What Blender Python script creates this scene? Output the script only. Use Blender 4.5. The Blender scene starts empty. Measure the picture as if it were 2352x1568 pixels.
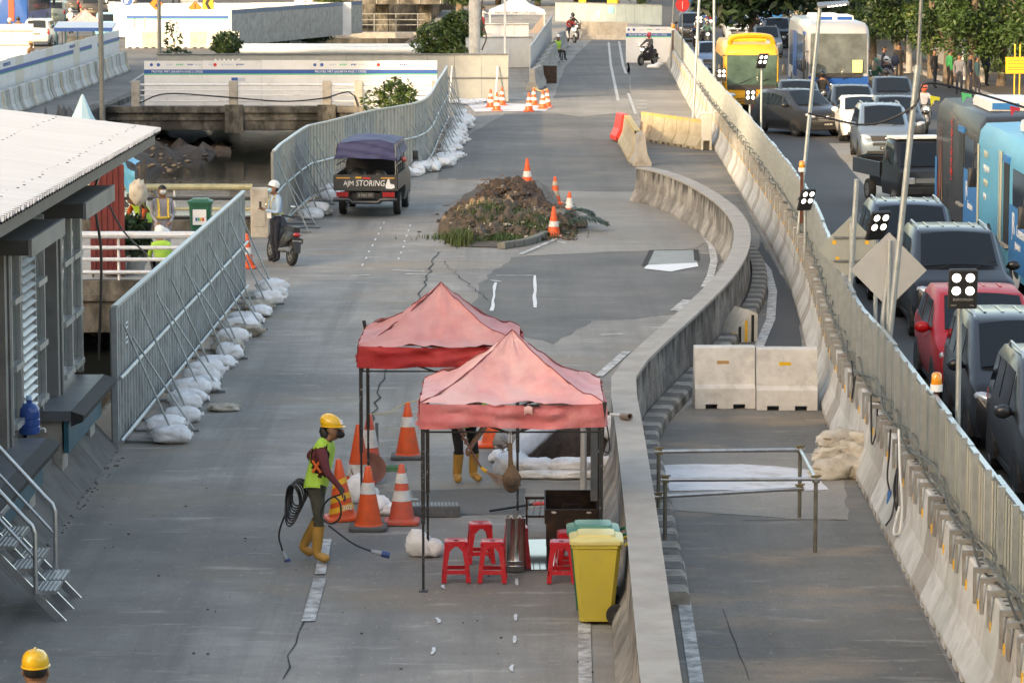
import bpy, math, random
from mathutils import Vector, Matrix, noise
R = math.radians
PI = math.pi
random.seed(11)
sc = bpy.context.scene
COL = sc.collection
rnd = random.uniform

# ------------------------------------------------------------------ camera, sky, sun, exposure
CAM_H, FPX, PITCH = 7.2, 7500.0, math.atan(949 / 7500.0)
cd = bpy.data.cameras.new('camera'); cam = bpy.data.objects.new('camera', cd); COL.objects.link(cam)
cam.location = (0, 0, CAM_H); cam.rotation_euler = (PI / 2 - PITCH, 0, 0)
cd.lens = FPX / 2352 * 36; cd.sensor_width = 36; cd.clip_start = 0.5; cd.clip_end = 3000
cd.dof.use_dof = True; cd.dof.focus_distance = 46; cd.dof.aperture_fstop = 18
sc.camera = cam
SUN_EL, SUN_TRAVEL = R(17), Vector((0.55, 0.835))
w = bpy.data.worlds.new('World'); sc.world = w; w.use_nodes = True
sky = w.node_tree.nodes.new('ShaderNodeTexSky'); sky.sky_type = 'NISHITA'; sky.sun_disc = False
sky.sun_elevation = SUN_EL; sky.sun_rotation = math.atan2(-SUN_TRAVEL.x, -SUN_TRAVEL.y)
sky.air_density = 1.0; sky.dust_density = 3.0; sky.ozone_density = 0.5; sky.altitude = 10
bg = w.node_tree.nodes['Background']; bg.inputs['Strength'].default_value = 0.15
w.node_tree.links.new(sky.outputs[0], bg.inputs[0])
sd = bpy.data.lights.new('sun', 'SUN'); sd.energy = 1.55; sd.angle = R(0.9); sd.color = (1, 0.80, 0.56)
sun = bpy.data.objects.new('sun', sd); COL.objects.link(sun)
_d = Vector((SUN_TRAVEL.x * math.cos(SUN_EL), SUN_TRAVEL.y * math.cos(SUN_EL), -math.sin(SUN_EL)))
sun.rotation_euler = _d.to_track_quat('-Z', 'Y').to_euler(); sun.location = (-60, -90, 60)
sc.view_settings.view_transform = 'Standard'; sc.view_settings.look = 'None'
sc.view_settings.exposure = 1.9
sc.view_settings.use_white_balance = True; sc.view_settings.white_balance_temperature = 7750; sc.view_settings.white_balance_tint = 10; sc.view_settings.gamma = 1; sc.view_settings.use_curve_mapping = False
sc.cycles.max_bounces = 6; sc.cycles.diffuse_bounces = 3; sc.cycles.transparent_max_bounces = 8

def g(x, y, h=0.0):
    """point of the place at height h that the survey photo (2352 px wide) sees at x, y"""
    p = (x - 1176) / FPX; q = (784 - y) / FPX
    dy = math.cos(PITCH) + q * math.sin(PITCH); dz = -math.sin(PITCH) + q * math.cos(PITCH)
    t = (h - CAM_H) / dz
    return Vector((p * t, dy * t, h))

# ------------------------------------------------------------------ materials
def lin(c):
    if isinstance(c, str):
        c = c.lstrip('#'); c = [int(c[i:i + 2], 16) / 255 for i in (0, 2, 4)]
        c = [x / 12.92 if x <= 0.04045 else ((x + 0.055) / 1.055) ** 2.4 for x in c]
    return (c[0], c[1], c[2], 1)

MATS = {}
def mat(name, col, rough=0.6, metal=0.0, n=0.0, ns=6.0, dirt=None, da=0.0, ds=2.0, dth=0.5, bump=0.0, bs=40.0,
        coat=0.0, spec=0.5, emit=0.0, world=False, alpha=1.0, stretch=None, trans=0.0):
    """n: light and dark mottling; dirt/da: patches of another colour; bump: fine relief"""
    if name in MATS: return MATS[name]
    m = bpy.data.materials.new(name); MATS[name] = m; m.use_nodes = True
    nt = m.node_tree; N = nt.nodes; L = nt.links; b = N['Principled BSDF']
    c = lin(col)
    b.inputs['Base Color'].default_value = c; b.inputs['Roughness'].default_value = rough
    b.inputs['Metallic'].default_value = metal; b.inputs['Specular IOR Level'].default_value = spec
    b.inputs['Coat Weight'].default_value = coat; b.inputs['Coat Roughness'].default_value = 0.06
    b.inputs['Alpha'].default_value = alpha; b.inputs['Transmission Weight'].default_value = trans
    if emit:
        b.inputs['Emission Color'].default_value = c; b.inputs['Emission Strength'].default_value = emit
    if n or da or bump:
        if world:
            vec = N.new('ShaderNodeNewGeometry').outputs['Position']
        else:
            tc = N.new('ShaderNodeTexCoord'); oi = N.new('ShaderNodeObjectInfo')
            va = N.new('ShaderNodeVectorMath'); va.operation = 'ADD'
            sc_ = N.new('ShaderNodeVectorMath'); sc_.operation = 'SCALE'; sc_.inputs[0].default_value = (37, 19, 53)
            L.new(oi.outputs['Random'], sc_.inputs['Scale']); L.new(tc.outputs['Object'], va.inputs[0]); L.new(sc_.outputs[0], va.inputs[1])
            vec = va.outputs[0]
        if stretch:
            mp = N.new('ShaderNodeMapping'); mp.inputs['Scale'].default_value = stretch
            L.new(vec, mp.inputs[0]); vec = mp.outputs[0]
        def nz(scale, detail=6.0, rough_=0.6):
            t = N.new('ShaderNodeTexNoise'); t.inputs['Scale'].default_value = scale
            t.inputs['Detail'].default_value = detail; t.inputs['Roughness'].default_value = rough_
            L.new(vec, t.inputs['Vector']); return t.outputs['Fac']
        cur = None
        if n:
            cr = N.new('ShaderNodeMapRange'); cr.inputs['From Min'].default_value = 0.3; cr.inputs['From Max'].default_value = 0.7
            cr.inputs['To Min'].default_value = 1 - n; cr.inputs['To Max'].default_value = 1 + n
            L.new(nz(ns), cr.inputs['Value'])
            mx = N.new('ShaderNodeVectorMath'); mx.operation = 'SCALE'; mx.inputs[0].default_value = c[:3]
            L.new(cr.outputs[0], mx.inputs['Scale']); cur = mx.outputs[0]
        if da:
            mr = N.new('ShaderNodeMapRange'); mr.inputs['From Min'].default_value = dth - 0.08; mr.inputs['From Max'].default_value = dth + 0.14
            mr.inputs['To Max'].default_value = da
            L.new(nz(ds, 8, 0.65), mr.inputs['Value'])
            mi = N.new('ShaderNodeMix'); mi.data_type = 'RGBA'
            L.new(mr.outputs[0], mi.inputs['Factor'])
            if cur: L.new(cur, mi.inputs['A'])
            else: mi.inputs['A'].default_value = c
            mi.inputs['B'].default_value = lin(dirt); cur = mi.outputs['Result']
        if cur: L.new(cur, b.inputs['Base Color'])
        if bump:
            bp = N.new('ShaderNodeBump'); bp.inputs['Strength'].default_value = bump; bp.inputs['Distance'].default_value = 0.02
            L.new(nz(bs, 5), bp.inputs['Height']); L.new(bp.outputs[0], b.inputs['Normal'])
    return m

def ground_mat(name, col, dark, dust, dust_a=0.5, stripe=0.35, streak=(0.5, 0.9, 1)):
    """paved ground: grain, broad blotches, rubbed streaks across and along, specks, brown dust, hairline cracks"""
    m = bpy.data.materials.new(name); MATS[name] = m; m.use_nodes = True
    nt = m.node_tree; N = nt.nodes; L = nt.links; b = N['Principled BSDF']; b.inputs['Roughness'].default_value = 0.82
    pos = N.new('ShaderNodeNewGeometry').outputs['Position']
    def nz(scale, st=None, detail=8, ro=0.62):
        v = pos
        if st:
            mp = N.new('ShaderNodeMapping'); mp.inputs['Scale'].default_value = st; L.new(pos, mp.inputs[0]); v = mp.outputs[0]
        t = N.new('ShaderNodeTexNoise'); t.inputs['Scale'].default_value = scale; t.inputs['Detail'].default_value = detail
        t.inputs['Roughness'].default_value = ro; L.new(v, t.inputs['Vector']); return t.outputs['Fac']
    def rng(o, a, b_, lo, hi):
        r = N.new('ShaderNodeMapRange'); r.inputs['From Min'].default_value = a; r.inputs['From Max'].default_value = b_
        r.inputs['To Min'].default_value = lo; r.inputs['To Max'].default_value = hi; L.new(o, r.inputs['Value']); return r.outputs[0]
    def mixc(f, a, b_):
        x = N.new('ShaderNodeMix'); x.data_type = 'RGBA'; L.new(f, x.inputs['Factor'])
        for s, v in (('A', a), ('B', b_)):
            if isinstance(v, tuple): x.inputs[s].default_value = v
            else: L.new(v, x.inputs[s])
        return x.outputs['Result']
    cur = mixc(rng(nz(0.18), 0.35, 0.65, 0, 1), lin(col), lin(dark))
    cur = mixc(rng(nz(1.0, streak), 0.42, 0.72, 0, stripe), cur, lin(dark))
    cur = mixc(rng(nz(0.7, (1.9, 0.05, 1)), 0.5, 0.68, 0, stripe * .8), cur, tuple(x * .8 for x in lin(dark)[:3]) + (1,))
    cur = mixc(rng(nz(0.9, (1.3, 0.12, 1)), 0.48, 0.75, 0, stripe), cur, lin(dark))
    cur = mixc(rng(nz(0.45, (0.6, 1.0, 1)), 0.52, 0.72, 0, dust_a), cur, lin(dust))
    cur = mixc(rng(nz(1.7, (0.5, 1.7, 1)), 0.58, 0.72, 0, dust_a * 0.7), cur, tuple(min(1, x * 1.5) for x in lin(col)))
    cur = mixc(rng(nz(5.0, (1, .6, 1)), 0.6, 0.72, 0, 0.6), cur, lin(dark))
    cur = mixc(rng(nz(14.0, (1, .4, 1), 4), 0.6, 0.75, 0, 0.5), cur, tuple(min(1, x * 1.35) for x in lin(col)))
    cur = mixc(rng(nz(60.0, None, 3), 0.3, 0.7, 0.0, 0.5), cur, tuple(x * 0.45 for x in lin(dark)[:3]) + (1,))
    vo = N.new('ShaderNodeTexVoronoi'); vo.inputs['Scale'].default_value = 3.2; L.new(pos, vo.inputs['Vector'])
    cur = mixc(rng(vo.outputs['Distance'], 0.03, 0.055, 0.75, 0), cur, (0.03, 0.027, 0.024, 1))
    L.new(cur, b.inputs['Base Color'])
    bp = N.new('ShaderNodeBump'); bp.inputs['Strength'].default_value = 0.25; bp.inputs['Distance'].default_value = 0.01
    L.new(nz(45, None, 4), bp.inputs['Height']); L.new(bp.outputs[0], b.inputs['Normal'])
    return m

# ------------------------------------------------------------------ mesh building
class MB:
    def __init__(s): s.v = []; s.f = []; s.m = []; s.k = 0
    def add(s, V, F, k=None):
        o = len(s.v); s.v += [tuple(p) for p in V]
        for f in F: s.f.append(tuple(i + o for i in f)); s.m.append(s.k if k is None else k)
        return s
    def box(s, a, b, M=None, k=None):
        x0, y0, z0 = a; x1, y1, z1 = b
        V = [Vector(p) for p in ((x0, y0, z0), (x1, y0, z0), (x1, y1, z0), (x0, y1, z0), (x0, y0, z1), (x1, y0, z1), (x1, y1, z1), (x0, y1, z1))]
        if M: V = [M @ p for p in V]
        return s.add(V, [(0, 3, 2, 1), (4, 5, 6, 7), (0, 1, 5, 4), (1, 2, 6, 5), (2, 3, 7, 6), (3, 0, 4, 7)], k)
    def bbox(s, a, b, r=0.02, M=None, k=None):
        """box with chamfered vertical edges and top rim"""
        x0, y0, z0 = a; x1, y1, z1 = b
        def ring(i, z): return [(x0 + r, y0 + i, z), (x1 - r, y0 + i, z), (x1 - i, y0 + r, z), (x1 - i, y1 - r, z), (x1 - r, y1 - i, z), (x0 + r, y1 - i, z), (x0 + i, y1 - r, z), (x0 + i, y0 + r, z)]
        return s.loft([ring(0, z0), ring(0, z1 - r), ring(r * 0.8, z1)], M=M, k=k)
    def loft(s, rings, cap=True, closed=True, M=None, k=None):
        n = len(rings[0]); V = [Vector(p) for r in rings for p in r]
        if M: V = [M @ p for p in V]
        F = []
        for i in range(len(rings) - 1):
            for j in range(n if closed else n - 1):
                a = i * n + j; b = i * n + (j + 1) % n
                F.append((a, b, b + n, a + n))
        if cap and closed: F.append(tuple(range(n - 1, -1, -1))); F.append(tuple((len(rings) - 1) * n + j for j in range(n)))
        return s.add(V, F, k)
    def tube(s, P, r, n=8, cap=True, k=None, flat=1.0):
        P = [Vector(p) for p in P]; rings = []
        t0 = (P[1] - P[0]).normalized(); u = t0.orthogonal().normalized()
        for i, p in enumerate(P):
            t = (P[min(i + 1, len(P) - 1)] - P[max(i - 1, 0)])
            if t.length < 1e-9: t = t0
            t = t.normalized(); u = (u - t * u.dot(t))
            u = u.normalized() if u.length > 1e-6 else t.orthogonal().normalized()
            w_ = t.cross(u); rr = r[i] if isinstance(r, (list, tuple)) else r
            rings.append([p + (u * math.cos(2 * PI * j / n) + w_ * math.sin(2 * PI * j / n) * flat) * rr for j in range(n)])
        return s.loft(rings, cap, k=k)
    def lathe(s, prof, n=20, c=(0, 0, 0), M=None, k=None, cap=True):
        rings = [[(c[0] + r * math.cos(2 * PI * j / n), c[1] + r * math.sin(2 * PI * j / n), c[2] + z) for j in range(n)] for r, z in prof]
        return s.loft(rings, cap, M=M, k=k)
    def prism(s, poly, lo, hi, ax='y', M=None, k=None):
        def P(a, b, t): return {'y': (a, t, b), 'x': (t, a, b), 'z': (a, b, t)}[ax]
        return s.loft([[P(a, b, lo) for a, b in poly], [P(a, b, hi) for a, b in poly]], M=M, k=k)
    def grid(s, fn, nu, nv, k=None, M=None):
        V = [Vector(fn(i / nu, j / nv)) for i in range(nu + 1) for j in range(nv + 1)]
        if M: V = [M @ p for p in V]
        F = [(i * (nv + 1) + j, (i + 1) * (nv + 1) + j, (i + 1) * (nv + 1) + j + 1, i * (nv + 1) + j + 1) for i in range(nu) for j in range(nv)]
        return s.add(V, F, k)
    def sheet(s, poly, z=0.0, k=None): return s.add([(p[0], p[1], z) for p in poly], [tuple(range(len(poly)))], k)
    def ribbon(s, P, wd, z, k=None):
        P = [Vector((p[0], p[1], 0)) for p in P]; V = []
        for i, p in enumerate(P):
            t = (P[min(i + 1, len(P) - 1)] - P[max(i - 1, 0)]).normalized(); nrm = Vector((-t.y, t.x, 0))
            ww = wd[i] if isinstance(wd, (list, tuple)) else wd
            V += [(p.x + nrm.x * ww / 2, p.y + nrm.y * ww / 2, z), (p.x - nrm.x * ww / 2, p.y - nrm.y * ww / 2, z)]
        return s.add(V, [(2 * i + 1, 2 * i + 3, 2 * i + 2, 2 * i) for i in range(len(P) - 1)], k)
    def ball(s, c, r, n=12, h=8, fn=None, M=None, k=None):
        """r: number or (rx, ry, rz); fn(dir) scales the radius"""
        r = (r, r, r) if not isinstance(r, tuple) else r; V = []; F = []
        for i in range(h + 1):
            th = PI * i / h
            for j in range(n):
                d = Vector((math.sin(th) * math.cos(2 * PI * j / n), math.sin(th) * math.sin(2 * PI * j / n), math.cos(th)))
                q = fn(d) if fn else 1; V.append(Vector((c[0] + d.x * r[0] * q, c[1] + d.y * r[1] * q, c[2] + d.z * r[2] * q)))
        for i in range(h):
            for j in range(n): F.append((i * n + j, (i + 1) * n + j, (i + 1) * n + (j + 1) % n, i * n + (j + 1) % n))
        if M: V = [M @ p for p in V]
        return s.add(V, F, k)
    def mesh(s, name, mats, smooth=None):
        me = bpy.data.meshes.new(name); me.from_pydata(s.v, [], s.f)
        for m in (mats if isinstance(mats, (list, tuple)) else [mats]): me.materials.append(m)
        if any(s.m): me.polygons.foreach_set('material_index', s.m)
        if smooth is not None:
            me.polygons.foreach_set('use_smooth', [True] * len(s.f)); me.set_sharp_from_angle(angle=R(smooth))
        me.update(); return me
    def build(s, name, mats, parent=None, smooth=None, loc=None, rz=0.0):
        return link(name, s.mesh(name, mats, smooth), parent, loc, rz)

def link(name, me, parent=None, loc=None, rz=0.0):
    o = bpy.data.objects.new(name, me); COL.objects.link(o)
    if parent: o.parent = parent; KIDS.setdefault(parent.name, []).append(o)
    if loc is not None: o.location = loc
    if rz: o.rotation_euler = (0, 0, rz)
    return o
KIDS = {}
def tag(o, label=None, cat=None, group=None, kind=None):
    for a, b in (('label', label), ('category', cat), ('group', group), ('kind', kind)):
        if b: o[a] = b
    return o
def thing(name, label, cat, loc=(0, 0, 0), rz=0.0, group=None):
    o = bpy.data.objects.new(name, None); COL.objects.link(o); o.empty_display_size = 0.2
    o.location = loc; o.rotation_euler = (0, 0, rz)
    return tag(o, label, cat, group)
def dup(root, loc, rz=None, label=None, group=None, swap=None):
    """a copy of a thing with copies of its parts and sub-parts; swap replaces materials"""
    def cp(o, parent):
        c = o.copy(); COL.objects.link(c)
        if parent: c.parent = parent; KIDS.setdefault(parent.name, []).append(c)
        if swap and c.data and any(m and m.name in swap for m in c.data.materials):
            key = (c.data.name, tuple(sorted((a, b.name) for a, b in swap.items())))
            if key not in SWAPPED:
                d = c.data.copy()
                for i, m in enumerate(d.materials):
                    if m and m.name in swap: d.materials[i] = swap[m.name]
                SWAPPED[key] = d
            c.data = SWAPPED[key]
        for ch in list(KIDS.get(o.name, [])): cp(ch, c)
        return c
    r = cp(root, None); r.location = loc
    if rz is not None: r.rotation_euler = (0, 0, rz)
    if label: r['label'] = label
    if group: r['group'] = group
    return r
SWAPPED = {}
def struct(name, mb, m, smooth=None, parent=None):
    o = mb.build(name, m, parent, smooth)
    if not parent: o['kind'] = 'structure'
    return o
def lettering(s, size, m, parent, M, name='lettering', depth=0.003, align='CENTER', shear=0.0, squeeze=1.0):
    cu = bpy.data.curves.new('lettering', 'FONT'); cu.body = s; cu.size = size; cu.extrude = depth; cu.align_x = align; cu.shear = shear
    cu.resolution_u = 2
    o = bpy.data.objects.new('lettering', cu)
    me = bpy.data.meshes.new_from_object(o); bpy.data.objects.remove(o)
    me.materials.clear(); me.materials.append(m)
    me.transform(M @ Matrix.Diagonal((squeeze, 1, 1, 1)))
    return link(name, me, parent)
def face_m(loc, normal, up=(0, 0, 1)):
    """text plane at loc whose front looks along normal"""
    z = Vector(normal).normalized(); u = Vector(up); y = (u - z * u.dot(z)).normalized(); x = y.cross(z)
    return Matrix((x, y, z)).transposed().to_4x4() if False else Matrix.Translation(Vector(loc)) @ Matrix((x, y, z)).transposed().to_4x4()
def TR(x=0, y=0, z=0): return Matrix.Translation((x, y, z))
def RX(a): return Matrix.Rotation(a, 4, 'X')
def RY(a): return Matrix.Rotation(a, 4, 'Y')
def RZ(a): return Matrix.Rotation(a, 4, 'Z')
def spline(P, step):
    """Catmull-Rom through P, resampled about every step metres"""
    P = [Vector(p) for p in P]; Q = [P[0] * 2 - P[1]] + P + [P[-1] * 2 - P[-2]]; out = []
    for i in range(1, len(Q) - 2):
        a, b, c, d = Q[i - 1:i + 3]
        for t in range(20):
            t /= 20; out.append(0.5 * ((2 * b) + (c - a) * t + (2 * a - 5 * b + 4 * c - d) * t * t + (3 * b - a - 3 * c + d) * t ** 3))
    out.append(P[-1]); res = [out[0]]; acc = 0
    for i in range(1, len(out)):
        seg = (out[i] - out[i - 1]).length
        while acc + seg >= step:
            k = (step - acc) / seg; out[i - 1] = out[i - 1].lerp(out[i], k); res.append(out[i - 1].copy()); seg = (out[i] - out[i - 1]).length; acc = 0
        acc += seg
    if (res[-1] - out[-1]).length > step * 0.3: res.append(out[-1])
    return res
_O = 'first second third fourth fifth sixth seventh eighth ninth tenth eleventh twelfth thirteenth fourteenth fifteenth sixteenth seventeenth eighteenth nineteenth'.split()
_T = {2: ('twenty', 'twentieth'), 3: ('thirty', 'thirtieth'), 4: ('forty', 'fortieth'), 5: ('fifty', 'fiftieth'), 6: ('sixty', 'sixtieth')}
def ordi(n):
    if n < 20: return _O[n - 1]
    return _T[n // 10][1] if n % 10 == 0 else _T[n // 10][0] + '-' + _O[n % 10 - 1]
def lerp(a, b, t): return a + (b - a) * t
def fbm(x, y, z=0.0, o=4):
    return noise.fractal(Vector((x, y, z)), 0.6, 2.0, o)

# shared materials
M_CONC = mat('concrete', (0.36, 0.34, 0.31), 0.85, n=0.16, ns=3, dirt=(0.16, 0.14, 0.12), da=0.55, ds=2.3, dth=0.58, bump=0.3)
M_CONCW = mat('pale concrete', (0.54, 0.535, 0.52), 0.85, n=0.12, ns=4, dirt=(0.28, 0.265, 0.24), da=0.6, ds=3.0, dth=0.57, bump=0.25)
M_STAIN = mat('mouldy concrete', (0.17, 0.16, 0.145), 0.9, n=0.3, ns=2.5, dirt=(0.022, 0.022, 0.02), da=0.92, ds=1.6, dth=0.43, bump=0.4, stretch=(1, 1, 0.5))
M_STEEL = mat('galvanised steel', (0.46, 0.49, 0.50), 0.45, 0.75, n=0.12, ns=8)
M_STEELD = mat('dull steel', (0.27, 0.28, 0.28), 0.5, 0.7, n=0.15, ns=8)
M_ZINC = mat('zinc sheet', (0.34, 0.37, 0.375), 0.5, 0.35, n=0.2, ns=2.2, dirt=(0.17, 0.16, 0.14), da=0.65, ds=2.5, dth=0.56, bump=0.1, bs=12)
M_BLACK = mat('black paint', (0.018, 0.018, 0.019), 0.45, n=0.2, ns=10)
M_RUBBER = mat('rubber', (0.022, 0.022, 0.023), 0.75, n=0.2, ns=12)
M_WHITE = mat('white paint', (0.74, 0.74, 0.73), 0.5, n=0.06, ns=5, dirt=(0.5, 0.48, 0.44), da=0.4, ds=3, dth=0.58)
M_PURE = mat('white print', (0.78, 0.78, 0.78), 0.5)
M_ORANGE = mat('cone orange', (0.72, 0.095, 0.02), 0.5, n=0.12, ns=9, dirt=(0.33, 0.12, 0.07), da=0.45, ds=6, dth=0.57)
M_CONEW = mat('cone reflective white', (0.66, 0.66, 0.65), 0.4, n=0.1, ns=8, dirt=(0.35, 0.33, 0.3), da=0.6, ds=9, dth=0.56)
M_YEL = mat('yellow paint', (0.75, 0.42, 0.03), 0.5, n=0.1, ns=8)
M_BAG = mat('white woven bag', (0.82, 0.82, 0.83), 0.7, n=0.06, ns=12, dirt=(0.5, 0.46, 0.42), da=0.6, ds=5, dth=0.56, bump=0.6, bs=22)
M_BAGD = mat('muddy woven bag', (0.55, 0.51, 0.44), 0.8, n=0.15, ns=12, dirt=(0.25, 0.21, 0.16), da=0.8, ds=6, dth=0.5, bump=0.6, bs=22)
M_LINE = mat('road paint', (0.6, 0.6, 0.58), 0.7, n=0.1, ns=7, dirt=(0.2, 0.19, 0.18), da=0.9, ds=5.0, dth=0.47, world=True)
M_SPRAY = mat('white spray paint', (0.7, 0.72, 0.74), 0.7, n=0.1, ns=7, dirt=(0.25, 0.25, 0.25), da=0.6, ds=14.0, dth=0.55, world=True)
M_DIRT = mat('brown soil', (0.07, 0.045, 0.032), 0.95, n=0.45, ns=7, dirt=(0.14, 0.095, 0.06), da=0.6, ds=9, dth=0.55, bump=0.9, bs=18)
M_LEAF = mat('green leaf', (0.033, 0.068, 0.015), 0.55, n=0.45, ns=3)
M_LEAFD = mat('dark green leaf', (0.018, 0.04, 0.013), 0.5, n=0.45, ns=3)
M_LEAFY = mat('yellow green leaf', (0.06, 0.09, 0.017), 0.55, n=0.4, ns=3)
M_BARK = mat('bark', (0.12, 0.085, 0.06), 0.9, n=0.35, ns=8, bump=0.6, bs=20)
M_BLUE = mat('print blue', (0.02, 0.085, 0.32), 0.5)
M_GREENP = mat('print green', (0.05, 0.42, 0.22), 0.5)
M_REDP = mat('print red', (0.6, 0.03, 0.03), 0.5)
M_HOARD = mat('white hoarding sheet', (0.66, 0.67, 0.69), 0.5, n=0.05, ns=2, dirt=(0.45, 0.45, 0.44), da=0.4, ds=1.3, dth=0.58)
M_GLASS = mat('dark window glass', (0.008, 0.011, 0.014), 0.06, n=0.0, spec=0.45)
M_LAMP = mat('lit floodlight lens', (1.0, 0.98, 0.94), 0.3, emit=1.6)
M_CHROME = mat('chrome', (0.6, 0.6, 0.6), 0.15, 1.0)
# ================================================================== the setting: ground, canal, bridges, markings
G_CONC = ground_mat('paving concrete', (0.46, 0.43, 0.385), (0.19, 0.182, 0.17), (0.37, 0.285, 0.2), 0.8, 0.9)
G_ASPH = ground_mat('worn asphalt', (0.225, 0.218, 0.205), (0.1, 0.099, 0.096), (0.27, 0.235, 0.19), 0.65, 0.6)
G_ROAD = ground_mat('dark asphalt', (0.075, 0.077, 0.083), (0.055, 0.056, 0.06), (0.13, 0.115, 0.1), 0.25, 0.2)
G_RAMP = ground_mat('ramp asphalt', (0.27, 0.26, 0.235), (0.11, 0.108, 0.102), (0.42, 0.31, 0.2), 1.0, 0.6)
G_PALE = ground_mat('pale concrete slab', (0.41, 0.385, 0.345), (0.24, 0.225, 0.2), (0.29, 0.23, 0.17), 0.6, 0.5, (0.25, 1.6, 1))
CL, CR = -16.0, -6.15                                   # canal walls
mb = MB()
mb.sheet([(CR, -30), (60, -30), (60, 460), (CR, 460)], 0); o = struct('road', mb, G_CONC)
mb = MB(); mb.sheet([(-120, -30), (CL, -30), (CL, 460), (-120, 460)], 0); struct('road_across_canal', mb, G_ASPH)
M_WATER = mat('canal water', (0.022, 0.024, 0.02), 0.05, bump=0.35, bs=2.2, spec=0.7, world=True)
mb = MB(); mb.sheet([(CL, -30), (CR, -30), (CR, 460), (CL, 460)], -1.45); struct('canal_water', mb, M_WATER)
mb = MB(); mb.box((CL - 0.4, -30, -3), (CL, 460, 0.22)); mb.box((CL - 0.45, -30, 0.22), (CL + 0.1, 129, 0.34)); struct('canal_wall', mb, M_STAIN)
mb = MB(); mb.box((CR, -30, -3), (CR + 0.3, 460, -0.004)); mb.box((CR - 0.06, 45, -0.5), (CR, 129, -0.02)); struct('canal_wall', mb, M_STAIN)
# mud banks in the canal bed
M_MUD = mat('canal mud', (0.045, 0.033, 0.025), 0.75, n=0.5, ns=1.2, dirt=(0.1, 0.068, 0.045), da=0.7, ds=1.5, dth=0.5, bump=1.0, bs=5, world=True)
def bank(u, v):
    y = 76 + 58 * v; x = CL + 5.0 * u * (0.75 + 0.25 * math.sin(y * 0.21) + 0.2 * fbm(y * 0.3, 3))
    h = -1.62 + 2.3 * (1 - u) ** 1.3 * (0.6 + 0.4 * math.sin(y * 0.17 + 1)) + 0.55 * fbm(x * 0.9, y * 0.5) + 0.14 * fbm(x * 3, y * 2, 5)
    return (x, y, h)
mb = MB(); mb.grid(bank, 26, 90); struct('mud_bank', mb, M_MUD, 60)
def bank2(u, v):
    y = 160 + 60 * v; x = CR - 3.4 * (1 - u)
    return (x, y, -1.7 + 1.7 * u + 0.4 * fbm(x, y * 0.4, 3))
mb = MB(); mb.grid(bank2, 8, 40); struct('mud_bank', mb, M_MUD, 60)
mb = MB()
for i in range(260):
    y = rnd(78, 128); x = CL + rnd(0.3, 4.6); s_ = rnd(0.03, 0.13)
    mb.ball((x, y, bank((x - CL) / 5.6, (y - 76) / 58)[2] + 0.02), (s_, s_ * rnd(0.7, 1.6), s_ * 0.6), 6, 4, lambda d: 1 + 0.4 * noise.noise(d * 2 + Vector((x, y, 0))), k=0)
struct('canal_rubble', mb, mat('canal stones', (0.07, 0.06, 0.05), 0.8, n=0.4, ns=3), 50)['kind'] = 'stuff'

# surfaces laid over the paving (each sheet 4 mm above the one below)
def px(P, h=0.0): return [g(x, y, h) for x, y in P]
def wob(P, a=0.12, n=8):
    out = []
    for i in range(len(P)):
        p, q = P[i], P[(i + 1) % len(P)]
        for t in range(n):
            c = p.lerp(q, t / n); out.append(Vector((c.x + a * noise.noise(c * 1.3), c.y + 2 * a * noise.noise(c * 1.3 + Vector((9, 3, 1))), 0)))
    return out
def patch(name, P, m, z, a=0.12):
    mb = MB(); mb.sheet(wob(px(P), a), z); return struct(name, mb, m)
patch('asphalt_patch', [(1000, 412), (1040, 330), (1160, 262), (1420, 262), (1470, 300), (1450, 350), (1490, 400), (1540, 440), (1250, 442), (1130, 415)], G_ASPH, 0.004)
patch('asphalt_patch', [(1180, 590), (1480, 575), (1660, 585), (1640, 660), (1590, 720), (1360, 735), (1270, 790), (1190, 770), (1080, 735), (1110, 640)], G_ASPH, 0.004, 0.2)
patch('asphalt_patch', [(1270, 226), (1300, 150), (1360, 92), (1440, 92), (1450, 218)], G_ASPH, 0.004)
patch('asphalt_patch', [(1450, 208), (1440, 142), (1530, 150), (1562, 210)], G_ASPH, 0.004)
patch('concrete_patch', [(1220, 255), (1265, 232), (1440, 232), (1455, 258), (1330, 268)], G_PALE, 0.008)
patch('concrete_patch', [(1270, 438), (1500, 445), (1640, 545), (1600, 572), (1210, 588), (1350, 530)], G_PALE, 0.008, 0.1)
patch('concrete_patch', [(905, 1060), (1200, 1050), (1420, 1110), (1440, 1195), (1130, 1190), (880, 1135)], G_PALE, 0.004, 0.15)
patch('asphalt_patch', [(945, 1126), (1205, 1122), (1212, 1182), (1050, 1184), (950, 1168)], G_ASPH, 0.008, 0.05)
# lane between the curved wall and the barrier
ramp = [(1575, 1600), (1535, 1352), (1510, 1200), (1490, 1010), (1590, 925), (1700, 800), (1740, 620), (1745, 540), (1690, 470), (1600, 420), (1480, 385), (1470, 300), (1470, 230), (1560, 228), (1620, 300), (1690, 430), (1790, 620), (1887, 945), (2215, 1600)]
mb = MB(); mb.sheet([(p.x, p.y) for p in px(ramp)], 0.004); struct('lane', mb, G_RAMP)
patch('lane_patch', [(1735, 590), (1748, 555), (1800, 640), (1830, 700), (1845, 815), (1745, 800), (1770, 700)], G_ROAD, 0.008, 0.03)
patch('concrete_patch', [(1515, 1120), (1520, 1040), (1905, 1040), (1945, 1110), (1945, 1195), (1800, 1188), (1640, 1180), (1545, 1170)], G_PALE, 0.008, 0.1)
patch('concrete_patch', [(1455, 262), (1450, 208), (1562, 208), (1605, 285), (1480, 290)], G_PALE, 0.008)
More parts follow.
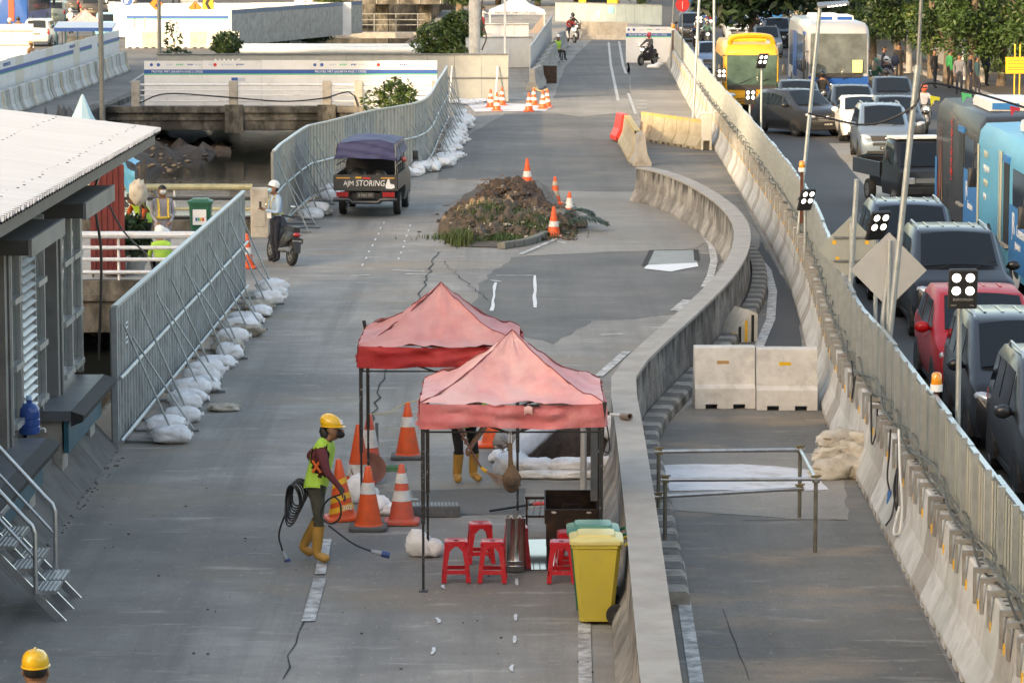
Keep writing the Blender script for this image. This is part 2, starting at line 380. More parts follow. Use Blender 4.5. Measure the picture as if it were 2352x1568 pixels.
# traffic road
mb = MB(); mb.sheet([(3.95, -30), (60, -30), (60, 460), (16.0, 460), (8.1, 165)], 0.004); struct('traffic_road', mb, G_ROAD)
patch('dust_strip', [(1905, 330), (1960, 330), (2060, 470), (2030, 480)], G_PALE, 0.008, 0.1)
mb = MB(); mb.box((20.3, 60, 0.004), (20.6, 400, 0.15)); struct('kerb', mb, M_CONC)
G_EARTH = ground_mat('verge earth', (0.13, 0.105, 0.08), (0.08, 0.065, 0.05), (0.2, 0.17, 0.13), 0.5)
mb = MB(); mb.box((20.6, 60, 0.004), (60, 460, 0.13)); struct('pavement', mb, G_EARTH)
# road paint
mb = MB()
def line(P, wd, z=0.014): mb.ribbon(px(P), wd, z)
line([(708, 1428), (735, 1330)], 0.14); line([(735, 1320), (750, 1240)], 0.12)
line([(1345, 1600), (1342, 1430)], 0.13); line([(1557, 1290), (1580, 1440), (1605, 1600)], 0.14)
line([(1398, 98), (1403, 150), (1420, 232)], 0.13); line([(1422, 96), (1431, 150), (1438, 170)], 0.13)
line([(1443, 215), (1460, 262)], 0.12); line([(1195, 585), (1278, 550)], 0.12)
line([(1478, 415), (1540, 465), (1600, 515), (1635, 565), (1640, 600), (1632, 635), (1618, 660)], 0.16)
line([(1375, 865), (1440, 808)], 0.15); line([(1550, 715), (1580, 690)], 0.2)
line([(1732, 585), (1762, 620), (1775, 670), (1770, 735), (1742, 800)], 0.17, 0.016)
line([(40, 264), (108, 262)], 0.5); line([(30, 150), (45, 145)], 0.12); line([(300, 190), (360, 150)], 0.12)
line([(420, 158), (470, 136)], 0.12); line([(425, 168), (440, 170)], 0.13)
for yy in (232, 240, 249): line([(1462, yy), (1486, yy)], 0.35)
struct('lane_marking', mb, M_LINE)
mb = MB(); mb.k = 0
for P in ([(830, 615), (885, 505)], [(915, 600), (945, 512)], [(1022, 1355), (1018, 1345)], [(1010, 1435), (1002, 1420)], [(990, 1508), (996, 1488)],
          [(1188, 1350), (1187, 1330)], [(1185, 1430), (1185, 1412)], [(1181, 1482), (1182, 1462)], [(1177, 1548), (1178, 1528)]):
    a, b = px(P); n = max(1, int((b - a).length / 1.3))
    for i in range(n):
        c = a.lerp(b, (i + 0.2) / n); e = a.lerp(b, (i + (0.5 if n > 1 else 1)) / n); mb.ribbon([c, c.lerp(e, .5) + Vector((rnd(-.02, .02), 0, 0)), e], [.025, .04, .03], 0.014)
for P in ([(1128, 645), (1150, 648)], [(1138, 650), (1130, 715)], [(1140, 634), (1232, 634)], [(1229, 634), (1228, 708)], [(900, 622), (975, 624)],
          [(930, 630), (1000, 632)], [(805, 635), (850, 633)], [(1125, 740), (1126, 752)], [(1030, 412), (1048, 412)], [(1380, 770), (1430, 768)], [(1280, 555), (1300, 560)]):
    a, b = px(P); q = [a.lerp(b, i / 6) + Vector((rnd(-.012, .012), rnd(-.02, .02), 0)) for i in range(7)]; mb.ribbon(q, [rnd(0.03, 0.09) for _ in q], 0.016)
struct('spray_mark', mb, M_SPRAY)
# slab joints and cracks
mb = MB()
def crack(P, wd=0.025, j=0.04):
    wd *= .55
    q = px(P); pts = []
    for a, b in zip(q, q[1:]):
        n = max(2, int((b - a).length / 0.5))
        pts += [a.lerp(b, i / n) + Vector((rnd(-j, j), rnd(-j, j), 0)) for i in range(n)]
    pts.append(q[-1]); mb.ribbon(pts, [wd * rnd(0.4, 1.4) for _ in pts], 0.012)
crack([(620, 707), (940, 708)], 0.03, 0.01); crack([(640, 645), (1040, 648)], 0.02, 0.01); crack([(690, 580), (1000, 580)], 0.018, 0.01)
crack([(1005, 580), (985, 630), (950, 705), (890, 850), (850, 975)], 0.05, 0.06); crack([(690, 1428), (650, 1560)], 0.035)
crack([(1020, 600), (1060, 640), (1120, 690)], 0.04, 0.08); crack([(0, 1240), (240, 1090)], 0.02)
crack([(1180, 683), (1590, 685)], 0.03, 0.03); crack([(1000, 415), (1280, 440)], 0.02); crack([(1470, 262), (1475, 300)], 0.03)
crack([(1700, 1195), (1900, 1193), (1945, 1195)], 0.04); crack([(1660, 1400), (1720, 1560)], 0.015, 0.01); crack([(1590, 1490), (2130, 1490)], 0.012, 0.01)
struct('ground_crack', mb, mat('crack', (0.03, 0.028, 0.026), 0.95))
# drain covers and a wet hole with lime
mb = MB(); mb.sheet(px([(1480, 608), (1497, 577), (1598, 576), (1602, 608)]), 0.012, 0); struct('manhole_slab', mb, mat('wet slab', (0.2, 0.185, 0.16), 0.5, n=0.2, ns=3, world=True))
mb = MB(); mb.ribbon(px([(1480, 612), (1497, 576), (1598, 575), (1601, 600)]), 0.12, 0.016); struct('slab_joint', mb, mat('crack', '#111111'))
mb = MB(); mb.sheet(wob(px([(1479, 618), (1490, 610), (1602, 605), (1603, 613), (1545, 626)]), 0.05), 0.018); struct('lime_spill', mb, mat('lime', (0.72, 0.73, 0.75), 0.6))
mb = MB(); mb.sheet(wob(px([(1520, 1128), (1515, 1068), (1700, 1066), (1870, 1082), (1905, 1128)]), 0.08), 0.014); struct('lime_spill', mb, mat('dusty lime', (0.62, 0.63, 0.66), 0.7, n=0.08, ns=3, dirt=(0.33, 0.31, 0.28), da=0.7, ds=2.2, dth=0.56, world=True))
mb = MB(); mb.sheet(wob(px([(1070, 236), (1215, 240), (1270, 246), (1250, 256), (1090, 258)]), 0.1), 0.016); struct('lime_spill', mb, MATS['dusty lime'])
mb = MB(); mb.sheet(wob(px([(1180, 1310), (1170, 1240), (1265, 1240), (1270, 1308)]), 0.05), 0.012); struct('wet_spot', mb, mat('puddle', (0.06, 0.065, 0.07), 0.08))
# litter: grit and stones along the edges of the road
mb = MB()
for i in range(360):
    if i < 300: t = rnd(0, 1); c = g(lerp(10, 250, t), lerp(1325, 1045, t)) + Vector((rnd(0, 0.5) ** 2, rnd(-.4, .4), 0))
    else: c = g(rnd(200, 1400), rnd(980, 1560))
    s_ = rnd(0.006, 0.02); mb.ball((c.x, c.y, s_ * 0.4), (s_, s_ * rnd(.7, 1.5), s_ * 0.6), 5, 3)
struct('grit', mb, mat('grit', (0.12, 0.11, 0.1), 0.9, n=0.5, ns=4))['kind'] = 'stuff'

# ------------------------------------------------------------------ main bridge over the canal
br = thing('road_bridge', 'stained concrete road bridge over the canal carrying the white hoarding', 'bridge')
mb = MB(); mb.box((CL, 129.3, -0.75), (CR, 152, 0)); mb.build('deck', G_ASPH, br)
mb = MB(); mb.box((CL - 0.3, 128.9, -0.7), (CR + 0.4, 129.3, -0.02)); mb.box((CL - 0.3, 128.75, -0.02), (CR + 0.4, 129.5, 0.22)); mb.box((CL - 0.3, 128.82, -0.32), (CR + 0.4, 128.9, -0.2)); mb.build('edge_beam', M_STAIN, br)
for x in (-10.95, -7.3):
    mb = MB(); mb.box((x - 0.36, 128.65, -0.8), (x + 0.36, 128.74, 0.3)); mb.build('pilaster', M_STAIN, br)
M_RAIL = mat('white railing paint', (0.68, 0.69, 0.72), 0.45, n=0.06, ns=3, dirt=(0.3, 0.2, 0.13), da=0.7, ds=2.5, dth=0.62)
rl = thing('bridge_railing', 'white pipe railing with mouldy concrete posts along the road bridge', 'railing', (0, 129.15, 0))
for x in (-14.85, -11.0, -7.3, -6.05, -3.0):
    mb = MB(); mb.bbox((x - 0.17, -0.17, 0.2), (x + 0.17, 0.17, 1.22), 0.02); mb.box((x - 0.1, -0.185, 0.45), (x + 0.1, -0.17, 1.05)); mb.build('post', M_CONC, rl)
for z in (0.42, 0.64, 0.84, 1.06):
    mb = MB(); mb.tube([(-14.7, 0, z), (-7.4, 0, z), (-3.1, 0, z)], 0.045 if z > 1 else 0.028, 8); mb.build('rail', M_RAIL, rl, 40)
for x in (-13.6, -12.4, -9.8, -8.6, -5.0, -4.0):
    mb = MB(); mb.box((x - 0.025, -0.02, 0.2), (x + 0.025, 0.02, 1.06)); mb.build('upright', M_RAIL, rl)
mb = MB(); P = [(-14.7, -.2, 0.35), (-13.6, -.2, 0.72), (-11.2, -.2, 0.58), (-9, -.2, 0.42), (-7.4, -.2, 0.55), (-6.4, -.2, .8), (-6.1, -.2, 0.3), (-6.05, -.2, -0.1)]
mb.tube(spline(P, 0.3), 0.03, 6); tag(mb.build('cable', M_BLACK, None, 40, (0, 129.1, 0)), 'black cable sagging along the white bridge railing', 'cable')

def hoarding(name, label, x0, x1, y, h, texts, parts, mat_=None, sun_side=None, rz=0.0, org=None, logo=True, step=2.4, z0=0.0, stripe=True):
    """sheet hoarding facing -Y: panels, blue and green printed stripe, logo row"""
    t = thing(name, label, 'hoarding', org or (x0, y, z0), rz); L_ = x1 - x0
    n = max(1, round(L_ / step)); w_ = L_ / n
    for i in range(n):
        mb = MB(); mb.box((i * w_ + 0.006, 0, 0.02), ((i + 1) * w_ - 0.006, 0.04, h + 0.015 * ((i * 7) % 3 - 1))); mb.build('panel', mat_ or M_HOARD, t)
    if stripe:
        mb = MB(); mb.box((0, -0.006, h - 0.52), (L_, -0.001, h - 0.36)); mb.build('blue_stripe', M_BLUE, t)
        mb = MB(); mb.box((0, -0.006, h - 0.57), (L_, -0.001, h - 0.523)); mb.build('green_stripe', M_GREENP, t)
    for tx in texts:
        lettering('PROYEK MRT JAKARTA FASE 2 CP202', 0.125, M_PURE, t, face_m((tx, -0.008, h - 0.485), (0, -1, 0)), align='LEFT')
        if logo:
            mb = MB()
            for j, (dx, w2, k) in enumerate(((0, .11, 0), (.28, .12, 0), (.6, .26, 3), (1.0, .3, 1), (1.45, .24, 0), (1.75, .3, 3), (2.3, .2, 3), (2.55, .12, 2), (2.8, .5, 3), (3.4, .34, 0))):
                if w2 < .13: mb.prism([(tx + dx + w2 * .6 * math.cos(a * PI / 5), h - .17 + w2 * .6 * math.sin(a * PI / 5)) for a in range(10)], -0.007, -0.002, 'y', k=k)
                else:
                    for q in range(4): mb.box((tx + dx + q * w2 / 4, -0.007, h - .2 + .02 * (q % 2)), (tx + dx + (q + .7) * w2 / 4, -0.002, h - .13), k=k)
            mb.build('logo_row', [M_BLUE, M_GREENP, M_REDP, mat('pale print', (0.42, 0.48, 0.58), 0.5)], t)
    return t
hb = hoarding('site_hoarding', 'long white printed hoarding standing on the bridge behind the pipe railing', -14.75, -3.0, 131.2, 1.93, (0.3, 6.85), 0)
mb = MB(); mb.box((6.0 - 2.5, -0.008, 1.08), (6.0 - 2.24, -0.003, 1.25)); mb.build('notice', M_BLUE, hb); mb = MB(); mb.box((3.78, -0.008, 1.1), (4.05, -0.003, 1.24)); mb.build('notice', mat('pale print', '#9aa8b8'), hb)
hg = hoarding('grey_hoarding', 'plain grey sheet hoarding rising behind the white one and ending by the concrete pole', -14.8, -0.15, 136.5, 1.98, (), 0, mat('grey sheet', (0.30, 0.31, 0.30), 0.55, n=0.1, ns=2, dirt=(0.4, 0.37, 0.33), da=0.4, ds=1, dth=.55), stripe=False, step=1.15)
mb = MB(); mb.tube([(0, -0.05, 1.98), (14.65, -0.05, 1.98)], 0.03, 6); mb.build('top_rail', M_STEELD, hg); mb = MB(); mb.tube([(0, -0.05, 1.0), (14.65, -0.05, 1.0)], 0.03, 6); mb.build('mid_rail', M_STEELD, hg)
lettering('AWAS', 0.42, M_PURE, hg, face_m((2.9, -0.01, 1.5), (0, -1, 0)))
for i, x in enumerate((12.3, 14.2)):
    mb = MB(); mb.tube([(x, -0.12, 1.5), (x - 0.1, -0.7, 0.0)], 0.03, 6); mb.build('brace', M_PURE, hg)

# ------------------------------------------------------------------ footbridge with people, near the station
fb = thing('footbridge', 'low concrete footbridge crossing the canal behind the bus shelter', 'bridge')
mb = MB(); mb.box((CL, 66.2, -0.45), (CR, 77, -0.006)); mb.build('deck', M_CONC, fb)
mb = MB(); mb.box((CL, 65.9, -0.95), (CR, 66.2, 0.1)); mb.box((CL, 65.8, -0.3), (CR, 65.9, -0.18)); mb.build('edge_beam', M_STAIN, fb)
mb = MB(); mb.box((CL, 77, -0.95), (CR, 77.3, 0.35)); mb.build('edge_beam', M_STAIN, fb)
M_RAILB = mat('weathered blue white rail', (0.55, 0.6, 0.68), 0.5, n=0.15, ns=5, dirt=(0.3, 0.24, 0.2), da=0.7, ds=5, dth=0.6)
def pipe_rail(label, y, x0, x1, z0, zs, cols):
    t = thing('pipe_railing', label, 'railing', (0, y, z0))
    for i, z in enumerate(zs):
        mb = MB(); mb.tube([(x0, 0, z), (x1, 0, z)], 0.075 if i == len(zs) - 1 else 0.04, 8); mb.build('rail', cols[i % len(cols)], t, 40)
    x = x0 + 0.4
    while x < x1:
        mb = MB(); mb.tube([(x, 0.05, 0), (x, 0.05, zs[-1])], 0.03, 6); mb.build('upright', M_RAIL, t, 40); x += 1.9
    return t
pipe_rail('pale blue pipe railing on the near edge of the footbridge', 66.05, CL, CR - 0.1, 0.1, (0.16, 0.42, 0.66, 0.92), [M_RAILB])
pipe_rail('yellow and dark pipe railing on the far edge of the footbridge', 77.15, CL, CR, 0.3, (0.1, 0.3, 0.55, 0.82), [M_BLACK, mat('grey yellow pipe', (0.35, 0.33, 0.2), 0.5, n=0.2), M_BLACK, MATS['grey yellow pipe']])
mb = MB(); mb.bbox((-0.22, -0.18, 0), (0.22, 0.18, 1.15), 0.03); mb.box((-0.13, -0.2, 0.25), (0.13, -0.18, 0.95))
tag(mb.build('bridge_post', M_CONC, None, None, (-5.92, 76.6, 0)), 'square concrete bridge post beside the man with the phone', 'post')

# unseen blocks added behind and left of the view to shade the site
M_TOWER = mat('tower plaster', (0.5, 0.48, 0.45), 0.8, n=0.1, ns=0.1)
def tower(label, x0, x1, y0, y1, h, nx):
    t = thing('shade_block', label, 'building')
    mb = MB(); mb.box((x0, y0, 0), (x1, y1, h)); mb.build('wall', M_TOWER, t)
    mb = MB(); mb.box((x0 - 0.5, y0 - 0.5, h), (x1 + 0.5, y1 + 0.5, h + 1)); mb.build('parapet', M_CONC, t)
    z = 3
    while z < h - 2:
        mb = MB(); mb.box((x0 + 1, y1, z), (x1 - 1, y1 + 0.05, z + 1.6)); mb.build('window_band', M_GLASS, t); z += 3.4
tower('long unseen block behind the camera, added to shade the near site', -135, 70, -128, -98, 69, 20)
tower('unseen block left of the camera, added to shade the middle road', -69, -57, 2, 9, 36, 4)
tower('tall unseen block left of the canal, added to shade the bridge and far road', -78, -46, 70, 88, 66, 4)
# ================================================================== concrete barriers, fence and curved wall on the right
def barrier_mesh(L_=0.99, wb=0.29, wt=0.085, h=1.0, rim=False, notch=(0.2, 0.8)):
    mb = MB(); pr = [(-wb, 0.07), (-wb, 0.1), (-wt - 0.07, 0.40), (-wt, h - 0.02), (-wt + 0.02, h), (wt - 0.02, h), (wt, h - 0.02), (wt + 0.07, 0.40), (wb, 0.1), (wb, 0.07)]
    mb.prism(pr, -L_ / 2, L_ / 2, 'y')
    for a, b in ((-L_ / 2, -L_ / 2 + 0.16), (-0.1, 0.1), (L_ / 2 - 0.16, L_ / 2)):
        mb.prism([(-wb, 0), (-wb, 0.07), (wb, 0.07), (wb, 0)], a, b, 'y')
    return mb
bm_ = [barrier_mesh(0.996).mesh('barrier_body', m) for m in (M_CONCW, M_CONC, mat('grey green concrete', (0.46, 0.465, 0.44), 0.85, n=0.12, ns=3, dirt=(0.22, 0.21, 0.18), da=0.5, ds=2, dth=.56, bump=.2))]
def small(fn, name, m, smooth=None): mb = MB(); fn(mb); return mb.mesh(name, m, smooth)
me_refl = small(lambda b: b.box((-0.006, -0.035, -0.05), (0.006, 0.035, 0.05)), 'reflector', mat('barrier reflector', (0.8, 0.45, 0.04), 0.4))
me_slot = small(lambda b: [b.lathe([(0.035, 0), (0.035, 0.003)], 10, (0, y, 0)) for y in (-.3, -.1, .1, .3)], 'lifting_hole', M_BLACK)
me_clamp = small(lambda b: (b.box((-0.15, -0.03, 0.0), (0.12, 0.03, 0.05)), b.box((-0.15, -0.03, -0.3), (-0.12, 0.03, 0.0)), b.box((0.1, -.03, -.3), (.12, .03, 0))), 'clamp', mat('clamp steel', (0.3, 0.3, 0.29), 0.55, 0.4, n=0.2, ns=6, dirt=(0.22, 0.1, 0.05), da=0.5, ds=5, dth=.6))
BL = [g(2218, 1590), g(1975, 1120), g(1887, 945), g(1805, 640), g(1690, 425), g(1605, 285), g(1535, 155), g(1528, 128)]
BL = [Vector((p.x + 0.29, p.y, 0)) for p in BL]
bpts = spline([Vector((BL[0].x - 0.05, BL[0].y - 3, 0))] + BL, 1.0)
LOWN = []
MARKS = [(37.3, 'the white rope light loop'), (42.6, 'the muddy sack pile'), (48.8, 'the two lane closing blocks'), (67.2, 'the tall floodlight pole'), (106, 'the white cable box'), (168, 'the square white hoarding')]
for i in range(len(bpts) - 1):
    a, b = bpts[i], bpts[i + 1]; c = (a + b) / 2; mk = min(MARKS, key=lambda m: abs(m[0] - c.y)); k_ = int(abs(c.y - mk[0])) + 1
    ang = -math.atan2(b.x - a.x, b.y - a.y) + rnd(-.004, .004)
    t = thing('concrete_barrier', ordi(k_) + ' concrete barrier ' + ('beyond ' if c.y > mk[0] else 'before ') + mk[1] + ' in the fence row', 'barrier', (c.x + rnd(-.006, .006), c.y, 0.01), ang, 'concrete barriers along the traffic fence')
    link('barrier_body', bm_[(i * 7) % 3 if i % 4 else 0], t)
    link('reflector', me_refl, t, (-0.122, rnd(-.1, .1), 0.72)); link('lifting_hole', me_slot, t, (0, 0, 1.0))
    if c.y < 110:
        for dy in ((-0.28, 0.22) if i % 2 else (.1,)): link('clamp', me_clamp, t, (0.0, dy, 1.006))
# galvanised fence on the barriers
fence = thing('traffic_fence', 'long galvanised corrugated fence standing on the row of concrete barriers', 'fence')
me_fp = [None] * 3
for q in range(3):
    mb = MB(); n = 10
    for i in range(n):
        u0 = -0.995 + 1.99 * i / n; u1 = u0 + 1.99 / n; d = 0.035
        mb.loft([[(0, u0, z), (0, lerp(u0, u1, .35), z), (-d, lerp(u0, u1, .45), z), (-d, lerp(u0, u1, .9), z), (0, u1, z)] for z in (0, 0.8)], closed=False)
    mb.box((-0.03, -1, 0.8), (0.03, 1, 0.84)); mb.box((-0.03, -1, -0.05), (0.03, 1, 0.0))
    me_fp[q] = mb.mesh('fence_panel', [mat('fence zinc %d' % q, [(0.35, 0.40, 0.42), (0.29, 0.34, 0.36), (0.40, 0.44, 0.45)][q], 0.36, 0.8, n=0.15, ns=4, dirt=(0.5, 0.54, 0.55), da=0.6, ds=2.6, dth=.54, stretch=(1, 3, 0.6))])
me_post = small(lambda b: b.box((-0.03, -0.03, -0.0), (0.03, 0.03, 0.95)), 'post', M_STEEL)
for i in range(0, len(bpts) - 2, 2):
    a, b = bpts[i], bpts[i + 2]; c = (a + b) / 2; ang = -math.atan2(b.x - a.x, b.y - a.y)
    o = link('fence_panel', me_fp[(i * 5) % 3], fence, (c.x + 0.10, c.y, 1.07 + 0.02 * math.sin(i)), ang)
    for k in ((0, 1) if c.y < 120 else (0,)):
        p = bpts[i + k]; link('post', me_post, fence, (p.x + 0.05, p.y + 0.2, 1.0), ang)
# tangle of cables lying on the barrier tops
for ph, r_, m_, lab in ((0, .016, mat('grey cable', (.09, .1, .1), .6), 'grey cable looped along the foot of the galvanised fence'), (2.1, .013, M_BLACK, 'thin black cable tangled along the fence foot on the barriers'), (4.0, .014, M_BLACK, 'second black cable wound along the fence foot')):
    mb = MB(); P = [Vector((p.x + .05 * math.sin(i * 1.7 + ph), p.y, 1.12 + .1 * math.sin(i * .9 + ph * 2) + .03 * rnd(-1, 1))) for i, p in enumerate(bpts) if p.y < 130]
    mb.tube(spline(P, .5), r_, 5); tag(mb.build('cable', m_, None, 60), lab, 'cable')
def hang_cable(label, P, plug=True, r_=0.012, col=None):
    t = thing('power_cable', label, 'cable', P[0])
    q = [Vector(p) - Vector(P[0]) for p in P]; mb = MB(); mb.tube(spline(q, 0.06), r_, 6); mb.build('cord', col or M_BLACK, t, 60)
    if plug:
        e = q[-1]; mb = MB(); mb.lathe([(0.02, 0.0), (0.028, -0.05), (0.028, -0.1), (0.036, -0.1), (0.036, -0.17)], 12, e); mb.build('plug', mat('plug blue', (0.05, 0.16, 0.4), 0.4), t, 40)
    return t
def bx(y): # barrier centre x at depth y
    for a, b in zip(bpts, bpts[1:]):
        if a.y <= y <= b.y: return lerp(a.x, b.x, (y - a.y) / (b.y - a.y))
    return bpts[0].x
def on_b(y, z, off=0.0): # on the barrier face looking at the lane
    return Vector((bx(y) - (0.12 if z > 0.4 else 0.12 + (0.4 - z) * 0.55) - 0.03 - off, y, z))
hang_cable('black power lead with blue plug hanging over the barriers', [on_b(39.3, 1.15), on_b(39.2, .9, .02), on_b(39.1, .6, .05), on_b(39.0, .45, .03)])
hang_cable('bunch of black leads tied in a loop on the barrier face', [on_b(38.4, 1.2), on_b(38.3, .95), on_b(38.0, .7, .04), on_b(37.9, .4, .05), on_b(38.2, .6, .06), on_b(38.35, .85), on_b(38.1, .35, .05), on_b(38.0, .2, .06)], False)
hang_cable('black lead hanging in a long loop beside the dirty sandbags', [on_b(41.9, 1.2), on_b(41.8, .8), on_b(41.5, .62, .02), on_b(41.2, .8), on_b(41.0, 1.15)], False)
hang_cable('black lead coiled on the fence post above the second floodlight', [on_b(44.5, 1.3), on_b(44.2, 1.0), on_b(44.4, .8), on_b(44.0, 1.15)], False)
t = hang_cable('white dotted rope light hanging in a loop on the barriers', [on_b(38.3, 1.3), on_b(37.9, .9, .02), on_b(37.4, .55, .04), on_b(37.1, .3, .04), on_b(37.3, .25, .06), on_b(37.6, .5, .05)], False, 0.016, mat('rope light', (0.65, 0.65, 0.63), 0.4, n=0.0))

# ------------------------------------------------------------------ curved retaining wall between the works and the lane
WP = spline([Vector((1.22, 23, 0))] + [Vector((p.x, p.y, 0)) for p in px([(1522, 1568), (1495, 1352), (1474, 1175), (1450, 1000), (1433, 872), (1462, 826), (1520, 772), (1600, 700), (1668, 630), (1702, 570), (1702, 515), (1665, 468), (1600, 425), (1530, 396), (1475, 384)], 0.9)], 1.9)
wall = thing('curved_wall', 'S shaped grey concrete parapet wall curving between the works and the empty lane', 'wall')
M_WALLC = mat('parapet concrete', (0.36, 0.335, 0.30), 0.85, n=0.12, ns=2.5, dirt=(0.24, 0.21, 0.18), da=0.5, ds=1.5, dth=.55, bump=.25, world=True)
def wall_side_mat():
    m = mat('parapet side', (0.33, 0.315, 0.29), 0.9, n=0.25, ns=5, dirt=(0.11, 0.10, 0.092), da=0.9, ds=1.1, dth=0.47, bump=0.3, world=True); nt = m.node_tree; N = nt.nodes; L = nt.links
    b = N['Principled BSDF']; src = b.inputs['Base Color'].links[0].from_socket
    ps = N.new('ShaderNodeNewGeometry'); sp = N.new('ShaderNodeSeparateXYZ'); L.new(ps.outputs['Position'], sp.inputs[0])
    mp = N.new('ShaderNodeMapping'); mp.inputs['Scale'].default_value = (3, 1.6, 0.12); L.new(ps.outputs['Position'], mp.inputs[0])
    t = N.new('ShaderNodeTexNoise'); t.inputs['Scale'].default_value = 1.6; t.inputs['Detail'].default_value = 6; L.new(mp.outputs[0], t.inputs[0])
    a = N.new('ShaderNodeMath'); a.operation = 'MULTIPLY_ADD'; a.inputs[1].default_value = -1.5; a.inputs[2].default_value = 1.42; L.new(t.outputs['Fac'], a.inputs[0])
    r = N.new('ShaderNodeMapRange'); L.new(sp.outputs['Z'], r.inputs['Value']); L.new(a.outputs[0], r.inputs['From Min'])
    s2 = N.new('ShaderNodeMath'); s2.operation = 'ADD'; s2.inputs[1].default_value = 0.22; L.new(a.outputs[0], s2.inputs[0]); L.new(s2.outputs[0], r.inputs['From Max'])
    r.inputs['To Max'].default_value = 0.9
    mi = N.new('ShaderNodeMix'); mi.data_type = 'RGBA'; L.new(r.outputs[0], mi.inputs['Factor']); L.new(src, mi.inputs['A']); mi.inputs['B'].default_value = (0.035, 0.033, 0.03, 1)
    L.new(mi.outputs['Result'], b.inputs['Base Color']); return m
M_WALLS = wall_side_mat()
def nrm(P, i):
    t = (P[min(i + 1, len(P) - 1)] - P[max(i - 1, 0)]).normalized(); return Vector((t.y, -t.x, 0))   # to the right of travel
def sweep(prof, P, a, b, gap=0.0):
    """prof: (offset to the right, height) ring swept from P[a] to P[b]"""
    rings = []
    for i in range(a, b + 1):
        n_ = nrm(P, i); c = P[i].copy()
        if gap and i in (a, b): c = c.lerp(P[i + (1 if i == a else -1)], gap)
        rings.append([(c.x + n_.x * o, c.y + n_.y * o, z) for o, z in prof])
    mb = MB(); mb.loft(rings); return mb
for i in range(len(WP) - 1):
    sweep([(-.34, 0.0), (-.34, .06), (-.2, .34), (-.16, .86), (.14, .86), (.15, .47), (.13, .455), (.15, .44), (.17, 0)], WP, i, i + 1, 0.006).build('wall_panel', M_WALLS, wall)
sweep([(-.18, .86), (-.185, .9), (.165, .905), (.17, .86)], WP, 0, len(WP) - 1).build('coping', M_WALLC, wall)
# striped kerb along the lane side of the wall
kb = thing('striped_kerb', 'black and white painted kerb blocks along the foot of the curved wall', 'kerb')
M_KW = mat('kerb white', (0.36, 0.34, 0.3), 0.85, n=0.2, ns=5, dirt=(0.19, 0.17, 0.14), da=.9, ds=4, dth=.5); M_KB = mat('kerb black', (0.11, 0.105, 0.1), 0.85, n=0.25, ns=5, dirt=(.2, .18, .15), da=.8, ds=4, dth=.5)
KP = spline([WP[i] + nrm(WP, i) * 0.36 for i in range(len(WP))], 0.42)
for i in range(len(KP) - 1):
    if KP[i].y > 79 or KP[i].y < 34: continue
    sweep([(-.16, 0.008), (-.16, .16), (.10, .16), (.14, .12), (.15, .008)], KP, i, i + 1, 0.03).build('kerb_block', M_KW if i % 2 else M_KB, kb)
# two barrier blocks closing the lane
me_bl = MB(); pr = [(-.3, .07), (-.28, .3), (-.2, .36), (-.13, .9), (-.1, .92), (.1, .92), (.13, .9), (.2, .36), (.28, .3), (.3, .07)]
me_bl.prism([(a, b) for a, b in pr], -0.455, 0.455, 'y')
for a, b in ((-.455, -.3), (-.12, .12), (.3, .455)): me_bl.prism([(-.3, 0), (-.3, .07), (.3, .07), (.3, 0)], a, b, 'y')
me_bl = me_bl.mesh('barrier_body', M_CONCW)
for i, (x, y, a, lab) in enumerate(((1665, 940, 0.02, 'concrete barrier block with a faded slot closing the empty lane'), (1809, 944, -0.03, 'concrete barrier block with a bright yellow slot closing the empty lane'))):
    p = g(x, y); t = thing('lane_barrier', lab, 'barrier', (p.x, p.y + .3, 0.01), PI / 2 + a, 'barrier blocks closing the lane'); link('barrier_body', me_bl, t)
    mb = MB(); mb.box((-0.005, -.09, -.035), (0.004, .09, .035)); mb.build('slot', mat('slot tan' if i == 0 else 'slot yellow', (0.45, 0.27, 0.12) if i == 0 else (0.75, 0.45, 0.02), .6), t, None, (-.158, 0.03, .68))
    KIDS[t.name][-1].rotation_euler = (0, -0.13, 0)
p = g(1695, 800)
t = thing('kerb_ramp', 'small yellow and black striped wedge on the kerb by the wall', 'kerb ramp', (p.x, p.y + 1.2, 0), 0.3)
mb = MB(); mb.prism([(-.25, 0), (.3, 0), (.3, .5), (.18, .55)], -.4, .4, 'y'); mb.build('wedge', mat('wedge white', (0.5, 0.48, 0.42), .8, n=.15), t)
for j in range(4): mb = MB(); mb.box((-.18 + j * .12, -.41, .0), (-.13 + j * .12, -.402, .18 + j * .1)); mb.build('stripe', M_YEL if j % 2 == 0 else M_BLACK, t)
# chain of barriers at the start of the works
me_jb = barrier_mesh(0.98, .3, .09, .95); me_jb = me_jb.mesh('barrier_body', mat('yellowish concrete', (0.42, 0.37, 0.27), .85, n=.15, ns=3, dirt=(.25, .2, .12), da=.5, ds=2, dth=.55, bump=.3))
me_band = small(lambda b: b.box((-.1, -.5, .86), (.1, .5, .957)), 'painted_band', mat('worn yellow band', (.55, .38, .1), .7, n=.2, ns=4, dirt=(.4, .36, .28), da=.8, ds=5, dth=.5))
row = [g(1478, 322), g(1620, 344)]; n = 5
for i in range(n):
    c = row[0].lerp(row[1], (i + .5) / n); t = thing('concrete_barrier', ordi(i + 1) + ' yellow topped barrier from the curved wall in the row across the lane', 'barrier', (c.x, c.y, .01), PI / 2 - math.atan2(row[1].y - row[0].y, row[1].x - row[0].x) * -1, 'yellow topped barriers across the lane'); link('barrier_body', me_jb, t); link('painted_band', me_band, t)
row = [g(1440, 330), g(1464, 372)]; n = 4
